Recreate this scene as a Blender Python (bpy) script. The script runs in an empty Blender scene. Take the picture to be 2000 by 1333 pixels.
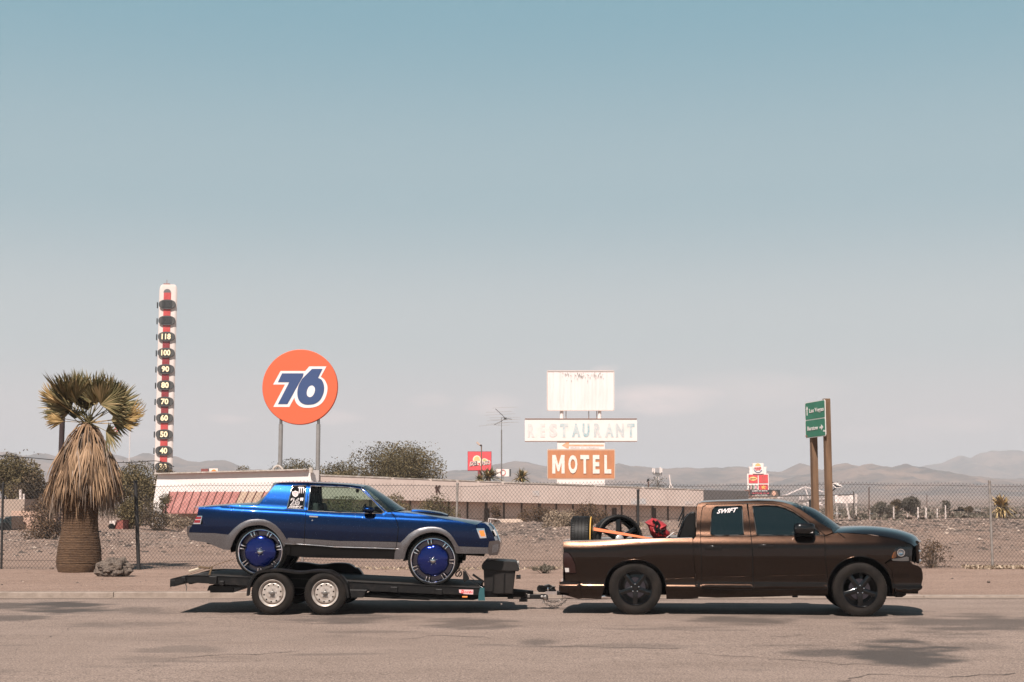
import bpy, bmesh, math, random
import numpy as np
from mathutils import Vector, Matrix
from mathutils import noise as mnoise
from mathutils.geometry import delaunay_2d_cdt

random.seed(7)
rng = np.random.default_rng(7)
sc = bpy.context.scene
COL = sc.collection
R = math.radians

# ------------------------------------------------------------------ camera
CAM_H = 1.75
F = 2778.0                      # focal length in photo pixels (2000 wide) = 50 mm on 36 mm
PITCH = math.atan((985 - 666.5) / F)
cam_d = bpy.data.cameras.new('camera')
cam = bpy.data.objects.new('camera', cam_d)
COL.objects.link(cam)
cam_d.lens = 50.0
cam_d.sensor_width = 36.0
cam_d.clip_start = 0.1
cam_d.clip_end = 30000
cam.location = (0, 0, CAM_H)
cam.rotation_euler = (math.pi / 2 + PITCH, 0, 0)
sc.camera = cam

# ------------------------------------------------------------------ sun and sky
SUN_EL, SUN_AZ = 52.0, 15.0      # azimuth: degrees left of straight behind the camera
sun_d = bpy.data.lights.new('sun', 'SUN')
sun_d.energy = 5.0
sun_d.angle = R(0.53)
sun_d.color = (1.0, 0.905, 0.83)
sun = bpy.data.objects.new('sun', sun_d)
COL.objects.link(sun)
sdir = Vector((-math.sin(R(SUN_AZ)) * math.cos(R(SUN_EL)), -math.cos(R(SUN_AZ)) * math.cos(R(SUN_EL)), math.sin(R(SUN_EL))))
sun.rotation_euler = sdir.to_track_quat('Z', 'Y').to_euler()
sun.location = sdir * 60

world = bpy.data.worlds.new('World')
sc.world = world
world.use_nodes = True


def make_world():
 nt = world.node_tree
 N, L = nt.nodes, nt.links
 N.clear()
 out = N.new('ShaderNodeOutputWorld')
 sky = N.new('ShaderNodeTexSky')
 sky.sky_type = 'NISHITA'
 sky.sun_disc = False
 sky.sun_elevation = R(SUN_EL)
 sky.sun_rotation = R(180 + SUN_AZ)
 sky.altitude = 300
 sky.air_density = 1.0
 sky.dust_density = 4.0
 b1 = N.new('ShaderNodeBackground')
 b1.inputs[1].default_value = 0.05
 L.new(sky.outputs[0], b1.inputs[0])
 tc = N.new('ShaderNodeTexCoord')
 sep = N.new('ShaderNodeSeparateXYZ')
 L.new(tc.outputs['Generated'], sep.inputs[0])
 ramp = N.new('ShaderNodeValToRGB')
 cr = ramp.color_ramp
 cr.interpolation = 'EASE'
 stops = [(0.0, (0.575, 0.515, 0.505)), (0.05, (0.545, 0.502, 0.498)), (0.12, (0.440, 0.470, 0.475)),
    (0.22, (0.290, 0.390, 0.425)), (0.35, (0.175, 0.325, 0.390)), (0.6, (0.030, 0.08, 0.12)), (1.0, (0.010, 0.035, 0.065))]
 while len(cr.elements) < len(stops):
  cr.elements.new(0.5)
 for e, (p, c) in zip(cr.elements, stops):
  e.position = p
  e.color = (*c, 1)
 L.new(sep.outputs['Z'], ramp.inputs[0])
 mp = N.new('ShaderNodeMapping')
 mp.inputs['Scale'].default_value = (9, 9, 34)
 mp.inputs['Location'].default_value = (1.3, 0.0, 3.35)
 L.new(tc.outputs['Generated'], mp.inputs[0])
 nz = N.new('ShaderNodeTexNoise')
 nz.inputs['Scale'].default_value = 1.0
 nz.inputs['Detail'].default_value = 7
 nz.inputs['Roughness'].default_value = 0.62
 L.new(mp.outputs[0], nz.inputs[0])

 def m(op, a, b=None, clamp=False):
  n = N.new('ShaderNodeMath')
  n.operation = op
  n.use_clamp = clamp
  for i, v in enumerate((a, b)):
   if v is None:
    continue
   if isinstance(v, (int, float)):
    n.inputs[i].default_value = v
   else:
    L.new(v, n.inputs[i])
  return n.outputs[0]

 dens = None
 F_ = 2778.0
 banks = [(1290, 778, 130, 34, 1.0), (1180, 722, 30, 9, 0.5), (960, 790, 60, 24, 0.55), (1370, 770, 70, 20, 0.6),
    (440, 820, 60, 12, 0.55), (640, 812, 90, 16, 0.5), (1120, 800, 80, 26, 0.4), (1480, 760, 200, 40, 0.3),
    (840, 782, 50, 14, 0.4), (1850, 830, 120, 22, 0.3), (250, 850, 130, 14, 0.3), (1700, 850, 160, 20, 0.25)]
 az = m('DIVIDE', sep.outputs['X'], m('MAXIMUM', sep.outputs['Y'], 0.05))
 wob = m('MULTIPLY', m('SUBTRACT', nz.outputs[0], 0.5), 0.018)
 el = m('ADD', m('DIVIDE', sep.outputs['Z'], m('MAXIMUM', sep.outputs['Y'], 0.05)), wob)
 azw = m('ADD', az, m('MULTIPLY', wob, 2.2))
 for (cx, cy, sx, sy, st) in banks:
  a0 = (cx - 1000) / F_
  e0 = math.tan(math.atan((666.5 - cy) / F_) + PITCH)
  dx = m('DIVIDE', m('SUBTRACT', azw, a0), sx / F_)
  dz = m('DIVIDE', m('SUBTRACT', el, e0), sy / F_)
  r2 = m('ADD', m('MULTIPLY', dx, dx), m('MULTIPLY', dz, dz))
  k = m('MULTIPLY', m('SUBTRACT', 1.0, r2, True), st)
  dens = k if dens is None else m('MAXIMUM', dens, k)
 front = m('GREATER_THAN', sep.outputs['Y'], 0.05)
 band = m('MULTIPLY', m('SUBTRACT', 1.0, m('MULTIPLY', m('ABSOLUTE', m('SUBTRACT', sep.outputs['Z'], 0.075)), 14.0), True), 0.35)
 dens = m('ADD', m('MULTIPLY', dens, front), m('MULTIPLY', band, m('SUBTRACT', 1.0, front)))
 soft = m('MULTIPLY', m('MULTIPLY', dens, m('MULTIPLY', m('SUBTRACT', nz.outputs[0], 0.30), 3.2, True), True), 1.0)
 mix = N.new('ShaderNodeMix')
 mix.data_type = 'RGBA'
 L.new(soft, mix.inputs['Factor'])
 L.new(ramp.outputs[0], mix.inputs['A'])
 mix.inputs['B'].default_value = (0.84, 0.68, 0.64, 1)
 b2 = N.new('ShaderNodeBackground')
 b2.inputs[1].default_value = 0.875
 L.new(mix.outputs['Result'], b2.inputs[0])
 add = N.new('ShaderNodeMixShader')
 add.inputs[0].default_value = 0.9
 L.new(b1.outputs[0], add.inputs[1])
 L.new(b2.outputs[0], add.inputs[2])
 L.new(add.outputs[0], out.inputs[0])


make_world()
vs = sc.view_settings
vs.view_transform = 'Standard'
vs.look = 'None'
vs.exposure = 0.60
vs.gamma = 1.0
vs.use_curve_mapping = False
sc.cycles.use_denoising = True
sc.cycles.max_bounces = 8
sc.cycles.transparent_max_bounces = 24
sc.cycles.volume_bounces = 0
sc.cycles.caustics_reflective = False
sc.cycles.caustics_refractive = False

# ------------------------------------------------------------------ photo pixel -> place in the world
CP, SP = math.cos(PITCH), math.sin(PITCH)


def ray(px, py):
 a, b = (px - 1000) / F, -(py - 666.5) / F
 return Vector((a, CP - b * SP, SP + b * CP))


def P(px, py, Y):
 d = ray(px, py)
 t = Y / d.y
 return Vector((d.x * t, Y, CAM_H + d.z * t))


def G(px, py, z=0.0):
 d = ray(px, py)
 t = (z - CAM_H) / d.z
 return Vector((d.x * t, d.y * t, z))


def sstep(a, b, x):
 t = np.clip((np.asarray(x, float) - a) / (b - a), 0, 1)
 return t * t * (3 - 2 * t)


KERB_Y0 = G(500, 1168, 0).y
KERB_Y1 = KERB_Y0 + 0.30


def hgt(x, y):
 """height of the dirt ground"""
 x = np.asarray(x, float)
 y = np.asarray(y, float)
 zk = 0.10 - 0.065 * sstep(3, 7, x)
 crest = 0.46 + 0.42 * sstep(-16, 4, x) + 0.12 * sstep(8, 22, x)
 z = zk + (0.10 - zk) * sstep(KERB_Y1 + .5, KERB_Y1 + 6, y) + 0.02 * np.sin(x * 0.7 + y * 0.5) * sstep(30, 34, y)
 z = z + (crest - 0.1) * sstep(39, 66, y) + 0.05 * np.sin(x * .9 + 1.3 * np.sin(y * .31)) * sstep(40, 50, y) * (1 - sstep(90, 120, y))
 z = z - (crest - 0.42) * sstep(70, 86, y)
 z = z + 26 * sstep(400, 3500, y) + 30 * sstep(2800, 5400, y)
 return z


def on_ground(px, py):
 """where the ray through a photo pixel meets the dirt ground"""
 d = ray(px, py)
 t = 20.0
 while t < 8000:
  p = d * t
  if CAM_H + p.z < float(hgt(p.x, p.y)):
   break
  t *= 1.003
 return Vector((p.x, p.y, float(hgt(p.x, p.y))))


# ------------------------------------------------------------------ objects
MW = {}


def link(name, data):
 o = bpy.data.objects.new(name, data)
 COL.objects.link(o)
 return o


def thing(name, label, cat, loc=(0, 0, 0), rot=(0, 0, 0), group=None):
 o = link(name, None)
 o.empty_display_size = 0.2
 o.location = loc
 o.rotation_euler = rot
 o['label'] = label
 o['category'] = cat
 if group:
  o['group'] = group
 from mathutils import Euler
 MW[o] = Matrix.Translation(Vector(loc)) @ Euler(rot).to_matrix().to_4x4()
 return o


def tag(o, label, cat, group=None):
 o['label'] = label
 o['category'] = cat
 if group:
  o['group'] = group
 return o


def subempty(name, parent, loc=(0, 0, 0), rot=(0, 0, 0)):
 from mathutils import Euler
 o = link(name, None)
 o.empty_display_size = 0.1
 o.parent = parent
 o.location = loc
 o.rotation_euler = rot
 MW[o] = MW[parent] @ Matrix.Translation(Vector(loc)) @ Euler(rot).to_matrix().to_4x4()
 return o


def copy_tree(o, parent=None):
 c = o.copy()
 COL.objects.link(c)
 c.parent = parent
 for ch in list(o.children):
  copy_tree(ch, c)
 return c


class MB:
 """collects geometry; build() links it as one mesh object"""

 def __init__(self):
  self.v, self.f, self.m = [], [], []
  self.mi = 0

 def add(self, vs, fs):
  n = len(self.v)
  self.v.extend([tuple(p) for p in vs])
  for f in fs:
   self.f.append(tuple(i + n for i in f))
   self.m.append(self.mi)

 def box(self, c, s, M=None):
  x, y, z = s[0] / 2, s[1] / 2, s[2] / 2
  pts = [Vector((a * x, b * y, d * z)) for a in (-1, 1) for b in (-1, 1) for d in (-1, 1)]
  if M is not None:
   pts = [M @ p for p in pts]
  c = Vector(c)
  self.add([p + c for p in pts], [(0, 1, 3, 2), (4, 6, 7, 5), (0, 4, 5, 1), (2, 3, 7, 6), (0, 2, 6, 4), (1, 5, 7, 3)])
  return self

 def bar(self, a, b, w, h=None, up=(0, 0, 1)):
  a, b = Vector(a), Vector(b)
  h = w if h is None else h
  d = (b - a)
  L_ = d.length
  d.normalize()
  up = Vector(up)
  if abs(d.dot(up)) > .98:
   up = Vector((0, 1, 0))
  s = d.cross(up).normalized()
  u = s.cross(d)
  M = Matrix((s, d, u)).transposed()
  return self.box((a + b) / 2, (w, L_, h), M)

 def tube(self, pts, r, seg=8, cap=True, r2=None):
  pts = [Vector(p) for p in pts]
  n = len(pts)
  vs, fs = [], []
  up = Vector((0.123, 0.31, 0.95)).normalized()
  prev = None
  for i, p in enumerate(pts):
   d = (pts[min(i + 1, n - 1)] - pts[max(i - 1, 0)]).normalized()
   s = d.cross(up) if prev is None else prev - d * prev.dot(d)
   if s.length < 1e-4:
    s = d.orthogonal()
   s.normalize()
   prev = s
   u = d.cross(s)
   if isinstance(r, (list, tuple)):
    rr = r[i]
   else:
    rr = r if r2 is None else r + (r2 - r) * i / max(1, n - 1)
   for k in range(seg):
    a = 2 * math.pi * k / seg
    vs.append(p + s * (math.cos(a) * rr) + u * (math.sin(a) * rr))
  for i in range(n - 1):
   for k in range(seg):
    k2 = (k + 1) % seg
    fs.append((i * seg + k, i * seg + k2, (i + 1) * seg + k2, (i + 1) * seg + k))
  if cap:
   fs.append(tuple(range(seg))[::-1])
   fs.append(tuple((n - 1) * seg + k for k in range(seg)))
  self.add(vs, fs)
  return self

 def lathe(self, prof, c=(0, 0, 0), axis='y', seg=48, a0=0.0, a1=2 * math.pi, closed=False):
  """prof: (radius, position along axis)"""
  c = Vector(c)
  full = abs(a1 - a0 - 2 * math.pi) < 1e-6
  ns = seg if full else seg + 1
  vs, fs = [], []
  for k in range(ns):
   a = a0 + (a1 - a0) * k / seg
   ca, sa = math.cos(a), math.sin(a)
   for (r, h) in prof:
    if axis == 'y':
     vs.append(c + Vector((r * ca, h, r * sa)))
    elif axis == 'z':
     vs.append(c + Vector((r * ca, r * sa, h)))
    else:
     vs.append(c + Vector((h, r * ca, r * sa)))
  m = len(prof)
  for k in range(seg):
   k2 = (k + 1) % ns if full else k + 1
   for i in range(m - 1 + (1 if closed else 0)):
    j = (i + 1) % m
    fs.append((k * m + i, k * m + j, k2 * m + j, k2 * m + i))
  self.add(vs, fs)
  return self

 def grid(self, g):
  """g: list of rows of points"""
  m = len(g[0])
  vs = [p for row in g for p in row]
  fs = [(i * m + j, i * m + j + 1, (i + 1) * m + j + 1, (i + 1) * m + j) for i in range(len(g) - 1) for j in range(m - 1)]
  self.add(vs, fs)
  return self

 def prism(self, poly, dvec):
  """closed planar polygon of 3-D points, swept by dvec (may be concave)"""
  poly = [Vector(p) for p in poly]
  d = Vector(dvec)
  n = len(poly)
  nrm = Vector((0, 0, 0))
  for i in range(n):
   nrm += (poly[i] - poly[0]).cross(poly[(i + 1) % n] - poly[0])
  nrm.normalize()
  if nrm.dot(d) > 0:
   poly = poly[::-1]
   nrm = -nrm
  u = (poly[1] - poly[0]).normalized()
  w = nrm.cross(u)
  p2 = [Vector(((p - poly[0]).dot(u), (p - poly[0]).dot(w))) for p in poly]
  tris = tri2(p2)
  vs = poly + [p + d for p in poly]
  fs = [t for t in tris] + [(t[2] + n, t[1] + n, t[0] + n) for t in tris]
  for i in range(n):
   j = (i + 1) % n
   fs.append((i + n, j + n, j, i))
  self.add(vs, fs)
  return self

 def text(self, txt, c, right, up, w, h, depth=0.01, bold=0.0, shear=0.0):
  vs, fs = glyphs(txt, bold, shear)
  right, up = Vector(right).normalized(), Vector(up).normalized()
  nrm = right.cross(up).normalized()
  lo, hi = vs.min(0), vs.max(0)
  c = Vector(c)
  out = []
  for x, y, z in vs:
   a = (x - (lo[0] + hi[0]) / 2) / (hi[0] - lo[0]) * w
   b = (y - (lo[1] + hi[1]) / 2) / (hi[1] - lo[1]) * h
   out.append(c + right * a + up * b + nrm * (z * depth))
  self.add(out, fs)
  return self

 def build(self, name, mats, parent=None, smooth=None, local=False, kind=None, bevel=None):
  """vertices are world coordinates unless local=True (then the parent's)"""
  if not isinstance(mats, (list, tuple)):
   mats = [mats]
  v = np.array(self.v, float).reshape(-1, 3)
  if parent is not None and not local:
   Mi = np.array(MW[parent].inverted())
   v = v @ Mi[:3, :3].T + Mi[:3, 3]
  me = bpy.data.meshes.new(name)
  me.from_pydata(v.tolist(), [], self.f)
  for m_ in mats:
   me.materials.append(m_)
  if len(mats) > 1:
   me.polygons.foreach_set('material_index', self.m)
  me.validate()
  if smooth is not None:
   me.shade_smooth()
   if smooth < 180:
    me.set_sharp_from_angle(angle=R(smooth))
  me.update()
  o = link(name, me)
  if parent is not None:
   o.parent = parent
  if kind:
   o['kind'] = kind
  if bevel:
   b = o.modifiers.new('bevel', 'BEVEL')
   b.width = bevel
   b.segments = 2
   b.limit_method = 'ANGLE'
   b.angle_limit = R(35)
  return o


def tri2(p2):
 """triangulate a simple 2-D polygon; indices into p2, counter-clockwise like the input"""
 from mathutils.geometry import tessellate_polygon
 area = sum(p2[i].x * p2[(i + 1) % len(p2)].y - p2[(i + 1) % len(p2)].x * p2[i].y for i in range(len(p2)))
 res = []
 for t in tessellate_polygon([[Vector((p.x, p.y, 0)) for p in p2]]):
  a, b, c = (p2[i] for i in t)
  s = (b.x - a.x) * (c.y - a.y) - (c.x - a.x) * (b.y - a.y)
  res.append(tuple(t) if s * area > 0 else tuple(t)[::-1])
 return res


_gl = {}


def glyphs(txt, bold, shear):
 k = (txt, bold, shear)
 if k in _gl:
  return _gl[k]
 cu = bpy.data.curves.new('t', 'FONT')
 cu.body = txt
 cu.offset = bold
 cu.shear = shear
 cu.extrude = 0.5
 cu.resolution_u = 3
 cu.align_x = 'CENTER'
 ob = bpy.data.objects.new('t', cu)
 COL.objects.link(ob)
 dg = bpy.context.evaluated_depsgraph_get()
 dg.update()
 me = bpy.data.meshes.new_from_object(ob.evaluated_get(dg))
 vs = np.array([v.co[:] for v in me.vertices])
 vs[:, 2] = (vs[:, 2] > 0) * 1.0
 fs = [tuple(p.vertices) for p in me.polygons]
 bpy.data.objects.remove(ob)
 bpy.data.curves.remove(cu)
 bpy.data.meshes.remove(me)
 _gl[k] = (vs, fs)
 return _gl[k]


def bezier(pts, n=8, closed=False):
 """catmull-rom through points (tuples of any length)"""
 P_ = [np.array(p, float) for p in pts]
 out = []
 m = len(P_)
 rngi = range(m) if closed else range(m - 1)
 for i in rngi:
  p0 = P_[(i - 1) % m] if closed or i > 0 else 2 * P_[0] - P_[1]
  p1, p2 = P_[i], P_[(i + 1) % m]
  p3 = P_[(i + 2) % m] if closed or i + 2 < m else 2 * P_[-1] - P_[-2]
  for k in range(n):
   t = k / n
   out.append(tuple(0.5 * ((2 * p1) + (-p0 + p2) * t + (2 * p0 - 5 * p1 + 4 * p2 - p3) * t * t + (-p0 + 3 * p1 - 3 * p2 + p3) * t ** 3)))
 if not closed:
  out.append(tuple(P_[-1]))
 return out


# ------------------------------------------------------------------ materials
def mat(name, col, rough=0.6, metal=0.0, col2=None, nscale=6.0, bump=0.0, bscale=40.0, coat=0.0, emit=None, spec=0.5,
  detail=6, lo=0.35, hi=0.65, sx=(1, 1, 1), bdist=0.02, rvar=0.0):
 m = bpy.data.materials.new(name)
 m.use_nodes = True
 nt = m.node_tree
 N, L = nt.nodes, nt.links
 b = N['Principled BSDF']
 b.inputs['Base Color'].default_value = (*col, 1)
 b.inputs['Roughness'].default_value = rough
 b.inputs['Metallic'].default_value = metal
 b.inputs['Specular IOR Level'].default_value = spec
 b.inputs['Coat Weight'].default_value = coat
 b.inputs['Coat Roughness'].default_value = 0.04
 if emit:
  b.inputs['Emission Color'].default_value = (*emit[0], 1)
  b.inputs['Emission Strength'].default_value = emit[1]
 if col2 is not None or bump or rvar:
  tc = N.new('ShaderNodeTexCoord')
  mp = N.new('ShaderNodeMapping')
  mp.inputs['Scale'].default_value = sx
  L.new(tc.outputs['Object'], mp.inputs[0])
 if col2 is not None or rvar:
  nz = N.new('ShaderNodeTexNoise')
  nz.inputs['Scale'].default_value = nscale
  nz.inputs['Detail'].default_value = detail
  nz.inputs['Roughness'].default_value = 0.65
  L.new(mp.outputs[0], nz.inputs[0])
  mr = N.new('ShaderNodeMapRange')
  mr.inputs['From Min'].default_value = lo
  mr.inputs['From Max'].default_value = hi
  L.new(nz.outputs[0], mr.inputs[0])
  if col2 is not None:
   mx = N.new('ShaderNodeMix')
   mx.data_type = 'RGBA'
   mx.inputs['A'].default_value = (*col, 1)
   mx.inputs['B'].default_value = (*col2, 1)
   L.new(mr.outputs[0], mx.inputs['Factor'])
   L.new(mx.outputs['Result'], b.inputs['Base Color'])
  if rvar:
   m2 = N.new('ShaderNodeMapRange')
   m2.inputs['To Min'].default_value = max(0.02, rough - rvar)
   m2.inputs['To Max'].default_value = min(1, rough + rvar)
   L.new(mr.outputs[0], m2.inputs[0])
   L.new(m2.outputs[0], b.inputs['Roughness'])
 if bump:
  n2 = N.new('ShaderNodeTexNoise')
  n2.inputs['Scale'].default_value = bscale
  n2.inputs['Detail'].default_value = 5
  L.new(mp.outputs[0], n2.inputs[0])
  bp = N.new('ShaderNodeBump')
  bp.inputs['Strength'].default_value = bump
  bp.inputs['Distance'].default_value = bdist
  L.new(n2.outputs[0], bp.inputs['Height'])
  L.new(bp.outputs[0], b.inputs['Normal'])
 return m


def glass_mat(name, tint, refl_rough=0.02, opacity=0.0, body=(0.01, 0.015, 0.02)):
 m = bpy.data.materials.new(name)
 m.use_nodes = True
 nt = m.node_tree
 N, L = nt.nodes, nt.links
 N.clear()
 out = N.new('ShaderNodeOutputMaterial')
 tr = N.new('ShaderNodeBsdfTransparent')
 tr.inputs[0].default_value = (*tint, 1)
 gl = N.new('ShaderNodeBsdfGlossy')
 gl.inputs['Roughness'].default_value = refl_rough
 df = N.new('ShaderNodeBsdfDiffuse')
 df.inputs[0].default_value = (*body, 1)
 mx0 = N.new('ShaderNodeMixShader')
 mx0.inputs[0].default_value = opacity
 L.new(tr.outputs[0], mx0.inputs[1])
 L.new(df.outputs[0], mx0.inputs[2])
 fr = N.new('ShaderNodeFresnel')
 fr.inputs[0].default_value = 1.5
 mx = N.new('ShaderNodeMixShader')
 L.new(fr.outputs[0], mx.inputs[0])
 L.new(mx0.outputs[0], mx.inputs[1])
 L.new(gl.outputs[0], mx.inputs[2])
 L.new(mx.outputs[0], out.inputs[0])
 return m


def paint(name, col, col_flake, metal=0.75, rough=0.32, flake_scale=450.0, flake_amt=0.5, spark=0.0):
 m = bpy.data.materials.new(name)
 m.use_nodes = True
 nt = m.node_tree
 N, L = nt.nodes, nt.links
 b = N['Principled BSDF']
 b.inputs['Metallic'].default_value = metal
 b.inputs['Roughness'].default_value = rough
 b.inputs['Coat Weight'].default_value = 0.62
 b.inputs['Specular IOR Level'].default_value = 0.2
 b.inputs['Coat Roughness'].default_value = 0.03
 tc = N.new('ShaderNodeTexCoord')
 vo = N.new('ShaderNodeTexVoronoi')
 vo.inputs['Scale'].default_value = flake_scale
 L.new(tc.outputs['Object'], vo.inputs['Vector'])
 sp = N.new('ShaderNodeSeparateColor')
 L.new(vo.outputs['Color'], sp.inputs[0])
 mr = N.new('ShaderNodeMapRange')
 mr.inputs['From Min'].default_value = 0.3
 mr.inputs['From Max'].default_value = 1.0
 mr.inputs['To Max'].default_value = flake_amt
 L.new(sp.outputs[0], mr.inputs[0])
 mx = N.new('ShaderNodeMix')
 mx.data_type = 'RGBA'
 mx.inputs['A'].default_value = (*col, 1)
 mx.inputs['B'].default_value = (*col_flake, 1)
 L.new(mr.outputs[0], mx.inputs['Factor'])
 nz = N.new('ShaderNodeTexNoise')
 nz.inputs['Scale'].default_value = 3.0
 nz.inputs['Detail'].default_value = 8
 L.new(tc.outputs['Object'], nz.inputs[0])
 sx = N.new('ShaderNodeSeparateXYZ')
 L.new(tc.outputs['Object'], sx.inputs[0])
 low = N.new('ShaderNodeMapRange')
 low.inputs['From Min'].default_value = 1.0
 low.inputs['From Max'].default_value = 0.2
 low.inputs['To Max'].default_value = 0.07
 L.new(sx.outputs['Z'], low.inputs[0])
 mu = N.new('ShaderNodeMath')
 mu.operation = 'MULTIPLY'
 L.new(nz.outputs[0], mu.inputs[0])
 L.new(low.outputs[0], mu.inputs[1])
 mx2 = N.new('ShaderNodeMix')
 mx2.data_type = 'RGBA'
 L.new(mu.outputs[0], mx2.inputs['Factor'])
 L.new(mx.outputs['Result'], mx2.inputs['A'])
 mx2.inputs['B'].default_value = (0.12, 0.086, 0.065, 1)
 L.new(mx2.outputs['Result'], b.inputs['Base Color'])
 bp = N.new('ShaderNodeBump')
 bp.inputs['Strength'].default_value = 0.04
 bp.inputs['Distance'].default_value = 0.0006
 L.new(sp.outputs[1], bp.inputs['Height'])
 L.new(bp.outputs[0], b.inputs['Normal'])
 if spark:
  vo2 = N.new('ShaderNodeTexVoronoi')
  vo2.inputs['Scale'].default_value = 38
  L.new(tc.outputs['Object'], vo2.inputs['Vector'])
  lt = N.new('ShaderNodeMath')
  lt.operation = 'LESS_THAN'
  lt.inputs[1].default_value = 0.10
  L.new(vo2.outputs['Distance'], lt.inputs[0])
  s2 = N.new('ShaderNodeSeparateColor')
  L.new(vo2.outputs['Color'], s2.inputs[0])
  g = N.new('ShaderNodeMath')
  g.operation = 'GREATER_THAN'
  g.inputs[1].default_value = 0.72
  L.new(s2.outputs[2], g.inputs[0])
  mm = N.new('ShaderNodeMath')
  mm.operation = 'MULTIPLY'
  L.new(lt.outputs[0], mm.inputs[0])
  L.new(g.outputs[0], mm.inputs[1])
  m3 = N.new('ShaderNodeMapRange')
  m3.inputs['To Min'].default_value = rough
  m3.inputs['To Max'].default_value = 0.9
  L.new(mm.outputs[0], m3.inputs[0])
  mx3 = N.new('ShaderNodeMix')
  mx3.data_type = 'RGBA'
  L.new(mm.outputs[0], mx3.inputs['Factor'])
  L.new(mx2.outputs['Result'], mx3.inputs['A'])
  mx3.inputs['B'].default_value = (*[min(1, c * 1.5 + spark) for c in col_flake], 1)
  L.new(mx3.outputs['Result'], b.inputs['Base Color'])
 return m


M = {}
M['bronze'] = paint('bronze paint', (0.005, 0.0036, 0.003), (0.094, 0.046, 0.026), metal=0.9, rough=0.215)
M['blue'] = paint('candy blue paint', (0.0002, 0.005, 0.030), (0.0006, 0.044, 0.17), metal=0.9, rough=0.30, spark=0.2)
M['bluerim'] = paint('blue rim paint', (0.0003, 0.008, 0.09), (0.0008, 0.028, 0.27), metal=0.7, rough=0.16)
M['silver'] = paint('grey two tone paint', (0.10, 0.095, 0.10), (0.46, 0.44, 0.46), metal=0.7, rough=0.38)
M['chrome'] = mat('chrome', (0.80, 0.79, 0.80), 0.06, 1.0)
M['decal_black'] = mat('matt black vinyl', (0.008, 0.008, 0.009), 0.95, spec=.05)
M['dark_chrome'] = mat('dark chrome', (0.10, 0.10, 0.125), 0.14, 1.0)
M['bumper_chrome'] = mat('bumper chrome', (0.24, 0.24, 0.26), 0.12, 1.0)
M['dullsteel'] = mat('worn steel', (0.38, 0.36, 0.34), 0.38, 0.9, col2=(0.22, 0.19, 0.17), nscale=30)
M['black'] = mat('satin black', (0.006, 0.0055, 0.0055), 0.38, spec=.3)
M['gloss_black'] = mat('gloss black', (0.004, 0.004, 0.0045), 0.14, spec=.3, coat=0.35)
M['matt_black'] = mat('matt black', (0.004, 0.0038, 0.0037), 0.8, spec=.15)
M['rubber'] = mat('dusty tyre rubber', (0.0065, 0.0055, 0.0050), 0.75, spec=.18, col2=(0.018, 0.0135, 0.011), nscale=5, bump=0.3, bscale=120, bdist=0.004)
M['rubber_new'] = mat('clean tyre rubber', (0.005, 0.0046, 0.0046), 0.55, spec=.25, col2=(0.012, 0.0108, 0.010), nscale=6)
M['trailer'] = mat('black trailer steel', (0.0065, 0.006, 0.0062), 0.42, 0.0, spec=.3, col2=(0.022, 0.018, 0.016), nscale=9, lo=0.5, hi=0.8, bump=0.15, bscale=60, bdist=0.004)
M['deck'] = mat('dusty deck steel', (0.012, 0.010, 0.0085), 0.75, col2=(0.035, 0.026, 0.02), nscale=8)
M['white_rim'] = mat('white trailer rim', (0.52, 0.47, 0.43), 0.35, 0.3, col2=(0.36, 0.30, 0.26), nscale=12)
M['glass_car'] = glass_mat('green tinted glass', (0.72, 0.85, 0.78))
M['glass_dark'] = glass_mat('limo tint glass', (0.05, 0.06, 0.065), opacity=0.6, body=(0.010, 0.022, 0.027))
M['glass_shield'] = glass_mat('windscreen glass', (0.20, 0.26, 0.27), opacity=0.25, body=(0.01, 0.015, 0.017))
M['lens_red'] = mat('red lens', (0.014, 0.0015, 0.0015), 0.12, coat=0.5)
M['lens_red_bright'] = mat('bright red lens', (0.22, 0.010, 0.015), 0.15, coat=0.5)
M['lens_white'] = mat('clear lens', (0.65, 0.62, 0.60), 0.15, 0.3)
M['lens_amber'] = mat('amber lens', (0.75, 0.23, 0.05), 0.2)
M['cloth'] = mat('grey seat cloth', (0.03, 0.032, 0.034), 0.9)
M['white'] = mat('white', (0.8, 0.77, 0.74), 0.5)
M['decal'] = mat('white decal', (0.66, 0.60, 0.60), 0.8, spec=.1)
M['pink_decal'] = mat('pink decal', (0.55, 0.33, 0.33), 0.8, spec=.1)
M['plastic_box'] = mat('faded black plastic', (0.013, 0.0115, 0.011), 0.5, spec=.3, col2=(0.022, 0.0185, 0.017), nscale=4)
M['strap_orange'] = mat('orange webbing', (0.85, 0.22, 0.09), 0.7)
M['strap_teal'] = mat('teal webbing', (0.015, 0.075, 0.085), 0.8)
M['strap_yellow'] = mat('yellow webbing', (0.72, 0.42, 0.10), 0.7)
M['strap_brown'] = mat('brown webbing', (0.09, 0.055, 0.03), 0.85, col2=(0.16, 0.10, 0.05), nscale=20)
M['bag_red'] = mat('red nylon', (0.42, 0.03, 0.035), 0.55, col2=(0.25, 0.015, 0.02), nscale=14, bump=0.6, bscale=14, bdist=0.02)
# ------------------------------------------------------------------ vehicle tools
class Frame:
 def __init__(self, root):
  self.root = root
  self.M = MW[root]
  self.I = self.M.inverted()
  self.o = self.I @ Vector((0, 0, CAM_H))

 def tr(self, p, w):
  """photo pixel -> local (x, z) on the near side surface y = -w(x, z)"""
  d = self.I.to_3x3() @ ray(*p)
  y = -(w(0, 1.0) if callable(w) else w)
  for _ in range(5):
   t = (y - self.o.y) / d.y
   q = self.o + d * t
   if not callable(w):
    return (q.x, q.z)
   y = -float(w(q.x, q.z))
  return (q.x, q.z)


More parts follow.
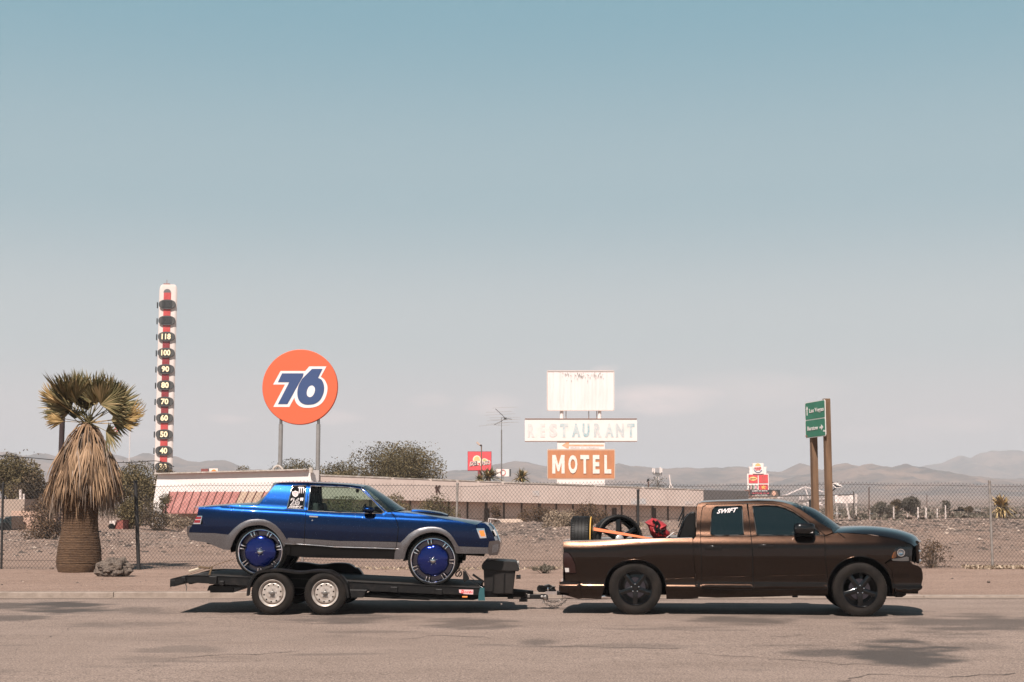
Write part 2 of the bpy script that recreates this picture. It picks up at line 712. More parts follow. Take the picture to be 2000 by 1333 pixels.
def profile(tab, taper):
 """smooth half width over height, times a plan taper over length"""
 zs = np.arange(-0.2, 2.4, 0.004)
 ws = np.interp(zs, [a for a, b in tab], [b for a, b in tab])
 k = np.exp(-0.5 * (np.arange(-12, 13) * 0.004 / 0.014) ** 2)
 k /= k.sum()
 ws = np.convolve(np.pad(ws, 12, mode='edge'), k, mode='valid')
 xs = np.arange(-4, 4, 0.01)
 tx = np.interp(xs, [a for a, b in taper], [b for a, b in taper])
 k = np.exp(-0.5 * (np.arange(-25, 26) * 0.01 / 0.07) ** 2)
 k /= k.sum()
 tx = np.convolve(np.pad(tx, 25, mode='edge'), k, mode='valid')

 def w(x, z):
  return np.interp(z, zs, ws) * np.interp(x, xs, tx)
 return w


def resample(pts, sp, closed=True):
 out = []
 n = len(pts)
 for i in range(n if closed else n - 1):
  a, b = np.array(pts[i]), np.array(pts[(i + 1) % n])
  k = max(1, int(math.ceil(np.linalg.norm(b - a) / sp)))
  for j in range(k):
   out.append(tuple(a + (b - a) * j / k))
 if not closed:
  out.append(tuple(pts[-1]))
 return out


def inside(poly, q):
 poly = np.array(poly)
 q = np.array(q)
 x, y = q[:, 0], q[:, 1]
 c = np.zeros(len(q), bool)
 n = len(poly)
 for i in range(n):
  x1, y1 = poly[i]
  x2, y2 = poly[(i + 1) % n]
  cond = (y1 > y) != (y2 > y)
  if y1 == y2:
   continue
  c ^= cond & (x < (x2 - x1) * (y - y1) / (y2 - y1) + x1)
 return c


def sarea(p):
 return 0.5 * sum(p[i][0] * p[(i + 1) % len(p)][1] - p[(i + 1) % len(p)][0] * p[i][1] for i in range(len(p)))


def fill2(outline, holes=(), sp=0.045):
 """dense triangulation of a 2-D outline with holes -> verts, tris, loops (index lists)"""
 loops = [resample(outline, sp)]
 if sarea(loops[0]) < 0:
  loops[0] = loops[0][::-1]
 for h in holes:
  l = resample(h, sp)
  if sarea(l) > 0:
   l = l[::-1]
  loops.append(l)
 vs, ed, idx = [], [], []
 for l in loops:
  n0 = len(vs)
  vs += l
  ed += [(n0 + i, n0 + (i + 1) % len(l)) for i in range(len(l))]
  idx.append(list(range(n0, n0 + len(l))))
 b = np.array(vs)
 lo, hi = b.min(0), b.max(0)
 gx, gy = np.meshgrid(np.arange(lo[0] + sp / 2, hi[0], sp), np.arange(lo[1] + sp / 2, hi[1], sp))
 q = np.stack([gx.ravel(), gy.ravel()], 1)
 if len(q):
  ok = inside(loops[0], q)
  for l in loops[1:]:
   ok &= ~inside(l, q)
  q = q[ok]
 if len(q):
  d = np.sqrt(((q[:, None, :] - b[None, :, :]) ** 2).sum(2)).min(1)
  q = q[d > sp * 0.55]
 allv = [Vector(p) for p in vs] + [Vector(p) for p in q]
 res = delaunay_2d_cdt(allv, ed, [], 0, 1e-6)
 ov, of, orig = res[0], res[2], res[3]
 V = np.array([v[:] for v in ov])
 T = [tuple(f) for f in of if len(f) == 3]
 c = np.array([V[list(t)].mean(0) for t in T])
 ok = inside(loops[0], c)
 for l in loops[1:]:
  ok &= ~inside(l, c)
 T = [t for t, k in zip(T, ok) if k]
 T = [t if (V[t[1]][0] - V[t[0]][0]) * (V[t[2]][1] - V[t[0]][1]) - (V[t[2]][0] - V[t[0]][0]) * (V[t[1]][1] - V[t[0]][1]) > 0 else t[::-1] for t in T]
 T = [t for t in T if abs((V[t[1]][0] - V[t[0]][0]) * (V[t[2]][1] - V[t[0]][1]) - (V[t[2]][0] - V[t[0]][0]) * (V[t[1]][1] - V[t[0]][1])) > 2e-6]
 mp = {}
 for k, lst in enumerate(orig):
  for i in lst:
   mp[i] = k
 lp = [[mp.get(i, i) for i in l] for l in idx]
 return V, T, lp


def panel(name, outline, w, fr, material, holes=(), off=0.0, sp=0.05, rim=0.03, both=True, px=True, parent=None, flat_normals=False):
 parent = parent or fr.root
 wf = w if callable(w) else (lambda x, z: w)
 if px:
  outline = [fr.tr(p, w) for p in outline]
  holes = [[fr.tr(p, w) for p in h] for h in holes]
 V, T, loops = fill2(outline, holes, sp)
 x, z = V[:, 0], V[:, 1]
 W = np.array(wf(x, z), float) * np.ones(len(x)) + off
 e = 0.006
 wx = (wf(x + e, z) - wf(x - e, z)) / (2 * e) * np.ones(len(x))
 wz = (wf(x, z + e) - wf(x, z - e)) / (2 * e) * np.ones(len(x))
 Nn = -np.stack([wx, np.ones(len(x)), wz], 1)
 Nn /= np.linalg.norm(Nn, axis=1)[:, None]
 v = [tuple(p) for p in np.stack([x, -W, z], 1)]
 f = list(T)
 ln = [tuple(Nn[i]) for t in T for i in t]
 for l in loops:
  n = len(l)
  if rim <= 0:
   continue
  top = len(v)
  v += [(x[i], -W[i], z[i]) for i in l]
  base = len(v)
  v += [(x[i], -W[i] + rim, z[i]) for i in l]
  for k in range(n):
   k2 = (k + 1) % n
   a, b_ = l[k], l[k2]
   f.append((top + k2, top + k, base + k, base + k2))
   ex, ez = x[b_] - x[a], z[b_] - z[a]
   q = math.hypot(ex, ez) or 1
   nn = (ez / q, 0.0, -ex / q)
   ln += [nn] * 4
 outs = []
 for side in ((1, -1) if both else (1,)):
  me = bpy.data.meshes.new(name)
  if side == 1:
   me.from_pydata(v, [], f)
   nl = ln
  else:
   me.from_pydata([(a, -b_, c) for a, b_, c in v], [], [t[::-1] for t in f])
   nl = []
   k = 0
   for t in f:
    seg = ln[k:k + len(t)][::-1]
    nl += [(a, -b_, c) for a, b_, c in seg]
    k += len(t)
  me.materials.append(material)
  me.shade_smooth()
  if len(me.loops) == len(nl):
   me.normals_split_custom_set(nl)
  me.update()
  o = link(name, me)
  o.parent = parent
  outs.append(o)
 return outs


def resample_n(pts, n):
 pts = np.array(pts, float)
 d = np.r_[0, np.cumsum(np.linalg.norm(np.diff(pts, axis=0), axis=1))]
 t = np.linspace(0, d[-1], n)
 return np.stack([np.interp(t, d, pts[:, k]) for k in range(pts.shape[1])], 1)


def loft(name, E, C, material, parent, nu=28, nv=18, p=2.4, xp=2.0, smooth_pts=True, thick=0.0):
 """E: edge points (x, y<0, z); C: centre points (x, z); mirrored about y = 0"""
 if smooth_pts:
  E, C = bezier(E, 6), bezier(C, 6)
 E, C = resample_n(E, nu), resample_n(C, nu)
 rows = []
 for i in range(nu):
  row = []
  for j in range(nv + 1):
   v = -1 + 2 * j / nv
   s = abs(v)
   xx = C[i, 0] + (E[i, 0] - C[i, 0]) * s ** xp
   zz = C[i, 1] + (E[i, 2] - C[i, 1]) * s ** p
   row.append((xx, -E[i, 1] * v, zz))
  rows.append(row)
 mb = MB()
 mb.grid(rows)
 o = mb.build(name, material, parent, smooth=180, local=True)
 nz = sum(pp.normal.z for pp in o.data.polygons)
 if nz < 0:
  o.data.flip_normals()
 if thick:
  s = o.modifiers.new('s', 'SOLIDIFY')
  s.thickness = thick
  s.offset = -1
 return o


def side_tube(name, pts, w, fr, r, material, off=0.0, closed=False, seg=6, both=True, parent=None, px=True):
 parent = parent or fr.root
 wf = w if callable(w) else (lambda x, z: w)
 q = [fr.tr(p, w) for p in pts] if px else pts
 q = resample(q, 0.05, closed=closed)
 outs = []
 for s in ((-1, 1) if both else (-1,)):
  mb = MB()
  pp = [(x, s * (float(wf(x, z)) + off), z) for x, z in q]
  if closed:
   pp.append(pp[0])
  mb.tube(pp, r, seg)
  outs.append(mb.build(name, material, parent, smooth=60, local=True))
 return outs


def tyre(parent, Rad, wd, rim_r, material, name='tyre', c=(0, 0, 0), seg=72):
 """axis y, outer face towards -y"""
 h = wd / 2
 sh = min(0.035, (Rad - rim_r) * 0.45)
 prof = []
 def sw(s):
  return [(rim_r - 0.004, s * (h - 0.035)), (rim_r + 0.008, s * (h - 0.012)), (rim_r + (Rad - rim_r) * 0.35, s * (h + 0.002)),
    (rim_r + (Rad - rim_r) * 0.55, s * (h + 0.003)), (Rad - sh * 0.9, s * (h - 0.006)), (Rad - sh * 0.35, s * (h - 0.018)), (Rad - 0.006, s * (h - 0.034))]
 prof += sw(-1)
 ng = 4
 g0 = -(h - 0.045)
 for i in range(ng):
  yc = g0 + (i + 0.5) * (2 * -g0) / ng
  gw = 0.0045
  prof += [(Rad, yc - gw - 0.003), (Rad - 0.008, yc - gw), (Rad - 0.008, yc + gw), (Rad, yc + gw + 0.003)]
 prof += sw(1)[::-1]
 mb = MB()
 mb.lathe(prof, c, 'y', seg)
 n = 56
 for k in range(n):
  a = 2 * math.pi * k / n
  for s in (-1, 1):
   rr = Rad - 0.0085
   ctr = Vector(c) + Vector((math.cos(a) * rr, s * (h - 0.046), math.sin(a) * rr))
   Mx = Matrix(((-math.sin(a), 0, math.cos(a)), (0, 1, 0), (math.cos(a), 0, math.sin(a)))).transposed()
   mb.box(ctr, (2 * math.pi * Rad / n * 0.55, 0.05, 0.014), Mx)
 return mb.build(name, material, parent, smooth=35, local=True)


def rot_y(v, a):
 v = Vector(v)
 return Vector((v.x * math.cos(a) - v.z * math.sin(a), v.y, v.x * math.sin(a) + v.z * math.cos(a)))


def spoke_block(mb, a, r0, r1, w0, w1, y0, y1, th):
 """spoke from hub radius r0 (face at y0) to rim radius r1 (face at y1), crowned"""
 pts = []
 for (r, w, y) in ((r0, w0, y0), ((r0 + r1) / 2, (w0 + w1) / 2 * .92, (y0 + y1) / 2 - 0.008), (r1, w1, y1)):
  pts.append([(r, y + th, -w / 2), (r, y + 0.012, -w / 2), (r, y, -w / 4), (r, y, w / 4), (r, y + 0.012, w / 2), (r, y + th, w / 2)])
 g = [[rot_y(p, a) for p in row] for row in pts]
 mb.grid(g)


# ================================================================== GROUND
def proj(x, y, z):
 """world -> photo pixel (numpy)"""
 dz = z - CAM_H
 zc = y * CP + dz * SP
 yc = -y * SP + dz * CP
 zc = np.maximum(zc, 0.01)
 return 1000 + F * x / zc, 666.5 - F * yc / zc


def noise_grid(x, y, sx, sy, seed=0, octv=3):
 """cheap value noise for painting attributes"""
 out = np.zeros_like(x)
 amp, tot = 1.0, 0.0
 r_ = np.random.default_rng(seed)
 for o_ in range(octv):
  tab = r_.random((256, 256))
  u, v = x * sx * 2 ** o_ + 17.3 * o_, y * sy * 2 ** o_ + 9.1 * o_
  iu, iv = np.floor(u).astype(int), np.floor(v).astype(int)
  fu, fv = u - iu, v - iv
  fu, fv = fu * fu * (3 - 2 * fu), fv * fv * (3 - 2 * fv)
  g = lambda a, b: tab[a % 256, b % 256]
  out += amp * ((g(iu, iv) * (1 - fu) + g(iu + 1, iv) * fu) * (1 - fv) + (g(iu, iv + 1) * (1 - fu) + g(iu + 1, iv + 1) * fu) * fv)
  tot += amp
  amp *= 0.55
 return out / tot


def sheet(name, xs2d, ys2d, zs2d, material, attrs=None):
 h, w_ = xs2d.shape
 v = np.stack([xs2d.ravel(), ys2d.ravel(), zs2d.ravel()], 1)
 me = bpy.data.meshes.new(name)
 i = np.arange(h * w_).reshape(h, w_)
 q = np.stack([i[:-1, :-1].ravel(), i[:-1, 1:].ravel(), i[1:, 1:].ravel(), i[1:, :-1].ravel()], 1)
 me.vertices.add(len(v))
 me.vertices.foreach_set('co', v.ravel())
 me.loops.add(q.size)
 me.loops.foreach_set('vertex_index', q.ravel())
 me.polygons.add(len(q))
 me.polygons.foreach_set('loop_start', np.arange(len(q)) * 4)
 me.polygons.foreach_set('loop_total', np.full(len(q), 4))
 me.update(calc_edges=True)
 for k, a in (attrs or {}).items():
  at = me.attributes.new(k, 'FLOAT', 'POINT')
  at.data.foreach_set('value', a.ravel().astype(np.float32))
 me.materials.append(material)
 me.shade_smooth()
 o = link(name, me)
 return o


def ground_mat(name, c_lo, c_hi, c_dark, speck, spscale, attr=None, attr_col=None, bump=0.4, gravel=False):
 m = bpy.data.materials.new(name)
 m.use_nodes = True
 nt = m.node_tree
 N, L = nt.nodes, nt.links
 b = N['Principled BSDF']
 b.inputs['Roughness'].default_value = 0.92
 b.inputs['Specular IOR Level'].default_value = 0.25
 tc = N.new('ShaderNodeTexCoord')

 def nz(scale, detail=6, rough=.6, sx=(1, 1, 1)):
  mp = N.new('ShaderNodeMapping')
  mp.inputs['Scale'].default_value = sx
  L.new(tc.outputs['Object'], mp.inputs[0])
  n = N.new('ShaderNodeTexNoise')
  n.inputs['Scale'].default_value = scale
  n.inputs['Detail'].default_value = detail
  n.inputs['Roughness'].default_value = rough
  L.new(mp.outputs[0], n.inputs[0])
  return n.outputs[0]

 def rng_(v, a, b_, t0=0., t1=1.):
  r_ = N.new('ShaderNodeMapRange')
  r_.inputs['From Min'].default_value = a
  r_.inputs['From Max'].default_value = b_
  r_.inputs['To Min'].default_value = t0
  r_.inputs['To Max'].default_value = t1
  L.new(v, r_.inputs[0])
  return r_.outputs[0]

 def mix(f, a, b_):
  x = N.new('ShaderNodeMix')
  x.data_type = 'RGBA'
  if isinstance(f, float):
   x.inputs['Factor'].default_value = f
  else:
   L.new(f, x.inputs['Factor'])
  for s_, v in (('A', a), ('B', b_)):
   if isinstance(v, tuple):
    x.inputs[s_].default_value = (*v, 1)
   else:
    L.new(v, x.inputs[s_])
  return x.outputs['Result']

 def mul(a, b_):
  x = N.new('ShaderNodeMath')
  x.operation = 'MULTIPLY'
  for i_, v in enumerate((a, b_)):
   if isinstance(v, float):
    x.inputs[i_].default_value = v
   else:
    L.new(v, x.inputs[i_])
  return x.outputs[0]
 big = rng_(nz(.35, 8, .6, (1, 2.2, 1)), .35, .65)
 col = mix(big, c_lo, c_hi)
 mid = rng_(nz(5.0, 6, .7), .52, .72)
 col = mix(mul(mid, .5), col, c_dark)
 sp1 = rng_(nz(spscale, 3, .75), .49, .60)
 col = mix(mul(sp1, speck), col, c_dark)
 sp2 = rng_(nz(spscale * 1.37, 3, .75, (1.1, 1, 1)), .54, .64)
 col = mix(mul(sp2, speck * .8), col, tuple(min(1, c * 1.6 + .04) for c in c_hi))
 h = nz(spscale * .8, 5, .7)
 if gravel:
  at = N.new('ShaderNodeAttribute')
  at.attribute_name = 'gravel'
  vo = N.new('ShaderNodeTexVoronoi')
  vo.inputs['Scale'].default_value = 7.0
  L.new(tc.outputs['Object'], vo.inputs['Vector'])
  sc_ = N.new('ShaderNodeSeparateColor')
  L.new(vo.outputs['Color'], sc_.inputs[0])
  gcol = mix(rng_(sc_.outputs[0], .35, .9), (0.045, 0.034, 0.029), (0.27, 0.20, 0.165))
  gcol = mix(rng_(sc_.outputs[1], .9, .97), gcol, (0.42, 0.33, 0.28))
  patch = rng_(nz(.55, 5, .65, (1, .5, 1)), .40, .60)
  f = mul(at.outputs['Fac'], patch)
  f = mul(f, .92)
  col = mix(f, col, gcol)
  a2 = N.new('ShaderNodeAttribute')
  a2.attribute_name = 'scrub'
  s1 = rng_(nz(.14, 4, .7, (1, .30, 1)), .50, .60)
  col = mix(mul(mul(s1, a2.outputs['Fac']), .75), col, (0.085, 0.072, 0.055))
 if attr:
  at = N.new('ShaderNodeAttribute')
  at.attribute_name = attr
  col = mix(at.outputs['Fac'], col, attr_col)
  rr_ = rng_(at.outputs['Fac'], 0, 1, .92, .72)
  L.new(rr_, b.inputs['Roughness'])
 L.new(col, b.inputs['Base Color'])
 bp = N.new('ShaderNodeBump')
 bp.inputs['Strength'].default_value = bump
 bp.inputs['Distance'].default_value = 0.02
 L.new(h, bp.inputs['Height'])
 L.new(bp.outputs[0], b.inputs['Normal'])
 return m


def build_ground():
 xs = np.r_[np.linspace(-400, -18, 24), np.arange(-17, 17, .11), np.linspace(18, 400, 24)]
 ys = np.r_[np.linspace(-150, 10, 14), np.arange(11, KERB_Y0 + .3, .10), [KERB_Y0 + .45]]
 X, Y = np.meshgrid(xs, ys)
 Z = 0.006 * np.sin(X * .35) * np.sin(Y * .6)
 Z = Z * (np.abs(X) < 30) - 0.004
 px, py = proj(X, Y, Z)
 st = np.zeros_like(X)
 n1 = noise_grid(X, Y, 1.6, 2.2, 3, 4)
 n2 = noise_grid(X, Y, .5, 2.0, 5, 4)
 for (cx, cy, rx, ry, s) in [(125, 1187, 75, 11, .85), (30, 1184, 60, 7, .6), (25, 1207, 60, 6, .55), (270, 1192, 50, 6, .35), (200, 1221, 40, 4, .3),
        (665, 1207, 110, 9, .55), (920, 1218, 75, 10, .5), (1460, 1212, 90, 7, .6), (1600, 1204, 120, 6, .4), (1890, 1220, 170, 15, .55),
        (1770, 1277, 95, 22, .85), (1610, 1274, 70, 8, .6), (1790, 1300, 30, 7, .6), (1050, 1254, 30, 5, .45), (1240, 1262, 90, 5, .3), (380, 1268, 60, 6, .3),
        (1500, 1195, 260, 6, .35), (600, 1196, 260, 5, .3), (1900, 1262, 60, 7, .25)]:
  d = ((px - cx) / rx) ** 2 + ((py - cy) / ry) ** 2
  st = np.maximum(st, s * np.clip(1.35 - d * .8 + (n1 - .5) * 3.4, 0, 1) * (d < 3.2))
 st = np.maximum(st, np.clip((n2 - .66) * 4, 0, .30) * (Y > 12))
 st = np.clip(st * 1.15, 0, .88)
 road = sheet('road', X, Y, Z, ground_mat('sun bleached asphalt', (0.218, 0.163, 0.134), (0.282, 0.214, 0.178), (0.085, 0.065, 0.055), .85, 36.0,
            'stain', (0.052, 0.044, 0.040), bump=.5), {'stain': st})
 road['kind'] = 'structure'
 ys = [KERB_Y1 - .02]
 while ys[-1] < 5700:
  y = ys[-1]
  ys.append(y + (.22 if y < 44 else .45 if y < 90 else y * .02))
 ys = np.array(ys)
 s = np.r_[np.linspace(-2.2, -.43, 40), np.linspace(-.415, .415, 190), np.linspace(.43, 2.2, 40)]
 S, Yg = np.meshgrid(s, ys)
 Xg = S * (Yg + 22)
 Zg = hgt(Xg, Yg)
 rough = noise_grid(Xg, Yg, .9, .9, 8, 4) - .5
 Zg = Zg + rough * .05 * sstep(KERB_Y1 + 1.5, 34, Yg) + rough * .10 * sstep(39, 46, Yg) * (1 - sstep(100, 140, Yg))
 Zg = Zg + (noise_grid(Xg, Yg, .004, .003, 9, 3) - .5) * 5 * sstep(300, 1500, Yg)
 px, py = proj(Xg, Yg, Zg)
 gr = sstep(48, 58, Yg) * (1 - sstep(71, 84, Yg)) * .95 + .35 * sstep(38, 46, Yg) * (1 - sstep(71, 84, Yg))
 gr = np.clip(gr, 0, 1) * (.55 + .45 * sstep(-14, 0, Xg))
 scr = sstep(110, 260, Yg)
 dirt = sheet('dirt_ground', Xg, Yg, Zg, ground_mat('desert dirt', (0.232, 0.156, 0.120), (0.295, 0.205, 0.162), (0.10, 0.066, 0.050), .75, 24.0, gravel=True, bump=.7),
     {'gravel': gr, 'scrub': scr})
 dirt['kind'] = 'structure'
 kb = thing('kerb', 'pale concrete kerb of long cast blocks between road and dirt', 'kerb', (0, KERB_Y0, 0))
 del kb['label'], kb['category']
 kb['kind'] = 'structure'
 km = mat('kerb concrete', (0.31, 0.25, 0.21), .9, col2=(0.21, 0.165, 0.135), nscale=4, bump=.4, bscale=50)
 jx = G(197, 1165, .08).x
 Lk = 3.05
 for k in range(-8, 14):
  x0 = jx + k * Lk
  zt = .10 - .062 * float(sstep(3, 7, x0 + 1.5))
  m_ = MB()
  a, b_ = x0 + .006, x0 + Lk - .006
  prof = [(KERB_Y0, -.1), (KERB_Y0 + .012, zt - .012), (KERB_Y0 + .03, zt), (KERB_Y1, zt), (KERB_Y1, -.1)]
  m_.prism([Vector((a, y, z)) for y, z in prof], (b_ - a, 0, 0))
  m_.build('kerb_block', km, kb)
 m_ = MB()
 for k in range(-8, 14):
  x0 = jx + k * Lk
  m_.grid([[(x0 + .01, KERB_Y0 - .30, .004), (x0 + Lk - .01, KERB_Y0 - .30, .004)], [(x0 + .01, KERB_Y0 + .002, .006), (x0 + Lk - .01, KERB_Y0 + .002, .006)]])
 g_ = m_.build('gutter', mat('dusty gutter', (0.27, 0.205, 0.165), .95, col2=(0.22, 0.165, 0.13), nscale=3), None)
 g_['kind'] = 'structure'
 cm = mat('dark crack strip', (0.045, 0.036, 0.032), .9)  # even dark colour for the thin crack strips
 rr = random.Random(11)
 m_ = MB()
 lines = [[(255, 1318), (300, 1298), (350, 1285), (420, 1280), (500, 1277), (600, 1270)], [(0, 1278), (60, 1262), (110, 1240), (150, 1222)],
    [(460, 1205), (520, 1213), (610, 1218), (690, 1216)], [(1350, 1275), (1450, 1282), (1550, 1288), (1640, 1296), (1760, 1300)], [(1510, 1243), (1570, 1238)],
    [(1055, 1262), (1150, 1262), (1330, 1266)], [(1640, 1333), (1700, 1318), (1840, 1322), (1990, 1316)], [(780, 1250), (850, 1240), (960, 1246)], [(30, 1215), (80, 1208), (130, 1209)]]
 for ln in lines:
  pts = resample([tuple(G(x, y, .004)[:2]) for x, y in ln], .18, closed=False)
  row = []
  for i, (x, y) in enumerate(pts):
   wv = rr.uniform(.004, .016)
   dx, dy = rr.uniform(-.05, .05), rr.uniform(-.10, .10)
   zz = 0.006 * math.sin(x * .35) * math.sin(y * .6) + .002
   row.append([(x + dx, y + dy - wv, zz), (x + dx, y + dy + wv, zz)])
  m_.grid(row)
 c_ = m_.build('road_crack', cm, None, kind='structure')
 # ---- haze
 hz = MB()
 hz.box((0, 2900, 95.0), (26400, 6300, 194))
 m = bpy.data.materials.new('haze')
 m.use_nodes = True
 nt = m.node_tree
 nt.nodes.clear()
 o_ = nt.nodes.new('ShaderNodeOutputMaterial')
 v = nt.nodes.new('ShaderNodeVolumePrincipled')
 v.inputs['Color'].default_value = (0.90, 0.925, 0.98, 1)
 v.inputs['Density'].default_value = HAZE
 v.inputs['Anisotropy'].default_value = 0.0
 nt.links.new(v.outputs[0], o_.inputs['Volume'])
 h_ = hz.build('haze', m, None)
 h_['kind'] = 'stuff'
 h_['label'] = 'pale dusty desert haze'


HAZE = 2.6e-4
build_ground()
# ================================================================== MOUNTAINS
def ridge(name, pts, Y, depth, seed, material, base_z=0.0, amp=.34):
 xs = np.arange(pts[0][0], pts[-1][0], 3.0)
 ys = np.interp(xs, [p[0] for p in pts], [p[1] for p in pts])
 fine = (noise_grid(xs[None, :], xs[None, :] * 0, .045, 1, seed, 5)[0] - .5) * 7
 ys = ys + fine
 X0 = (xs - 1000) / F * Y * 1.006
 H = CAM_H + (985 - ys) / F * Y * 1.0
 nt_ = 34
 t = np.linspace(0, 1, nt_)
 Xg = np.tile(X0, (nt_, 1))
 Yg = np.tile((Y - depth * (1 - t) ** 1.0)[:, None], (1, len(xs)))
 rn = np.abs(noise_grid(Xg, Yg, 1 / (Y * .022), 1 / (Y * .09), seed + 1, 4) - .5) * 2
 sp = noise_grid(Xg, Yg, 1 / (Y * .06), 1 / (Y * .05), seed + 2, 3)
 tt = t[:, None]
 prof = tt ** 1.5
 Z = base_z + (H[None, :] - base_z) * prof * (1 - amp * 3.0 * rn * (1 - tt) * tt * 4 * .6) + (sp - .5) * H.max() * .35 * tt * (1 - tt) * 4 * .5
 Xb = np.tile(X0, (3, 1))
 Yb = Y + depth * np.array([.12, .4, .9])[:, None] + Xb * 0
 Zb = base_z + (H[None, :] - base_z) * np.array([.86, .45, -.05])[:, None]
 o = sheet(name, np.vstack([Xg, Xb]), np.vstack([Yg, Yb]), np.vstack([Z, Zb]), material)
 o['kind'] = 'structure'
 return o


rock = mat('desert mountain rock', (0.21, 0.135, 0.100), .95, col2=(0.075, 0.055, 0.045), nscale=.012, detail=10, lo=.4, hi=.6)
ridge('hills', [(-420, 905), (-200, 892), (-60, 886), (0, 884), (25, 884), (48, 892), (80, 887), (105, 890), (130, 896), (165, 904), (200, 899), (222, 886), (236, 892), (262, 898), (285, 884), (300, 887),
    (345, 892), (372, 901), (395, 904), (425, 899), (445, 900), (470, 910), (500, 918), (620, 926), (760, 930), (880, 922), (930, 916), (975, 906), (1005, 903), (1035, 906), (1062, 912),
    (1120, 917), (1205, 908), (1232, 912), (1300, 916), (1380, 915), (1440, 914), (1490, 921), (1520, 922), (1536, 916), (1546, 910), (1556, 905), (1566, 907), (1580, 914), (1600, 921), (1640, 924), (1760, 930), (1860, 934), (2100, 938), (2500, 940)],
  2900, 1200, 21, rock, base_z=8)
ridge('hills', [(1480, 950), (1560, 930), (1600, 920), (1625, 911), (1650, 907), (1672, 911), (1698, 909), (1735, 915), (1764, 907), (1790, 913), (1826, 921), (1855, 927), (1913, 933), (1960, 938), (2050, 944), (2200, 950), (2400, 955)],
  2450, 900, 33, rock, base_z=8)
ridge('hills', [(1640, 940), (1720, 925), (1790, 914), (1838, 905), (1866, 893), (1890, 895), (1907, 886), (1950, 881), (1975, 880), (2000, 884), (2045, 890), (2150, 900), (2300, 915), (2400, 930)],
  4500, 1000, 44, rock, base_z=22)


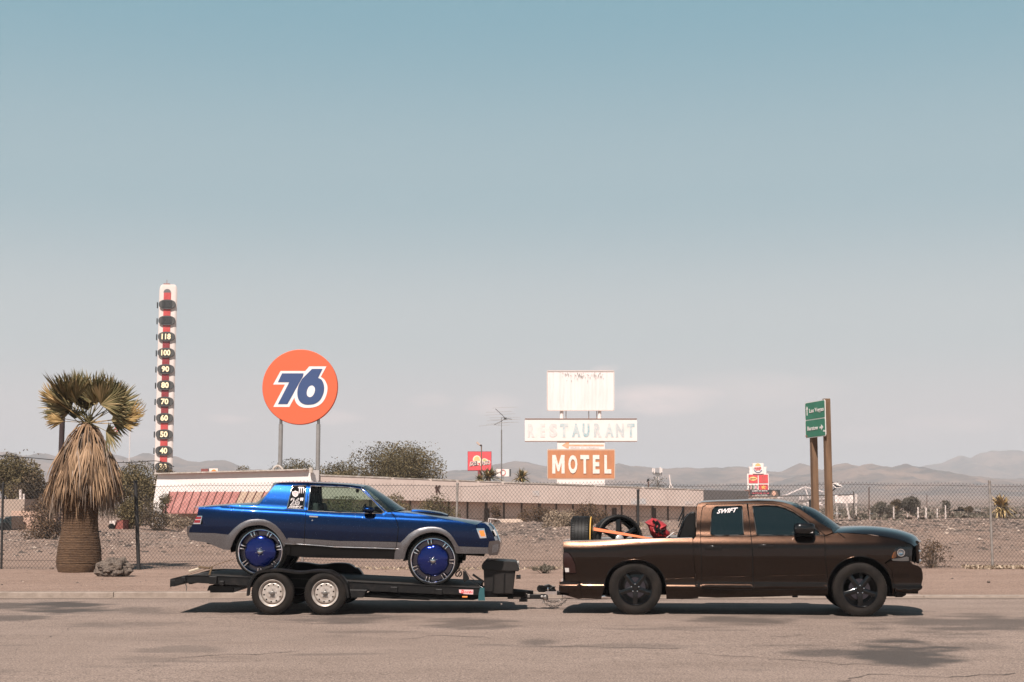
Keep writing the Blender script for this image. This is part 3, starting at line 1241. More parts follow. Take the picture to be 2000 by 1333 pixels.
# ================================================================== MOTEL
def build_motel():
 pk = mat('pinkish stucco fascia', (0.64, 0.52, 0.465), .85, col2=(0.56, 0.45, 0.40), nscale=.9, bump=.2, bscale=14)
 wh = mat('white stucco', (0.78, 0.72, 0.69), .85, col2=(0.72, 0.66, 0.63), nscale=.6, bump=.15, bscale=10)
 wall = mat('beige wall panel', (0.60, 0.48, 0.41), .9, col2=(0.50, 0.39, 0.33), nscale=1.2)
 dark = mat('dark wood post', (0.06, 0.04, 0.03), .8)
 cap_m = mat('white roof edge', (0.55, 0.49, 0.45), .8, col2=(0.3, 0.25, 0.2), nscale=3)
 Y0, Y1 = 76.0, 93.0
 X0, X1 = P(611, 930, Y0).x, P(1374, 957, Y1).x
 root = thing('motel_building', 'long low abandoned building with pinkish fascia and a white wing behind the fence', 'building', (X0, Y0, .3))
 zt0, zt1 = P(611, 929, Y0).z, P(1374, 958, Y1).z
 zb0, zb1 = P(611, 974, Y0).z, P(1374, 990, Y1).z
 d = Vector((X1 - X0, Y1 - Y0, 0))
 n_ = Vector((d.y, -d.x, 0)).normalized()
 back = -n_

 def along(t, z0, z1, off=0.0):
  p = Vector((X0, Y0, 0)) + d * t + back * off
  return Vector((p.x, p.y, z0 + (z1 - z0) * t))
 m_ = MB()
 nf = 9
 for k in range(nf):
  a, b = k / nf + .0004, (k + 1) / nf - .0004
  m_ = MB()
  m_.prism([along(a, zb0, zb1), along(b, zb0, zb1), along(b, zt0, zt1), along(a, zt0, zt1)], back * .5)
  m_.build('fascia_panel', pk, root)
 m_ = MB()
 rr = random.Random(5)
 k = 0.0
 while k < 1:
  L_ = rr.uniform(.02, .06)
  m_.bar(along(k, zt0 + .03, zt1 + .03, .2), along(min(1, k + L_), zt0 + .03, zt1 + .03, .2), .45, rr.uniform(.04, .09))
  k += L_ + (rr.random() < .25) * .006
 m_.build('roof_edge', cap_m, root, kind='stuff')
 m_ = MB()
 m_.add([along(0, zt0 - .1, zt1 - .1, .3), along(1, zt0 - .1, zt1 - .1, .3), along(1, zt0 - .1, zt1 - .1, 12), along(0, zt0 - .1, zt1 - .1, 12)], [(0, 1, 2, 3)])
 m_.build('roof', cap_m, root)
 m_ = MB()
 m_.prism([along(0, zb0 + .05, zb1 + .05, .4), along(1, zb0 + .05, zb1 + .05, .4), along(1, zb0 + .05, zb1 + .05, 2.4), along(0, zb0 + .05, zb1 + .05, 2.4)], (0, 0, .06))
 m_.build('soffit', dark, root)
 nw = 22
 for k in range(nw):
  a, b = k / nw + .002, (k + 1) / nw - .002
  m_ = MB()
  m_.prism([along(a, -.3, -.3, .6), along(b, -.3, -.3, .6), along(b, zb0 + .04, zb1 + .04, .6), along(a, zb0 + .04, zb1 + .04, .6)], back * .1)
  m_.build('wall_panel', wall, root)
 m_ = MB()
 m_.prism([along(0, -.3, -.3, 1.75), along(1, -.3, -.3, 1.75), along(1, zt0, zt1, 1.75), along(0, zt0, zt1, 1.75)], back * 8)
 m_.build('wall', wall, root)
 for k in range(nw + 1):
  t = k / nw
  m_ = MB()
  w_ = .06 if k % 3 else .16
  m_.bar(along(t, -.3, -.3, .56), along(t, zb0 + .04, zb1 + .04, .56), w_, .08)
  m_.build('post', dark, root)
 for t in (.405, .655, .745, .86):
  m_ = MB()
  m_.prism([along(t, -.3, -.3, 0.57), along(t + .012, -.3, -.3, .57), along(t + .012, 1.5, 1.5, .57), along(t, 1.5, 1.5, .57)], n_ * .03)
  m_.build('door', dark, root)

 def on_fascia(px, py, off=.02):
  dd = ray(px, py)
  nn = n_
  t = (Vector((X0, Y0, 0)) - Vector((0, 0, CAM_H))).dot(nn) / dd.dot(nn)
  return Vector((0, 0, CAM_H)) + dd * t + nn * off
 m_ = MB()
 c = on_fascia(855, 955.5)
 KK = [(0, 0), (0, 1), (.3, 1), (.3, .6), (.66, 1), (1, 1), (.55, .52), (1, 0), (.66, 0), (.3, .42), (.3, 0)]
 du = d.normalized()
 m_.prism([c + du * (.32 * (a - .5)) + Vector((0, 0, .42 * (b - .5))) for a, b in KK], n_ * .03)
 m_.build('lettering', mat('rust brown letter', (.07, .035, .028), .8), root)
 m_ = MB()
 m_.prism([on_fascia(848.5, 951.5), on_fascia(851, 951.5), on_fascia(851, 955), on_fascia(849.5, 955)], n_ * .02)
 m_.build('letter_remnant', mat('rust brown remnant', (.07, .035, .028), .8), root)
 pale = mat('faded blue patch', (.52, .50, .50), .85, col2=(.60, .49, .44), nscale=1.5)
 for (x0, y0, x1, y1) in ((1040, 959, 1053, 970), (1232, 974, 1262, 985), (1338, 980, 1352, 986)):
  m_ = MB()
  m_.prism([on_fascia(x0, y1, .004), on_fascia(x1, y1, .004), on_fascia(x1, y0, .004), on_fascia(x0, y0, .004)], n_ * .01)
  m_.build('paint_patch', pale, root)
 # ---- white wing
 A = Vector((P(308, 926, 84).x, 84, 0))
 B = Vector((X0 - .12, Y0 - .35, 0))
 zta, ztb = P(308, 926.5, 84).z, P(608, 918.5, Y0 - .35).z
 e = B - A
 n2 = Vector((e.y, -e.x, 0)).normalized()
 m_ = MB()
 z_b = 1.1
 sl = n2 * .55
 m_.prism([A + n2 * .10 + Vector((-.32, 0, .2)), B + n2 * .10 + Vector((0, 0, .2)), B + Vector((0, 0, ztb)), A + Vector((0, 0, zta))], -n2 * .4)
 m_.build('wing_wall', wh, root)
 m_ = MB()
 m_.prism([B + Vector((0, 0, .0)), B - n2 * .5, B - n2 * .5 + Vector((0, 0, ztb)), B + Vector((0, 0, ztb))], Vector((.12, 0, 0)))
 m_.build('wing_end', wh, root)
 m_ = MB()
 m_.bar(A + Vector((0, 0, zta + .03)), B + Vector((0, 0, ztb + .03)), .5, .07)
 m_.build('roof_trim', cap_m, root)
 m_ = MB()
 m_.bar(B + Vector((.1, -.2, ztb - .15)), B + Vector((.1, -.2, ztb + .12)), .18, .18)
 m_.build('vent_cap', cap_m, root)
 m_ = MB()
 m_.tube([P(533 + 19 * t, 917 - 7 * math.sin(math.pi * t), 80) for t in np.linspace(0, 1, 9)], .055, 6)
 m_.build('roof_hoop', cap_m, root)
 u = e.normalized()

 def onw(px, py, off):
  dd = ray(px, py)
  t = (A + n2 * off - Vector((0, 0, CAM_H))).dot(n2) / dd.dot(n2)
  return Vector((0, 0, CAM_H)) + dd * t
 red = mat('dusty red sheet metal', (.33, .125, .108), .6, col2=(.42, .19, .165), nscale=1.3)
 tan = mat('bare tan sheet metal', (.42, .30, .22), .6, col2=(.36, .25, .19), nscale=1.3)
 seam = mat('awning seam', (.10, .035, .03), .6)
 xt = [332 + 15.4 * i for i in range(18)]
 xb = [318 + 14.9 * i for i in range(18)]
 for i in range(17):
  t0, t1 = onw(xt[i] + .4, 961, .3), onw(xt[i + 1] - .4, 961, .3)
  b0, b1 = onw(xb[i] + .4, 1002, 1.7), onw(xb[i + 1] - .4, 1002, 1.7)
  m_ = MB()
  m_.prism([b0, b1, t1, t0], Vector((0, 0, -.05)))
  m_.build('roof_tray', tan if 9 <= i <= 11 else red, root)
  m_ = MB()
  m_.bar(onw(xt[i], 960.3, .3), onw(xb[i], 1002, 1.7), .05, .08)
  m_.build('standing_seam', seam, root)
 m_ = MB()
 cw = mat('cream wall', (.60, .44, .34), .85, col2=(.52, .38, .30), nscale=.8)
 a, b = onw(325, 1003, .5), onw(560, 1003, .5)
 m_.prism([Vector((a.x, a.y, 0)), Vector((b.x, b.y, 0)), b, a], -n2 * .3)
 m_.build('lower_wall', cw, root)
 m_ = MB()
 gm = mat('grey far wall', (.27, .245, .235), .9)
 m_.prism([P(1373, 1010, 112), P(1462, 1010, 125), P(1462, 959, 125), P(1373, 957.5, 112)], (0, 4, 0))
 m_.build('rear_wing', gm, root)
 return onw


build_motel()


# ================================================================== SIGNS
def poly3(px, Y):
 return [P(x, y, Y) for x, y in px]


def build_signs():
 steel = mat('grey painted pole', (.27, .26, .255), .55, .2, col2=(.21, .195, .185), nscale=2)
 # ---- round orange 76 sign
 Y = 104.0
 C6 = lambda l: [(280 + x * .3, 540 + y * .3) for x, y in l]
 c = P(586.3, 756.5, Y)
 Rr = (P(660, 756.5, Y) - P(512.6, 756.5, Y)).length / 2
 root = thing('service_station_sign', 'round orange 76 sign on two grey poles', 'sign', (c.x, Y, .4))
 org = mat('orange sign face', (.66, .105, .036), .6)
 m_ = MB()
 m_.lathe([(.0, -.16), (Rr - .05, -.16), (Rr - .015, -.13), (Rr, -.07), (Rr, .16), (.0, .16)], tuple(c), 'y', 96)
 m_.build('disc', [org], root, smooth=30)
 wm, bm = mat('white sign vinyl', (.74, .69, .68), .5), mat('navy sign vinyl', (.030, .060, .165), .5)
 w7 = C6([(893, 617), (1062, 617), (1060, 650), (950, 851), (846, 851), (922, 705), (845, 705)])
 w6 = C6(bezier([(1080, 587), (1192, 587)], 1) + bezier([(1155, 655), (1180, 675), (1197, 712), (1197, 750), (1183, 795), (1155, 832), (1115, 852), (1060, 857), (1020, 848), (992, 820), (982, 780), (985, 735), (1000, 693), (1030, 645)], 4))
 b7 = C6([(903, 632), (1043, 632), (1040, 650), (937, 832), (876, 832), (950, 689), (876, 689)])
 b6 = C6([(1098, 603), (1166, 603)] + bezier([(1137, 662), (1158, 672), (1172, 697), (1177, 730), (1170, 768), (1150, 805), (1115, 830), (1065, 836), (1030, 825), (1008, 797), (1002, 755), (1010, 712), (1033, 668)], 4))
 hol = C6(bezier([(1100, 712), (1116, 728), (1114, 757), (1100, 780), (1082, 787), (1066, 775), (1065, 748), (1078, 720)], 4, closed=True))
 for k, (pl, mt, nm) in enumerate(((w7, wm, 'numeral_outline'), (w6, wm, 'numeral_outline'), (b7, bm, 'numeral'), (b6, bm, 'numeral'), (hol, wm, 'numeral_counter'))):
  m_ = MB()
  yy = Y - .175 - .012 * k
  pts = poly3(pl, yy)
  m_.prism(pts, (0, .012, 0))
  m_.build(nm, mt, root)
 for px in (548.6, 621.8):
  m_ = MB()
  a = P(px, 826, Y)
  m_.tube([(a.x, Y + .02, 0), (a.x, Y + .02, P(px, 829, Y).z)], .155, 16)
  m_.build('pole', steel, root, smooth=50)
  m_ = MB()
  m_.tube([(a.x, Y + .02, P(px, 829, Y).z), (a.x, Y + .02, P(px, 812, Y).z)], .11, 14)
  m_.build('pole_neck', mat('dark pole neck', (.10, .095, .09), .6), root, smooth=50)

 # ---- thermometer tower
 Y = 232.0
 base = P(322, 925, Y)
 x0, x1 = P(305.5, 600, Y).x, P(342.5, 600, Y).x
 cx = (P(324.5, 600, Y).x + P(321.5, 900, Y).x) / 2
 wd = (x1 - x0)
 ztop = P(324, 556, Y).z
 root = thing('thermometer_tower', 'giant white thermometer tower with red column and numbers from 40 to 118', 'tower', (cx, Y, 0))
 wm2 = mat('white tower panel', (.66, .575, .54), .75, col2=(.60, .52, .48), nscale=.4)
 m_ = MB()
 def plan(s):
  pts = []
  h = wd / 2
  for (ax, ay, a0, a1) in ((-h + .55, .55, 180 + 30, 270), (h - .55, .55, 270, 330), (0, wd * .80, 330 - 360 + 60, 150)):
   for k in range(6):
    a = R(a0 + (a1 - a0) * k / 5)
    pts.append((cx + (ax + .55 * math.cos(a)) * s, Y + (ay + .55 * math.sin(a)) * 1.0))
  return pts
 zz = [(0, 1)] + [(z, 1) for z in np.linspace(3, ztop - 1.0, 14)] + [(ztop - .5, .95), (ztop - .15, .86), (ztop, .70)]
 rows = []
 for z, s in zz:
  r_ = [(x, y, z) for x, y in plan(s)]
  rows.append(r_ + [r_[0]])
 m_.grid(rows)
 m_.add([(x, y, ztop) for x, y in plan(.70)], [tuple(range(18))])
 m_.build('shaft', wm2, root, smooth=40)
 m_ = MB()
 p = P(323, 552, Y)
 m_.tube([(p.x, Y + 1, ztop), (p.x, Y + 1, ztop + .9)], .05, 6)
 m_.box((p.x, Y + 1, ztop + .15), (1.0, .5, .3))
 m_.build('beacon', mat('beacon', (.25, .12, .1), .6), root)
 ovals = [594.5, 626, 657.5, 689, 721, 752.5, 784.5, 816.5, 848.5, 880.5, 912]
 txts = ['130', '120', '118', '100', '90', '80', '70', '60', '50', '40', '30']
 cxp = lambda y: 326.3 - (y - 594) * .0235
 zf = lambda y: P(cxp(y), y, Y - .1).z
 edges = [572] + ovals + [925]
 gm = mat('dark grey plate', (.052, .05, .048), .6)
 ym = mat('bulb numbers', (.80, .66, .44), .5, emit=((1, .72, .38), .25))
 dm = mat('unlit numbers', (.022, .021, .021), .5)
 bk = mat('plate black', (.004, .004, .004), .6)
 rb, rd = mat('red panel', (.42, .035, .032), .5, col2=(.50, .06, .055), nscale=1.3), mat('deep red panel', (.17, .012, .016), .5, col2=(.25, .02, .025), nscale=1.6)
 for i in range(len(edges) - 1):
  ya, yb = edges[i], edges[i + 1]
  a, b = P(cxp(ya), ya, Y - .08), P(cxp(yb), yb, Y - .08)
  m_ = MB()
  m_.box(((a.x + b.x) / 2, Y - .02, (a.z + b.z) / 2), (1.16, .20, a.z - b.z))
  m_.build('red_panel', rb if i in (0, 1, 2, 9, 10, 8) else rd, root)
 m_ = MB()
 a = P(cxp(572), 572, Y)
 m_.lathe([(.0, -.14), (.60, -.14), (.60, .08)], (a.x, Y, a.z), 'y', 20, a0=0, a1=math.pi)
 m_.build('column_cap', mat('grey cap', (.12, .11, .11), .6), root)
 for i, (yp, t) in enumerate(zip(ovals, txts)):
  c = P(cxp(yp) - .6, yp, Y - .5)
  w_, h_ = 1.36, .80
  for nm, yy, s, mt in (('number_plate', -.35, 1.0, gm),):
   m_ = MB()
   ring = [(c.x + w_ * math.copysign(abs(math.cos(a)) ** 1.0, math.cos(a)), yy + Y, c.z + h_ * math.copysign(abs(math.sin(a)) ** .72, math.sin(a))) for a in np.linspace(0, 2 * math.pi, 29)[:-1]]
   m_.prism(ring[::-1], (0, .35, 0))
   pl = m_.build(nm, mt, root)
   MW[pl] = MW[root]
  m_ = MB()
  m_.box((c.x, Y - .37, c.z), (1.62, .05, 1.15))
  m_.build('number_field', bk, pl)
  m_ = MB()
  m_.text(t, (c.x, Y - .40, c.z), (1, 0, 0), (0, 0, 1), 1.5 if len(t) == 3 else 1.22, .96, .02, bold=.035)
  m_.build('numerals', ym if i >= 2 else dm, pl)
  m_ = MB()
  m_.box((x0 + (c.x - P(cxp(594) - .6, 594, Y - .5).x) - .04, Y + .8, c.z), (.10, .6, 1.0))
  m_.build('side_plate', gm, root, bevel=.08)

 # ---- motel and restaurant sign
 Y = 128.0
 C7 = lambda l: [(890 + x / 4.4425, 700 + y / 4.4433) for x, y in l]
 white = mat('weathered white sign board', (.74, .66, .63), .8, col2=(.66, .585, .55), nscale=.9, lo=.5, hi=.7)
 rust = mat('rust edge', (.22, .13, .10), .9)
 c = P(1135, 945, Y)
 root = thing('motel_sign', 'tall old sign stack: blank white corrugated board, RESTAURANT board and orange MOTEL board', 'sign', (c.x, Y, .4))

 def board(name, box, dep, material, yo=0.0):
  x0, y0, x1, y1 = box
  a, b = P(x0, y1, Y), P(x1, y0, Y)
  m_ = MB()
  m_.box(((a.x + b.x) / 2, Y + dep / 2 + yo, (a.z + b.z) / 2), (b.x - a.x, dep, b.z - a.z))
  return m_.build(name, material, root)
 a, b = P(1069, 802, Y), P(1199, 725, Y)
 m_ = MB()
 n = 48
 rows = []
 for z in (a.z + .05, b.z - .05):
  r_ = []
  for k in range(n * 4 + 1):
   x = a.x + (b.x - a.x) * k / (n * 4)
   r_.append((x, Y - (.035 if k % 4 in (1, 2) else 0.0) - .01, z))
  rows.append(r_)
 m_.grid(rows)
 cor = mat('corrugated white sheet', (.78, .72, .71), .7, col2=(.70, .63, .61), nscale=2, sx=(1, 1, .12))
 m_.build('corrugated_sheet', cor, root)
 board('board_box', (1069, 725, 1199, 802), .5, white, .01)
 m_ = MB()
 for (p, q) in (((1069, 725), (1199, 725)), ((1069, 802), (1199, 802)), ((1069, 725), (1069, 802)), ((1199, 725), (1199, 802))):
  m_.bar(P(*p, Y - .03), P(*q, Y - .03), .09, .09)
 m_.build('board_trim', mat('pink grey trim', (.60, .51, .47), .8), root)
 m_ = MB()
 rr = random.Random(8)
 for xc, n_s in ((1105, 14), (1134, 24), (1160, 12), (1171, 10), (1120, 8), (1150, 8)):
  for k in range(n_s):
   x = xc + rr.gauss(0, 4)
   y = 728 + abs(rr.gauss(0, 6))
   p = P(x, y, Y - .052)
   h_ = rr.uniform(.05, .26)
   w_ = rr.uniform(.02, .07)
   m_.add([p, p + Vector((w_, 0, rr.uniform(-.02, .02))), p + Vector((w_ * rr.uniform(.4, 1), 0, -h_)), p + Vector((0, 0, -h_ * .8))], [(0, 1, 2, 3)])
 m_.build('rust_streak', mat('peeled paint', (.34, .31, .29), .9), root, kind='stuff')
 for px, w_ in ((1097, .33), (1171, .33)):
  m_ = MB()
  m_.tube([P(px, 819, Y + .25), P(px, 801, Y + .25)], w_ / 2, 12)
  m_.build('post', white, root, smooth=50)
 for px in (1105.5, 1150, 1165.5):
  m_ = MB()
  m_.tube([P(px, 819, Y + .3), P(px, 801, Y + .3)], .035, 6)
  m_.build('conduit', rust, root)
 board('restaurant_board', (1025, 818, 1244, 863), .45, white)
 m_ = MB()
 for (p, q) in (((1025, 862.5), (1244, 862.5)), ((1025, 818.5), (1244, 818.5))):
  m_.bar(P(*p, Y - .02), P(*q, Y - .02), .05, .07)
 m_.build('board_trim', rust, root)
 lx = [(625, 683, 'R', .42), (735, 775, 'E', .26), (812, 880, 'S', .42), (905, 975, 'T', .62), (1008, 1082, 'A', .78), (1100, 1162, 'U', 1.0), (1200, 1265, 'R', .7), (1297, 1370, 'A', .6), (1390, 1460, 'N', .72), (1487, 1553, 'T', .8)]
 for xa, xb, ch, k in lx:
  cc = C7([((xa + xb) / 2, 626)])[0]
  p = P(cc[0], cc[1], Y - .012)
  wpx = (xb - xa) / 4.4425 / F * Y
  hpx = 118 / 4.4433 / F * Y
  base_ = np.array((.70, .63, .60))
  blue = np.array((.25, .40, .44)) if ch in 'TAU' else np.array((.36, .42, .44))
  dk = tuple(base_ * (1 - k) + blue * k)
  lt = tuple(base_ * (1 - k * .45) + blue * k * .45)
  m_ = MB()
  m_.text(ch, p, (1, 0, 0), (0, 0, 1), wpx, hpx, .012, bold=.055)
  m_.build('lettering', mat('faded letter ' + ch + str(xa), dk, .85, col2=lt, nscale=2.2, lo=.42, hi=.58), root)
 board('arrow_board', (1088.5, 863.3, 1181, 879.5), .4, white, .02)
 om = mat('orange arrow paint', (.72, .28, .13), .8, col2=(.70, .42, .30), nscale=3)
 m_ = MB()
 m_.prism([P(*q, Y - .0) for q in C7([(922, 757), (965, 728), (985, 728), (982, 750), (1285, 750), (1285, 763), (982, 763), (982, 782), (965, 782)])], (0, .012, 0))
 m_.build('arrow', om, root)
 m_ = MB()
 q = P(*C7([(1120, 777)])[0], Y - .0)
 r5 = random.Random(5)
 for k in range(26):
  if k in (9, 13):
   continue
  h5 = r5.uniform(.07, .13)
  m_.box(q + Vector((-1.25 + .098 * k, 0, (h5 - .13) / 2)), (r5.uniform(.03, .055), .012, h5))
 m_.build('worn_lettering', mat('grey small print', (.40, .34, .32), .85), root, kind='stuff')
 obm = mat('weathered orange board', (.50, .20, .085), .8, col2=(.42, .17, .08), nscale=2.2, sx=(1, 1, .3))
 n = 12
 x0, x1 = 1070, 1200
 for k in range(n):
  a, b = P(x0 + (x1 - x0) * k / n + .12, 934.5, Y), P(x0 + (x1 - x0) * (k + 1) / n - .12, 880, Y)
  m_ = MB()
  m_.box(((a.x + b.x) / 2, Y + .2, (a.z + b.z) / 2), (b.x - a.x, .4, b.z - a.z))
  m_.build('sign_panel', obm, root)
 m_ = MB()
 for (p, q) in (((1069.6, 934.8), (1200.4, 934.8)), ((1069.6, 879.8), (1200.4, 879.8)), ((1069.6, 880), (1069.6, 935)), ((1200.4, 880), (1200.4, 935))):
  m_.bar(P(*p, Y + .05), P(*q, Y + .05), .07, .2)
 m_.build('board_trim', mat('pale trim', (.50, .36, .28), .8), root)
 lm = mat('cream letters', (.74, .66, .61), .8, col2=(.66, .50, .42), nscale=5, lo=.5, hi=.7)
 for xa, xb, ch in ((838, 945, 'M'), (978, 1056, 'O'), (1082, 1158, 'T'), (1190, 1248, 'E'), (1290, 1350, 'L')):
  cc = C7([((xa + xb) / 2, 921)])[0]
  m_ = MB()
  wl_, hl_ = (xb - xa) / 4.4425 / F * Y, 160 / 4.4433 / F * Y
  if ch == 'M':
   c_ = P(cc[0], cc[1], Y - .03)
   m_.prism([c_ + Vector((wl_ * (a - .5), 0, hl_ * (b - .5))) for a, b in [(0, 0), (0, 1), (.28, 1), (.5, .46), (.72, 1), (1, 1), (1, 0), (.75, 0), (.75, .58), (.57, .12), (.43, .12), (.25, .58), (.25, 0)]], (0, .03, 0))
  else:
   m_.text(ch, P(cc[0], cc[1], Y - .03), (1, 0, 0), (0, 0, 1), wl_, hl_, .03, bold=.045)
  m_.build('lettering', lm, root)
 board('base_board', (1088, 935.6, 1181.5, 1010), .4, white, .02)
 return steel


STEEL = build_signs()


def build_small_signs():
 white = mat('sign white', (.76, .68, .64), .6)
 # ---- red taco restaurant sign
 Y = 205.0
 C = lambda l: [(900 + x / 12.5, 860 + y / 12.5) for x, y in l]
 c = P(936.5, 901, Y)
 root = thing('restaurant_sign', 'square red Del Taco sign with a yellow sun and white script behind the roof', 'sign', (c.x, Y, .4))
 a, b = P(*C([(165, 750)])[0], Y), P(*C([(750, 275)])[0], Y)
 m_ = MB()
 m_.box(((a.x + b.x) / 2, Y + .3, (a.z + b.z) / 2), (b.x - a.x, .5, b.z - a.z))
 m_.build('cabinet', mat('dark red frame', (.30, .03, .05), .5), root)
 m_ = MB()
 m_.box(((a.x + b.x) / 2, Y + .04, (a.z + b.z) / 2), (b.x - a.x - .18, .06, b.z - a.z - .18))
 m_.build('face', mat('coral red face', (.72, .075, .085), .5), root)
 for nm, pts, col, yo in (('sun_outline', [(290, 500), (300, 430), (340, 385), (395, 372), (450, 390), (480, 440), (500, 480), (560, 445), (620, 455), (670, 490), (690, 515), (640, 560), (400, 560)], (.80, .66, .52), 0),
        ('sun_emblem', [(320, 500), (328, 440), (362, 405), (405, 395), (440, 415), (462, 460), (470, 500)], (.80, .47, .20), .02),
        ('hill_emblem', [(520, 480), (570, 462), (620, 475), (660, 515), (560, 520)], (.42, .40, .16), .02)):
  m_ = MB()
  m_.prism(poly3(C(pts), Y - yo), (0, .02, 0))
  m_.build(nm, mat(nm, col, .6), root)
 for off, col, bo, yo in ((0, (.80, .66, .58), .10, .03), (0, (.10, .055, .075), .005, .06)):
  for t, x0, x1, yc, hh in (('DEL', 215, 440, 572, 110), ('TACO', 455, 720, 560, 110)):
   m_ = MB()
   q = P(*C([((x0 + x1) / 2, yc)])[0], Y - yo)
   k = 1.0 if bo > .05 else .86
   m_.text(t, q, (1, 0, .12), (0, 0, 1), (x1 - x0) / 12.5 / F * Y * k, hh / 12.5 / F * Y * k, .02, bold=bo, shear=.15)
   m_.build('lettering', mat('script', col, .6), root)
 m_ = MB()
 m_.bar((P(936.5, 920, Y).x, Y + .3, 0), (P(936.5, 920, Y).x, Y + .3, a.z), .5)
 m_.build('pole', mat('dark red pole', (.2, .03, .04), .6), root)
 # ---- low white sign with a ring
 Y = 190.0
 a, b = P(969, 931, Y), P(997, 916.8, Y)
 root = thing('shop_sign', 'small white sign box with a red ring between the two far palms', 'sign', (a.x, Y, .4))
 m_ = MB()
 m_.box(((a.x + b.x) / 2 - .1, Y, (a.z + b.z) / 2), (b.x - a.x - .2, .4, b.z - a.z))
 m_.build('cabinet', white, root)
 m_ = MB()
 m_.box((b.x - .02, Y + .05, (a.z + b.z) / 2), (.16, .6, b.z - a.z))
 m_.build('cabinet_end', mat('dark end', (.03, .03, .03), .6), root)
 m_ = MB()
 q = P(982.3, 923.5, Y - .22)
 m_.tube([q + Vector((.33 * math.cos(t), 0, .36 * math.sin(t))) for t in np.linspace(0, 2 * math.pi, 21)], .05, 6)
 m_.build('ring_emblem', mat('red ring', (.55, .12, .12), .6), root)
 m_ = MB()
 m_.bar(((a.x + b.x) / 2, Y, 0), ((a.x + b.x) / 2, Y, a.z), .25)
 m_.build('pole', STEEL, root)
 # ---- two small signs on the left horizon
 for i, (x0, y0, x1, y1, col, nm, lab) in enumerate(((393, 916, 407, 922.5, (.20, .05, .04), 'dark', 'low dark red roof sign beyond the white wing'),
              (409, 915.5, 426, 930, (.76, .66, .60), 'white', 'white sign box with an orange arch beyond the white wing'))):
  Y = 210.0
  a, b = P(x0, y1, Y), P(x1, y0, Y)
  root = thing('roof_sign', lab, 'sign', (a.x, Y, .4))
  m_ = MB()
  m_.box(((a.x + b.x) / 2, Y, (a.z + b.z) / 2), (b.x - a.x, .4, b.z - a.z))
  m_.build('cabinet', mat(nm + ' sign box', col, .6), root)
  m_ = MB()
  m_.bar(((a.x + b.x) / 2, Y, 0), ((a.x + b.x) / 2, Y, a.z), .3)
  m_.build('pole', STEEL, root)
  if i:
   m_ = MB()
   q = P(417.5, 923, Y - .22)
   m_.lathe([(.0, 0), (.42, 0), (.42, .02)], tuple(q), 'y', 16, a0=0, a1=math.pi)
   m_.build('arch_emblem', M['lens_amber'], root)
 # ---- food court sign tower beyond the truck cab
 Y = 320.0
 C = lambda l: [(1440 + x / 14.81, 895 + y / 14.81) for x, y in l]
 root = thing('food_sign_tower', 'sign tower of red and white restaurant panels with a crown-topped white board', 'sign', (P(1480, 950, Y).x, Y, .4))
 redm = mat('sign red', (.60, .06, .065), .5)

 def pb(name, box, dep, material, yo=0.0, par=None):
  a, b = P(*C([(box[0], box[3])])[0], Y), P(*C([(box[2], box[1])])[0], Y)
  m_ = MB()
  m_.box(((a.x + b.x) / 2, Y + dep / 2 - yo, (a.z + b.z) / 2), (b.x - a.x, dep, b.z - a.z))
  o = m_.build(name, material, par or root)
  MW[o] = MW[root]
  return o
 pb('frame', (300, 455, 905, 1180), .9, white)
 pb('crest_board', (445, 150, 750, 455), .8, white, .3)
 pb('crest_wing', (355, 255, 440, 455), .6, white)
 pb('crest_wing', (765, 255, 835, 455), .6, white)
 for x in (340, 850):
  m_ = MB()
  m_.prism(poly3(C([(x - 12, 250), (x + 12, 250), (x + 6, 285), (x - 6, 285)]), Y), (0, .5, 0))
  m_.build('crest_finial', white, root)
 m_ = MB()
 q = P(*C([(600, 255)])[0], Y - .32)
 m_.lathe([(.0, 0), (.62, 0), (.62, .03)], tuple(P(*C([(600, 235)])[0], Y - .33)), 'y', 18, a0=0, a1=math.pi)
 m_.build('bun_emblem', mat('bun orange', (.80, .42, .15), .6), root)
 m_ = MB()
 m_.text('BURGER', P(*C([(600, 285)])[0], Y - .36), (1, 0, .04), (0, 0, 1), 1.55, .34, .03, bold=.04)
 m_.text('KING', P(*C([(600, 335)])[0], Y - .36), (1, 0, .04), (0, 0, 1), 1.15, .34, .03, bold=.04)
 m_.build('lettering', redm, root)
 m_ = MB()
 c0 = P(*C([(600, 310)])[0], Y - .34)
 m_.tube([c0 + Vector((.92 * math.cos(t), 0, .82 * math.sin(t))) for t in np.linspace(R(170), R(340), 16)], .075, 5)
 m_.build('ring_emblem', mat('ring blue', (.04, .10, .22), .6), root)
 pb('food_panel', (328, 480, 588, 725), .2, redm, .1)
 m_ = MB()
 pp = C([(345, 600), (370, 560), (460, 538), (550, 560), (580, 595), (550, 635), (460, 658), (370, 635)])
 m_.prism(poly3(pp, Y - .14), (0, .04, 0))
 m_.build('badge', mat('badge yellow', (.82, .60, .22), .6), root)
 m_ = MB()
 m_.text("DENNY'S", P(*C([(460, 597)])[0], Y - .17), (1, 0, 0), (0, 0, 1), 1.35, .38, .03, bold=.03)
 m_.build('lettering', mat('badge red', (.25, .07, .05), .6), root)
 pb('food_panel', (622, 480, 885, 725), .2, redm, .1)
 m_ = MB()
 for x in (730, 785):
  m_.tube([P(*C([(x - 22, 690)])[0], Y - .15), P(*C([(x - 14, 560)])[0], Y - .15), P(*C([(x, 520)])[0], Y - .15), P(*C([(x + 14, 560)])[0], Y - .15), P(*C([(x + 22, 690)])[0], Y - .15)], .05, 5)
 m_.build('arch_emblem', mat('dull arch', (.50, .13, .09), .6), root)
 pb('food_panel', (335, 765, 590, 900), .2, white, .1)
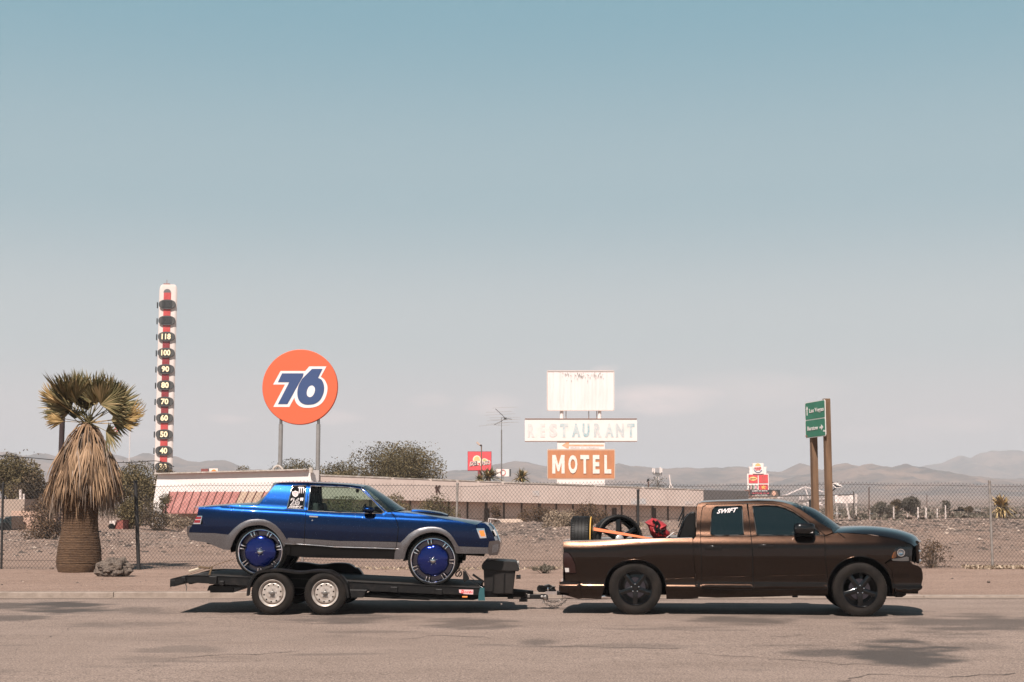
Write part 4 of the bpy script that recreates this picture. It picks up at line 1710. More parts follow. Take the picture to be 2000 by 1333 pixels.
 for xa, xb, col in ((342, 368, (.06, .05, .05)), (372, 420, (.55, .35, .34)), (425, 462, (.10, .12, .09)), (468, 500, (.40, .42, .36)), (510, 560, (.60, .28, .32)), (565, 588, (.35, .4, .36))):
  pb('letter_block', (xa, 785, xb, 900), .05, mat('letter block', col, .6), .14)
 pb('food_panel', (622, 765, 885, 925), .2, redm, .1)
 star = []
 sc_ = C([(760, 845)])[0]
 for k in range(10):
  a = R(90 + 36 * k + 8)
  r_ = (78 if k % 2 == 0 else 38) / 14.81
  star.append((sc_[0] + r_ * math.cos(a) * 1.15, sc_[1] - r_ * math.sin(a)))
 m_ = MB()
 m_.prism(poly3(star, Y - .14), (0, .04, 0))
 m_.build('star_emblem', mat('star yellow', (.85, .42, .10), .6), root)
 m_ = MB()
 for px in (1465, 1495):
  x = P(px, 975, Y).x
  m_.bar((x, Y + .5, 0), (x, Y + .5, P(px, 973, Y).z), .6)
 m_.build('pole', STEEL, root, kind='stuff')
 # ---- dark billboard
 Y = 262.0
 root = thing('billboard', 'wide black billboard with white and red words and a portrait, below the food signs', 'billboard', (P(1490, 970, Y).x, Y, .4))
 dk = mat('billboard black', (.022, .021, .022), .6)
 pb('board', (290, 920, 1240, 1090), .4, dk)
 for t, x0, x1, yc, hh, col in (("LARRY FLYNT'S", 430, 870, 950, 42, (.78, .70, .68)), ('HUSTLER CLUB', 420, 920, 1020, 44, (.55, .10, .12)), ('LAS VEGAS', 530, 860, 1070, 26, (.62, .58, .50))):
  m_ = MB()
  q = P(*C([((x0 + x1) / 2, yc)])[0], Y - .01)
  m_.text(t, q, (1, 0, 0), (0, 0, 1), (x1 - x0) / 14.81 / F * Y, hh / 14.81 / F * Y, .03, bold=.03)
  m_.build('lettering', mat('billboard letters', col, .6), root)
 m_ = MB()
 m_.prism(poly3(C([(950, 1088), (975, 990), (1020, 935), (1080, 928), (1140, 960), (1180, 1020), (1195, 1088)]), Y - .01), (0, .02, 0))
 m_.build('portrait_hair', mat('portrait hair', (.16, .10, .075), .7), root)
 m_ = MB()
 m_.prism(poly3(C([(1010, 1030), (1030, 970), (1070, 955), (1105, 985), (1115, 1035), (1085, 1088), (1040, 1088)]), Y - .04), (0, .02, 0))
 m_.build('portrait_face', mat('portrait skin', (.66, .37, .27), .7), root)
 pb('lower_board', (230, 1098, 1240, 1172), .3, mat('lower board', (.50, .40, .34), .6, col2=(.12, .07, .05), nscale=.9), .0)
 pb('lower_strip', (290, 1100, 560, 1135), .06, mat('orange strip', (.72, .20, .09), .6), .05)
 m_ = MB()
 for i in range(6):
  q = P(*C([(232, 940 + 40 * i)])[0], Y)
  m_.bar(q, q + Vector((.9, 0, 0)), .10)
 m_.bar(P(*C([(222, 925)])[0], Y), P(*C([(222, 1172)])[0], Y), .12)
 m_.build('ladder', mat('ladder brown', (.28, .12, .08), .7), root, kind='stuff')
 for xa in (420, 1100):
  m_ = MB()
  x = P(*C([(xa, 1000)])[0], Y).x
  m_.bar((x, Y + .5, 0), (x, Y + .5, P(1480, 968, Y).z), .3)
  m_.build('pole', STEEL, root)

 # ---- green highway sign on two timber posts
 A = Vector((0, 0, 0))
 TLn, TRn = (1571.8, 788.2), (1611.5, 779.6)
 BLn, BRn = (1573.8, 857.6), (1612.8, 851.2)
 Yl, Yr = 35.6, 34.35
 tl, tr_, bl, br = P(*TLn, Yl), P(*TRn, Yr), P(*BLn, Yl), P(*BRn, Yr)
 zt, zb = (tl.z + tr_.z) / 2, (bl.z + br.z) / 2
 L0, R0 = Vector(((tl.x + bl.x) / 2, Yl, 0)), Vector(((tr_.x + br.x) / 2, Yr, 0))
 u = (R0 - L0)
 W_ = u.length
 u.normalize()
 n_ = Vector((u.y, -u.x, 0))
 H_ = zt - zb
 root = thing('highway_sign', 'green road sign reading Las Vegas and Barstow on two timber posts behind the truck hood', 'road sign', ((L0.x + R0.x) / 2, (Yl + Yr) / 2, .1))
 pos = lambda s, t, o: L0 + u * (W_ * s) + Vector((0, 0, zb + H_ * t)) + n_ * o
 grn = mat('sign green', (.012, .155, .085), .45, col2=(.02, .19, .11), nscale=3)
 whm = mat('sign reflective white', (.74, .70, .67), .5)

 def rrect(s0, s1, t0, t1, r_, o, dep, name, material):
  pts = []
  for (cs, ct, a0) in ((s1, t0, -90), (s1, t1, 0), (s0, t1, 90), (s0, t0, 180)):
   for k in range(4):
    a = R(a0 + 30 * k)
    ss = cs - (r_ / W_ if cs == s1 else -r_ / W_) + r_ / W_ * math.cos(a)
    tt = ct - (r_ / H_ if ct == t1 else -r_ / H_) + r_ / H_ * math.sin(a)
    pts.append(pos(ss, tt, o))
  m_ = MB()
  m_.prism(pts, -n_ * dep)
  return m_.build(name, material, root)
 rrect(0, 1, 0, 1, .05, .0, .012, 'sign_plate', whm)
 rrect(.025, .975, .02, .488, .035, .005, .004, 'green_panel', grn)
 rrect(.025, .975, .515, .98, .035, .005, .004, 'green_panel', grn)
 tx = lambda s, c, a, b, h: MB().text(s, pos((a + b) / 2, c, .010), u, (0, 0, 1), (b - a) * W_, h * H_, .004, bold=.02)
 tx('Las Vegas', .735, .235, .945, .150).build('lettering', whm, root)
 tx('Barstow', .262, .12, .66, .115).build('lettering', whm, root)
 for pts in ([(.095, .63), (.135, .63), (.135, .80), (.17, .80), (.115, .885), (.06, .80), (.095, .80)], [(.72, .275), (.72, .225), (.80, .225), (.80, .17), (.90, .25), (.80, .33), (.80, .275)]):
  m_ = MB()
  m_.prism([pos(a, b, .010) for a, b in pts], -n_ * .004)
  m_.build('arrow', whm, root)
 for s0, t0, col in ((.05, .045, (.30, .14, .10)), (.93, .13, (.7, .68, .66))):
  m_ = MB()
  m_.prism([pos(s0 - .04, t0, .010), pos(s0 + .05, t0 - .01, .010), pos(s0 + .05, t0 + .035, .010), pos(s0 - .03, t0 + .045, .010)], -n_ * .004)
  m_.build('small_sticker', mat('small sticker', col, .5), root)
 tim = mat('weathered timber', (.19, .110, .062), .85, col2=(.095, .052, .030), nscale=9, bump=.5, bscale=30, sx=(1, 1, .12))
 for s in (.19, .86):
  b = L0 + u * (W_ * s) - n_ * .11
  m_ = MB()
  Mx = Matrix((u, n_, (0, 0, 1))).transposed()
  z1 = zt + (.03 if s > .5 else -.05)
  m_.box((b.x, b.y, z1 / 2), (.150, .150, z1), Mx)
  m_.build('timber_post', tim, root, bevel=.008)
 m_ = MB()
 for t in (.2, .8):
  m_.bar(pos(.05, t, -.02), pos(.95, t, -.02), .03, .05)
 m_.build('backing_rail', M['dullsteel'], root)


build_small_signs()


# ================================================================== POLES, FENCES, MISC FAR THINGS
def build_misc():
 thin = mat('thin aluminium', (.50, .46, .44), .5, .4)
 dark = mat('dark pole', (.035, .022, .018), .8)
 Y = 118.0
 root = thing('street_lamp', 'slim dark pole with a tilted floodlight in front of the red taco sign', 'street lamp', (P(940, 930, Y).x, Y, .4))
 m_ = MB()
 a = P(940.3, 869, Y)
 m_.tube([(a.x, Y, .2), tuple(a)], .055, 8)
 m_.build('pole', mat('brown pole', (.16, .11, .08), .8), root, smooth=60)
 m_ = MB()
 m_.bar(P(931, 864, Y), P(937.5, 870, Y), .35, .16)
 m_.build('lamp_head', mat('lamp head', (.45, .34, .28), .6), root, bevel=.02)
 m_ = MB()
 m_.bar(P(937.5, 870, Y), P(941, 871, Y), .12, .12)
 m_.build('bracket', dark, root)
 Y = 100.0
 root = thing('tv_antenna', 'tall thin guyed mast with a spiky television aerial', 'antenna', (P(980, 930, Y).x, Y, .4))
 C7 = lambda l: [(890 + x / 4.4425, 700 + y / 4.4433) for x, y in l]
 m_ = MB()
 t = P(979.6, 816, Y)
 m_.tube([(t.x, Y, .2), (t.x, Y, P(980, 840, Y).z)], .045, 6)
 m_.tube([(t.x, Y, P(980, 840, Y).z), (t.x, Y, t.z)], .022, 6)
 m_.build('mast', mat('mast grey', (.13, .12, .115), .7), root)
 m_ = MB()
 q = [P(x, y, Y) for x, y in C7([(345, 440), (400, 490), (430, 523), (400, 545), (335, 578)])]
 m_.tube(q[:3], .022, 5)
 m_.tube(q[2:], .022, 5)
 m_.tube([P(*C7([(390, 515)])[0], Y), P(*C7([(490, 530)])[0], Y)], .018, 5)
 m_.box(q[2], (.18, .12, .12))
 m_.build('boom', mat('boom dark', (.04, .038, .036), .7), root)
 for (x0, y0, x1, y1) in ((320, 433, 535, 424), (265, 470, 490, 462), (255, 495, 520, 482), (290, 518, 560, 512), (300, 535, 525, 530), (270, 545, 560, 528), (265, 575, 500, 555), (200, 590, 390, 572), (330, 585, 470, 580), (350, 560, 545, 556)):
  m_ = MB()
  m_.tube([P(*C7([(x0, y0)])[0], Y - .3), P(*C7([(x1, y1)])[0], Y + .3)], .010, 4)
  m_.build('element', thin, root)
 Y = 300.0
 C8 = lambda l: [(1230 + x / 7.41, 900 + y / 7.41) for x, y in l]
 root = thing('cell_tower', 'distant pole with a cluster of white panel aerials above the motel roof', 'antenna tower', (P(1283, 950, Y).x, Y, .4))
 m_ = MB()
 x = P(*C8([(400, 300)])[0], Y).x
 m_.tube([(x, Y, 0), (x, Y, P(1284, 926, Y).z)], .22, 8)
 m_.build('pole', STEEL, root)
 wm = mat('aerial white', (.66, .58, .54), .6)
 for (x0, y0, y1) in ((332, 110, 165), (355, 115, 185), (410, 235, 282), (440, 95, 185), (462, 110, 170), (388, 240, 270)):
  m_ = MB()
  m_.bar(P(*C8([(x0, y0)])[0], Y), P(*C8([(x0, y1)])[0], Y), .26, .2)
  m_.build('panel_aerial', wm, root)
 m_ = MB()
 for (x0, y0, x1, y1) in ((330, 185, 465, 185), (340, 200, 460, 170), (335, 165, 465, 200), (370, 190, 400, 240), (430, 190, 400, 240), (350, 180, 350, 205), (450, 175, 455, 200)):
  m_.tube([P(*C8([(x0, y0)])[0], Y), P(*C8([(x1, y1)])[0], Y)], .10, 5)
 m_.build('platform', mat('platform grey', (.10, .09, .085), .7), root, kind='stuff')
 Y = 104.0
 root = thing('vent_pipe', 'white forked vent pipe standing on the roof near its right end', 'pipe', tuple(P(1309, 955, Y)))
 for q in (((572, 205), (588, 330), (575, 405)), ((588, 330), (620, 400))):
  m_ = MB()
  m_.tube([P(*C8([c])[0], Y) for c in q], .05, 8)
  m_.build('pipe', wm, root)
 root = thing('roof_stub', 'short rusty stub pipe on the roof with a dark bird-like flap on top', 'pipe', tuple(P(1266, 953, Y)))
 m_ = MB()
 m_.tube([P(1266.5, 953, Y), P(1266.5, 941, Y)], .05, 6)
 m_.build('stub', mat('rusty stub', (.10, .05, .035), .8), root)
 bird = thing('crow', 'small black crow perched on the stub pipe above the roof', 'bird', tuple(P(1266.3, 941, Y)))
 m_ = MB()
 pts = [P(*C8([c])[0], Y) for c in ((243, 308), (255, 298), (265, 285), (272, 275), (277, 268), (283, 268))]
 m_.tube(pts, [.015, .05, .09, .085, .05, .012], 8)
 m_.build('body', mat('crow black', (.006, .006, .007), .5), bird, smooth=60)
 # ---- wooden pole behind the palm with power line
 Y = 62.0
 root = thing('utility_pole', 'dark wooden pole rising behind the fan palm', 'pole', (P(123, 1000, Y).x, Y, .4))
 m_ = MB()
 q = P(122.6, 795, Y)
 m_.tube([(q.x, Y, .2), (q.x, Y, q.z)], .115, 10)
 m_.build('pole', mat('creosoted pole', (.030, .016, .016), .85), root, smooth=60)
 m_ = MB()
 wire = bezier([tuple(P(-60, 886, 70)), tuple(P(40, 893, 70)), tuple(P(110, 899, 70)), tuple(P(190, 903.5, 70)), tuple(P(260, 903.5, 70)), tuple(P(306, 901, 70)), tuple(P(340, 912, 70))], 6)
 m_.tube(wire, .020, 5)
 wr = m_.build('power_line', mat('cable black', (.012, .011, .011), .7), None)
 tag(wr, 'dark cable sagging across behind the palm toward the thermometer', 'cable')
 # ---- flag
 Y = 150.0
 root = thing('flag_pole', 'thin white flagpole right of the palm with a furled US flag', 'flagpole', (P(253.5, 920, Y).x, Y, .4))
 m_ = MB()
 x = P(253.5, 860, Y).x
 m_.tube([(x, Y, 0), (x, Y, P(253, 797, Y).z)], .05, 6)
 m_.build('pole', mat('pale pole', (.60, .55, .53), .5), root)
 C5 = lambda l: [(x / 2.666, 700 + y / 2.666) for x, y in l]
 for pts, mt, yo in (((672, 268), (675, 300), (655, 318), (622, 330)), mat('flag navy', (.02, .03, .09), .8), 0), (((655, 318), (645, 350), (615, 380), (565, 412), (600, 360), (622, 330)), mat('flag red', (.45, .07, .06), .8), .0), (((640, 325), (632, 352), (606, 378), (588, 392), (612, 352)), mat('flag white', (.7, .6, .58), .8), .05):
  m_ = MB()
  m_.prism([P(a, b, Y - yo) for a, b in C5(pts)], (0, .03, 0))
  m_.build('flag_cloth', mt, root)
 # ---- chain link fence
 Yf = 36.7
 root = thing('chain_link_fence', 'grey chain link fence on thin steel posts along the whole lot', 'fence', (0, Yf, .1))
 galv = mat('galvanised wire', (.055, .046, .042), .6, .3)
 galp = mat('galvanised post', (.30, .27, .25), .6, .3, col2=(.20, .17, .15), nscale=8)
 drk = mat('dark steel post', (.022, .020, .020), .6)
 x0, x1 = -17.5, 17.5
 zb_, zt_ = .12, P(1500, 944, Yf).z
 sp = .092
 V, Fc = [], []
 rr = random.Random(2)
 sag = lambda x: .035 * math.sin(x * .9) + .02 * math.sin(x * 2.3 + 1)
 n = int((x1 - x0) / sp) + 60
 m_ = MB()
 H = zt_ - zb_
 run = H * .82
 for k in range(-40, n):
  for sgn in (1, -1):
   xa = x0 + k * sp
   pts = []
   for j in range(5):
    t = j / 4
    x = xa + (run * t if sgn > 0 else run * (1 - t))
    pts.append((x, Yf + .004 * sgn + .03 * math.sin(x * 1.7) , zb_ + H * t + sag(x) * t + float(hgt(x, Yf)) - .10))
   if pts[0][0] > x1 or pts[0][0] < x0 - 3:
    continue
   m_.tube(pts, .0036, 3, cap=False)
 m_.build('chain_link_mesh', galv, root, kind='stuff')
 for (za, px) in ((P(500, 948.5, Yf).z, 0), (P(500, 1096, Yf).z, 0), (P(500, 1011, Yf).z, 1)):
  m_ = MB()
  m_.tube([(x, Yf - .012 + .03 * math.sin(x * 1.7), za + sag(x) * .6 + rr.uniform(-.004, .004)) for x in np.linspace(x0, x1, 90)], .0045, 4)
  m_.build('tension_wire', galv, root)
 for (pt, pb, r_, mt) in (((6, 945), (5, 1050), .030, drk), ((264.5, 941), (271.5, 1106), .048, drk), ((590, 944), (591, 1106), .03, galp), ((893.5, 945), (889.5, 1106), .030, galp), ((1246.3, 958), (1246, 1106), .034, drk), ((1583, 978), (1583.5, 1108), .040, drk), ((1932.5, 940), (1939, 1112), .032, galp)):
  a, b = P(*pt, Yf - .05), P(*pb, Yf - .05)
  b.z = .02
  m_ = MB()
  m_.tube([b, a], r_, 10)
  m_.lathe([(.0, .03), (r_ * 1.1, .02), (r_ * 1.25, .0), (r_ * 1.2, -.03)], tuple(a), 'z', 10)
  m_.build('post', mt, root, smooth=50)
 for (px, ya, yb, Y) in ((1697, 952, 1016, 92), (1810, 966, 1000, 150), (1245.5, 950, 957, 110)):
  b = on_ground(px, yb) if yb > 1000 else P(px, yb, Y)
  Yq = Y
  root = thing('fence_post', {1697: 'thin dark leaning steel post right of the timber sign', 1810: 'thin far steel post right of the round bushes', 1245.5: 'small dark cap on a post above the motel roof edge'}[px], 'post', (P(px, yb, Yq).x, Yq, .3))
  m_ = MB()
  m_.tube([(P(px, yb, Yq).x, Yq, 0.1 if px != 1245.5 else P(px, 960, Yq).z), tuple(P(px + .4, ya, Yq))], .035, 6)
  m_.build('post', mat('rusty post', (.09, .055, .042), .8), root)
 wm = mat('white painted post', (.68, .60, .57), .7, col2=(.50, .42, .38), nscale=4)
 for i, (px, ya, yb, wpx, lab) in enumerate(((1745.5, 990, 1014, 2.8, 'white post leaning right, leftmost in the field'), (1773, 1003, 1013.5, 1.6, 'shortest white post, second from left in the field'), (1793, 991, 1013.5, 3.4, 'white post, third from left in the field'), (1808.5, 991.5, 1013.5, 3.8, 'thickest white post in the middle of the row'),
            (1830.5, 994, 1013.5, 2.8, 'white post, second from the right in the field'), (1846.5, 987, 1012.5, 2.8, 'tallest white post, rightmost in the field'), (1634.5, 989, 1003, 2, 'small white post beside the timber sign posts'), (1672, 990, 1013, 2.4, 'white post under the white sheet'), (1698.5, 996, 1003, 2.4, 'stubby white post beside the thin dark post'))):
  Y = 118.0
  a = P(px, ya, Y)
  root = thing('marker_post', lab, 'post', (a.x, Y, .3), group='white posts in the field')
  m_ = MB()
  r_ = wpx / 2 / F * Y
  m_.tube([(a.x - .02, Y, .3), (a.x, Y, a.z)], r_, 8)
  m_.build('post', wm, root)
 Y = 100.0
 root = thing('leaning_pole', 'white pole with a dark tip leaning left beside the white sheet', 'pole', (P(1658, 1015, Y).x, Y, .4))
 m_ = MB()
 m_.tube([P(1659.5, 1018, Y), P(1652.5, 981, Y)], .07, 8)
 m_.build('pole', wm, root)
 m_ = MB()
 m_.box(P(1652.4, 980.5, Y), (.13, .13, .13))
 m_.build('tip', M['black'], root)
 # ---- white steel truss and crossbar structure
 Y = 98.0
 C9_ = lambda l: [(1440 + x / 7.69, 890 + y / 7.69) for x, y in l]
 root = thing('steel_frame', 'open white steel truss frame with a dark crossbar behind the timber posts', 'frame', (P(1570, 1000, Y).x, Y, .4))
 tw = mat('white truss paint', (.66, .58, .56), .6)
 for seg in (((640, 635), (1015, 470)), ((1015, 470), (1300, 545)), ((1015, 470), (1068, 640)), ((930, 695), (1320, 655)), ((980, 780), (1080, 690)), ((990, 725), (1320, 742)), ((940, 600), (940, 690)), ((980, 600), (985, 680)), ((1210, 735), (1320, 660)), ((1280, 745), (1330, 742)), ((1000, 770), (1070, 765)), ((600, 640), (720, 590))):
  m_ = MB()
  m_.bar(P(*C9_([seg[0]])[0], Y), P(*C9_([seg[1]])[0], Y), .075)
  m_.build('truss_bar', tw, root)
 dk = mat('dark pipe frame', (.075, .062, .055), .7)
 for seg in (((0, 625), (640, 612)), ((640, 612), (1740, 592)), ((1745, 540), (1745, 960)), ((0, 625), (0, 700))):
  m_ = MB()
  m_.bar(P(*C9_([seg[0]])[0], Y - .3), P(*C9_([seg[1]])[0], Y - .3), .07)
  m_.build('pipe', dk, root)
 root = thing('white_sheet', 'plain white cloth banner hanging from the dark crossbar', 'banner', (P(1650, 985, Y).x, Y, .4))
 m_ = MB()
 a, b = P(*C9_([(1470, 715)])[0], Y - .4), P(*C9_([(1735, 600)])[0], Y - .4)
 rows = []
 for z in np.linspace(a.z, b.z, 7):
  rows.append([(x, Y - .4 + .07 * math.sin(x * 4 + z * 3) + .04 * math.sin(x * 11), z + .02 * math.sin(x * 6)) for x in np.linspace(a.x, b.x, 18)])
 m_.grid(rows)
 m_.build('cloth', mat('white cloth', (.70, .61, .58), .9), root, smooth=60)
 m_ = MB()
 m_.bar(P(*C9_([(1783, 585)])[0], Y), P(*C9_([(1783, 710)])[0], Y), .15, .1)
 m_.build('end_strip', wm, root)
 Y = 60.0
 root = thing('solar_panel', 'small solar panel tilted on a pole right of the timber posts', 'solar panel', (P(1622, 1000, Y).x, Y, .4))
 q = [P(*c, Y) for c in C9_([(1405, 425), (1515, 420), (1550, 478), (1445, 490)])]
 m_ = MB()
 m_.prism([q[0], q[1], q[2] + Vector((0, -.35, 0)), q[3] + Vector((0, -.35, 0))], (0, .02, .03))
 m_.build('panel_frame', wm, root)
 cc = (q[0] + q[1] + q[2] + q[3]) / 4 + Vector((0, -.19, .0))
 m_ = MB()
 qq = [q[0], q[1], q[2] + Vector((0, -.35, 0)), q[3] + Vector((0, -.35, 0))]
 cc = sum(qq, Vector((0, 0, 0))) / 4
 m_.prism([cc + (p_ - cc) * .80 + Vector((.01, -.02, .002)) for p_ in qq], (0, -.01, .004))
 m_.build('cells', mat('solar cells', (.02, .02, .024), .3), root)
 m_ = MB()
 m_.tube([P(*C9_([(1475, 490)])[0], Y), P(*C9_([(1420, 545)])[0], Y), (P(*C9_([(1415, 560)])[0], Y).x, Y, .3)], .028, 6)
 m_.tube([P(*C9_([(1415, 370)])[0], Y), P(*C9_([(1440, 425)])[0], Y)], .018, 6)
 m_.build('arm', M['black'], root)
 for i, (px, py, wpx, col, lab) in enumerate(((1636, 1006, 9, (.45, .42, .41), 'tiny pale car parked far off behind the timber posts'), (1706.5, 1008, 11, (.03, .032, .036), 'tiny dark car parked far off right of the thin post'), (1604, 1004, 8, (.12, .10, .09), 'tiny brown vehicle glimpsed between the timber posts'))):
  Y = 175.0
  c = P(px, py, Y)
  k = wpx / F * Y / 2.0
  z0 = float(hgt(c.x, Y))
  root = thing('parked_car', lab, 'car', (c.x, Y, z0), group='cars far out in the desert')
  pc = mat('far car paint', col, .3, .3)
  m_ = MB()
  prof = [(-1.0, .25), (-1.02, .62), (-.75, .72), (-.45, 1.0), (.15, 1.02), (.48, .72), (.95, .62), (1.02, .30)]
  m_.prism([Vector((c.x + a * k, Y - .8, z0 + b_ * k * .95)) for a, b_ in prof], (0, 1.6, 0))
  m_.build('body', pc, root, bevel=.05)
  m_ = MB()
  m_.prism([Vector((c.x + a * k, Y - .82, z0 + b_ * k * .95)) for a, b_ in [(-.62, .76), (-.42, .95), (.12, .97), (.36, .76)]], (0, 1.64, 0))
  m_.build('windows', M['black'], root)
  for a in (-.62, .62):
   m_ = MB()
   m_.tube([(c.x + a * k, Y - .82, z0 + .26 * k), (c.x + a * k, Y - .6, z0 + .26 * k)], .26 * k, 12)
   m_.build('wheel', M['black'], root)
 # ---- left edge: buildings and vehicle
 Y = 78.0
 root = thing('left_building', 'low beige building with two small white vent pipes at the left edge', 'building', (P(10, 1000, Y).x, Y, .3))
 bw = mat('beige far wall', (.36, .275, .225), .9)
 m_ = MB()
 a, b = P(-160, 975.5, Y), P(48, 975.5, Y)
 m_.prism([Vector((a.x, Y, .1)), Vector((b.x, Y, .1)), b, Vector((a.x, Y, b.z))], (0, 6, 0))
 m_.build('wall', bw, root)
 for px, ya, w_ in ((40, 957, .075), (46.5, 965, .06)):
  m_ = MB()
  m_.tube([P(px, 977, Y + 1), P(px, ya, Y + 1)], w_, 8)
  m_.build('vent_pipe', wm, root)
 root = thing('garden_wall', 'peach rendered low wall partly hidden by the bush left of the palm', 'wall', (P(70, 1010, Y).x, 72, .3))
 m_ = MB()
 a, b = P(22, 998, 73), P(122, 1000, 73)
 m_.prism([Vector((a.x, 73, .1)), Vector((b.x, 73, .1)), b, a], (0, .4, 0))
 m_.build('wall', mat('peach render', (.56, .36, .27), .85, col2=(.48, .31, .24), nscale=.8), root)
 Y = 71.0
 root = thing('parked_van', 'dark teal rounded vehicle end behind the fence at the far left', 'van', (P(0, 1035, Y).x, Y, .45))
 C5 = lambda l: [(x / 6.25, 860 + y / 6.25) for x, y in l]
 m_ = MB()
 m_.prism([P(*c, Y) for c in C5([(-400, 1000), (-380, 930), (-200, 925), (-60, 1000), (0, 1000), (30, 985), (65, 935), (135, 928), (140, 1095), (-400, 1095)])], (0, 1.8, 0))
 m_.build('body', mat('dark teal van', (.022, .035, .038), .35), root, bevel=.04)
 m_ = MB()
 m_.prism([P(*c, Y - .01) for c in C5([(50, 1010), (70, 950), (120, 945), (122, 1020)])], (0, .01, 0))
 m_.build('window', M['glass_dark'], root)
 for px in (-30, 10):
  m_ = MB()
  q = P(px, 1036, Y)
  m_.tube([(q.x, Y - .02, q.z + .1), (q.x, Y + .2, q.z + .1)], .28, 14)
  m_.build('wheel', M['black'], root)
 Y = 72.0
 root = thing('parked_trailer', 'small red and white vehicle glimpsed low between palm trunk and dark post', 'trailer', (P(225, 1030, Y).x, Y, .45))
 m_ = MB()
 m_.prism([P(*c, Y) for c in C5([(1400, 1090), (1385, 1020), (1450, 1000), (1500, 975), (1500, 1090)])], (0, 1.2, 0))
 m_.build('body', mat('brick red body', (.25, .07, .055), .6), root)
 m_ = MB()
 m_.prism([P(*c, Y - .1) for c in C5([(1335, 1040), (1335, 985), (1420, 980), (1395, 1045)])], (0, 1.0, 0))
 m_.build('cab', mat('white cab', (.66, .56, .52), .6), root)
 m_ = MB()
 q = P(217.5, 1029, Y - .12)
 m_.tube([q, q + Vector((0, .2, 0))], .16, 12)
 m_.build('wheel', M['black'], root)
 # ---- cream ramp block behind the fence, in front of the wall
 Y = 66.5
 C4_ = lambda l: [(680 + x / 4, 900 + y / 4) for x, y in l]
 root = thing('concrete_block', 'cream concrete block with a sloping right end on the gravel bank', 'block', (P(1020, 1027, Y).x, Y, .8))
 m_ = MB()
 m_.prism([P(*c, Y) for c in C4_([(1185, 512), (1185, 458), (1345, 458), (1398, 505), (1398, 512)])], (0, .9, 0))
 m_.build('block', mat('cream concrete', (.60, .47, .38), .85, col2=(.50, .38, .31), nscale=2), root, bevel=.01)
 root = thing('pipe_rail', 'thin white pipe rail with two short posts beside the cream block', 'railing', (P(965, 1027, Y).x, Y, .8))
 for seg in (((1097, 510), (1097, 450)), ((1097, 453), (1185, 462)), ((1113, 500), (1110, 460)), ((1185, 462), (1190, 505))):
  m_ = MB()
  m_.tube([P(*C4_([seg[0]])[0], Y - .2), P(*C4_([seg[1]])[0], Y - .2)], .022, 5)
  m_.build('rail', wm, root)
 # ---- dark box with a lid behind the truck hood
 Y = 66.5
 C10 = lambda l: [(1600 + x / 5, 940 + y / 5) for x, y in l]
 root = thing('culvert_box', 'low black slotted box on the gravel just behind the truck hood', 'box', (P(1663, 1027, Y).x, Y, .6))
 m_ = MB()
 m_.prism([P(*c, Y) for c in C10([(180, 440), (200, 382), (405, 380), (440, 415), (480, 432), (480, 440)])], (0, 1.2, 0))
 m_.build('box_body', M['matt_black'], root, bevel=.01)
 for i in range(11):
  m_ = MB()
  m_.tube([P(*C10([(205 + i * 20, 432)])[0], Y - .02), P(*C10([(225 + i * 18, 388)])[0], Y - .02)], .014, 4)
  m_.build('slat', galp, root)
 for i, (x0, x1, y, h_, lab) in enumerate(((1868, 1910, 997, 5, 'low dark heap of scrap left of the dry yucca'), (1968, 1985, 1005, 4, 'small dark heap of scrap right of the dry yucca'))):
  Y = 150.0
  rr = random.Random(20 + i)
  root = thing('scrap_heap', lab, 'scrap', (P((x0 + x1) / 2, y, Y).x, Y, .4), group='scrap heaps in the field')
  for k in range(7):
   m_ = MB()
   q = P(rr.uniform(x0, x1), y + rr.uniform(-1, 1.5), Y)
   m_.box(q, (rr.uniform(.3, 1.0), rr.uniform(.3, .8), rr.uniform(.10, .32)), Matrix.Rotation(rr.uniform(-.3, .3), 3, 'Y'))
   m_.build('scrap_piece', M['matt_black'] if k % 3 else galp, root)
 return


build_misc()
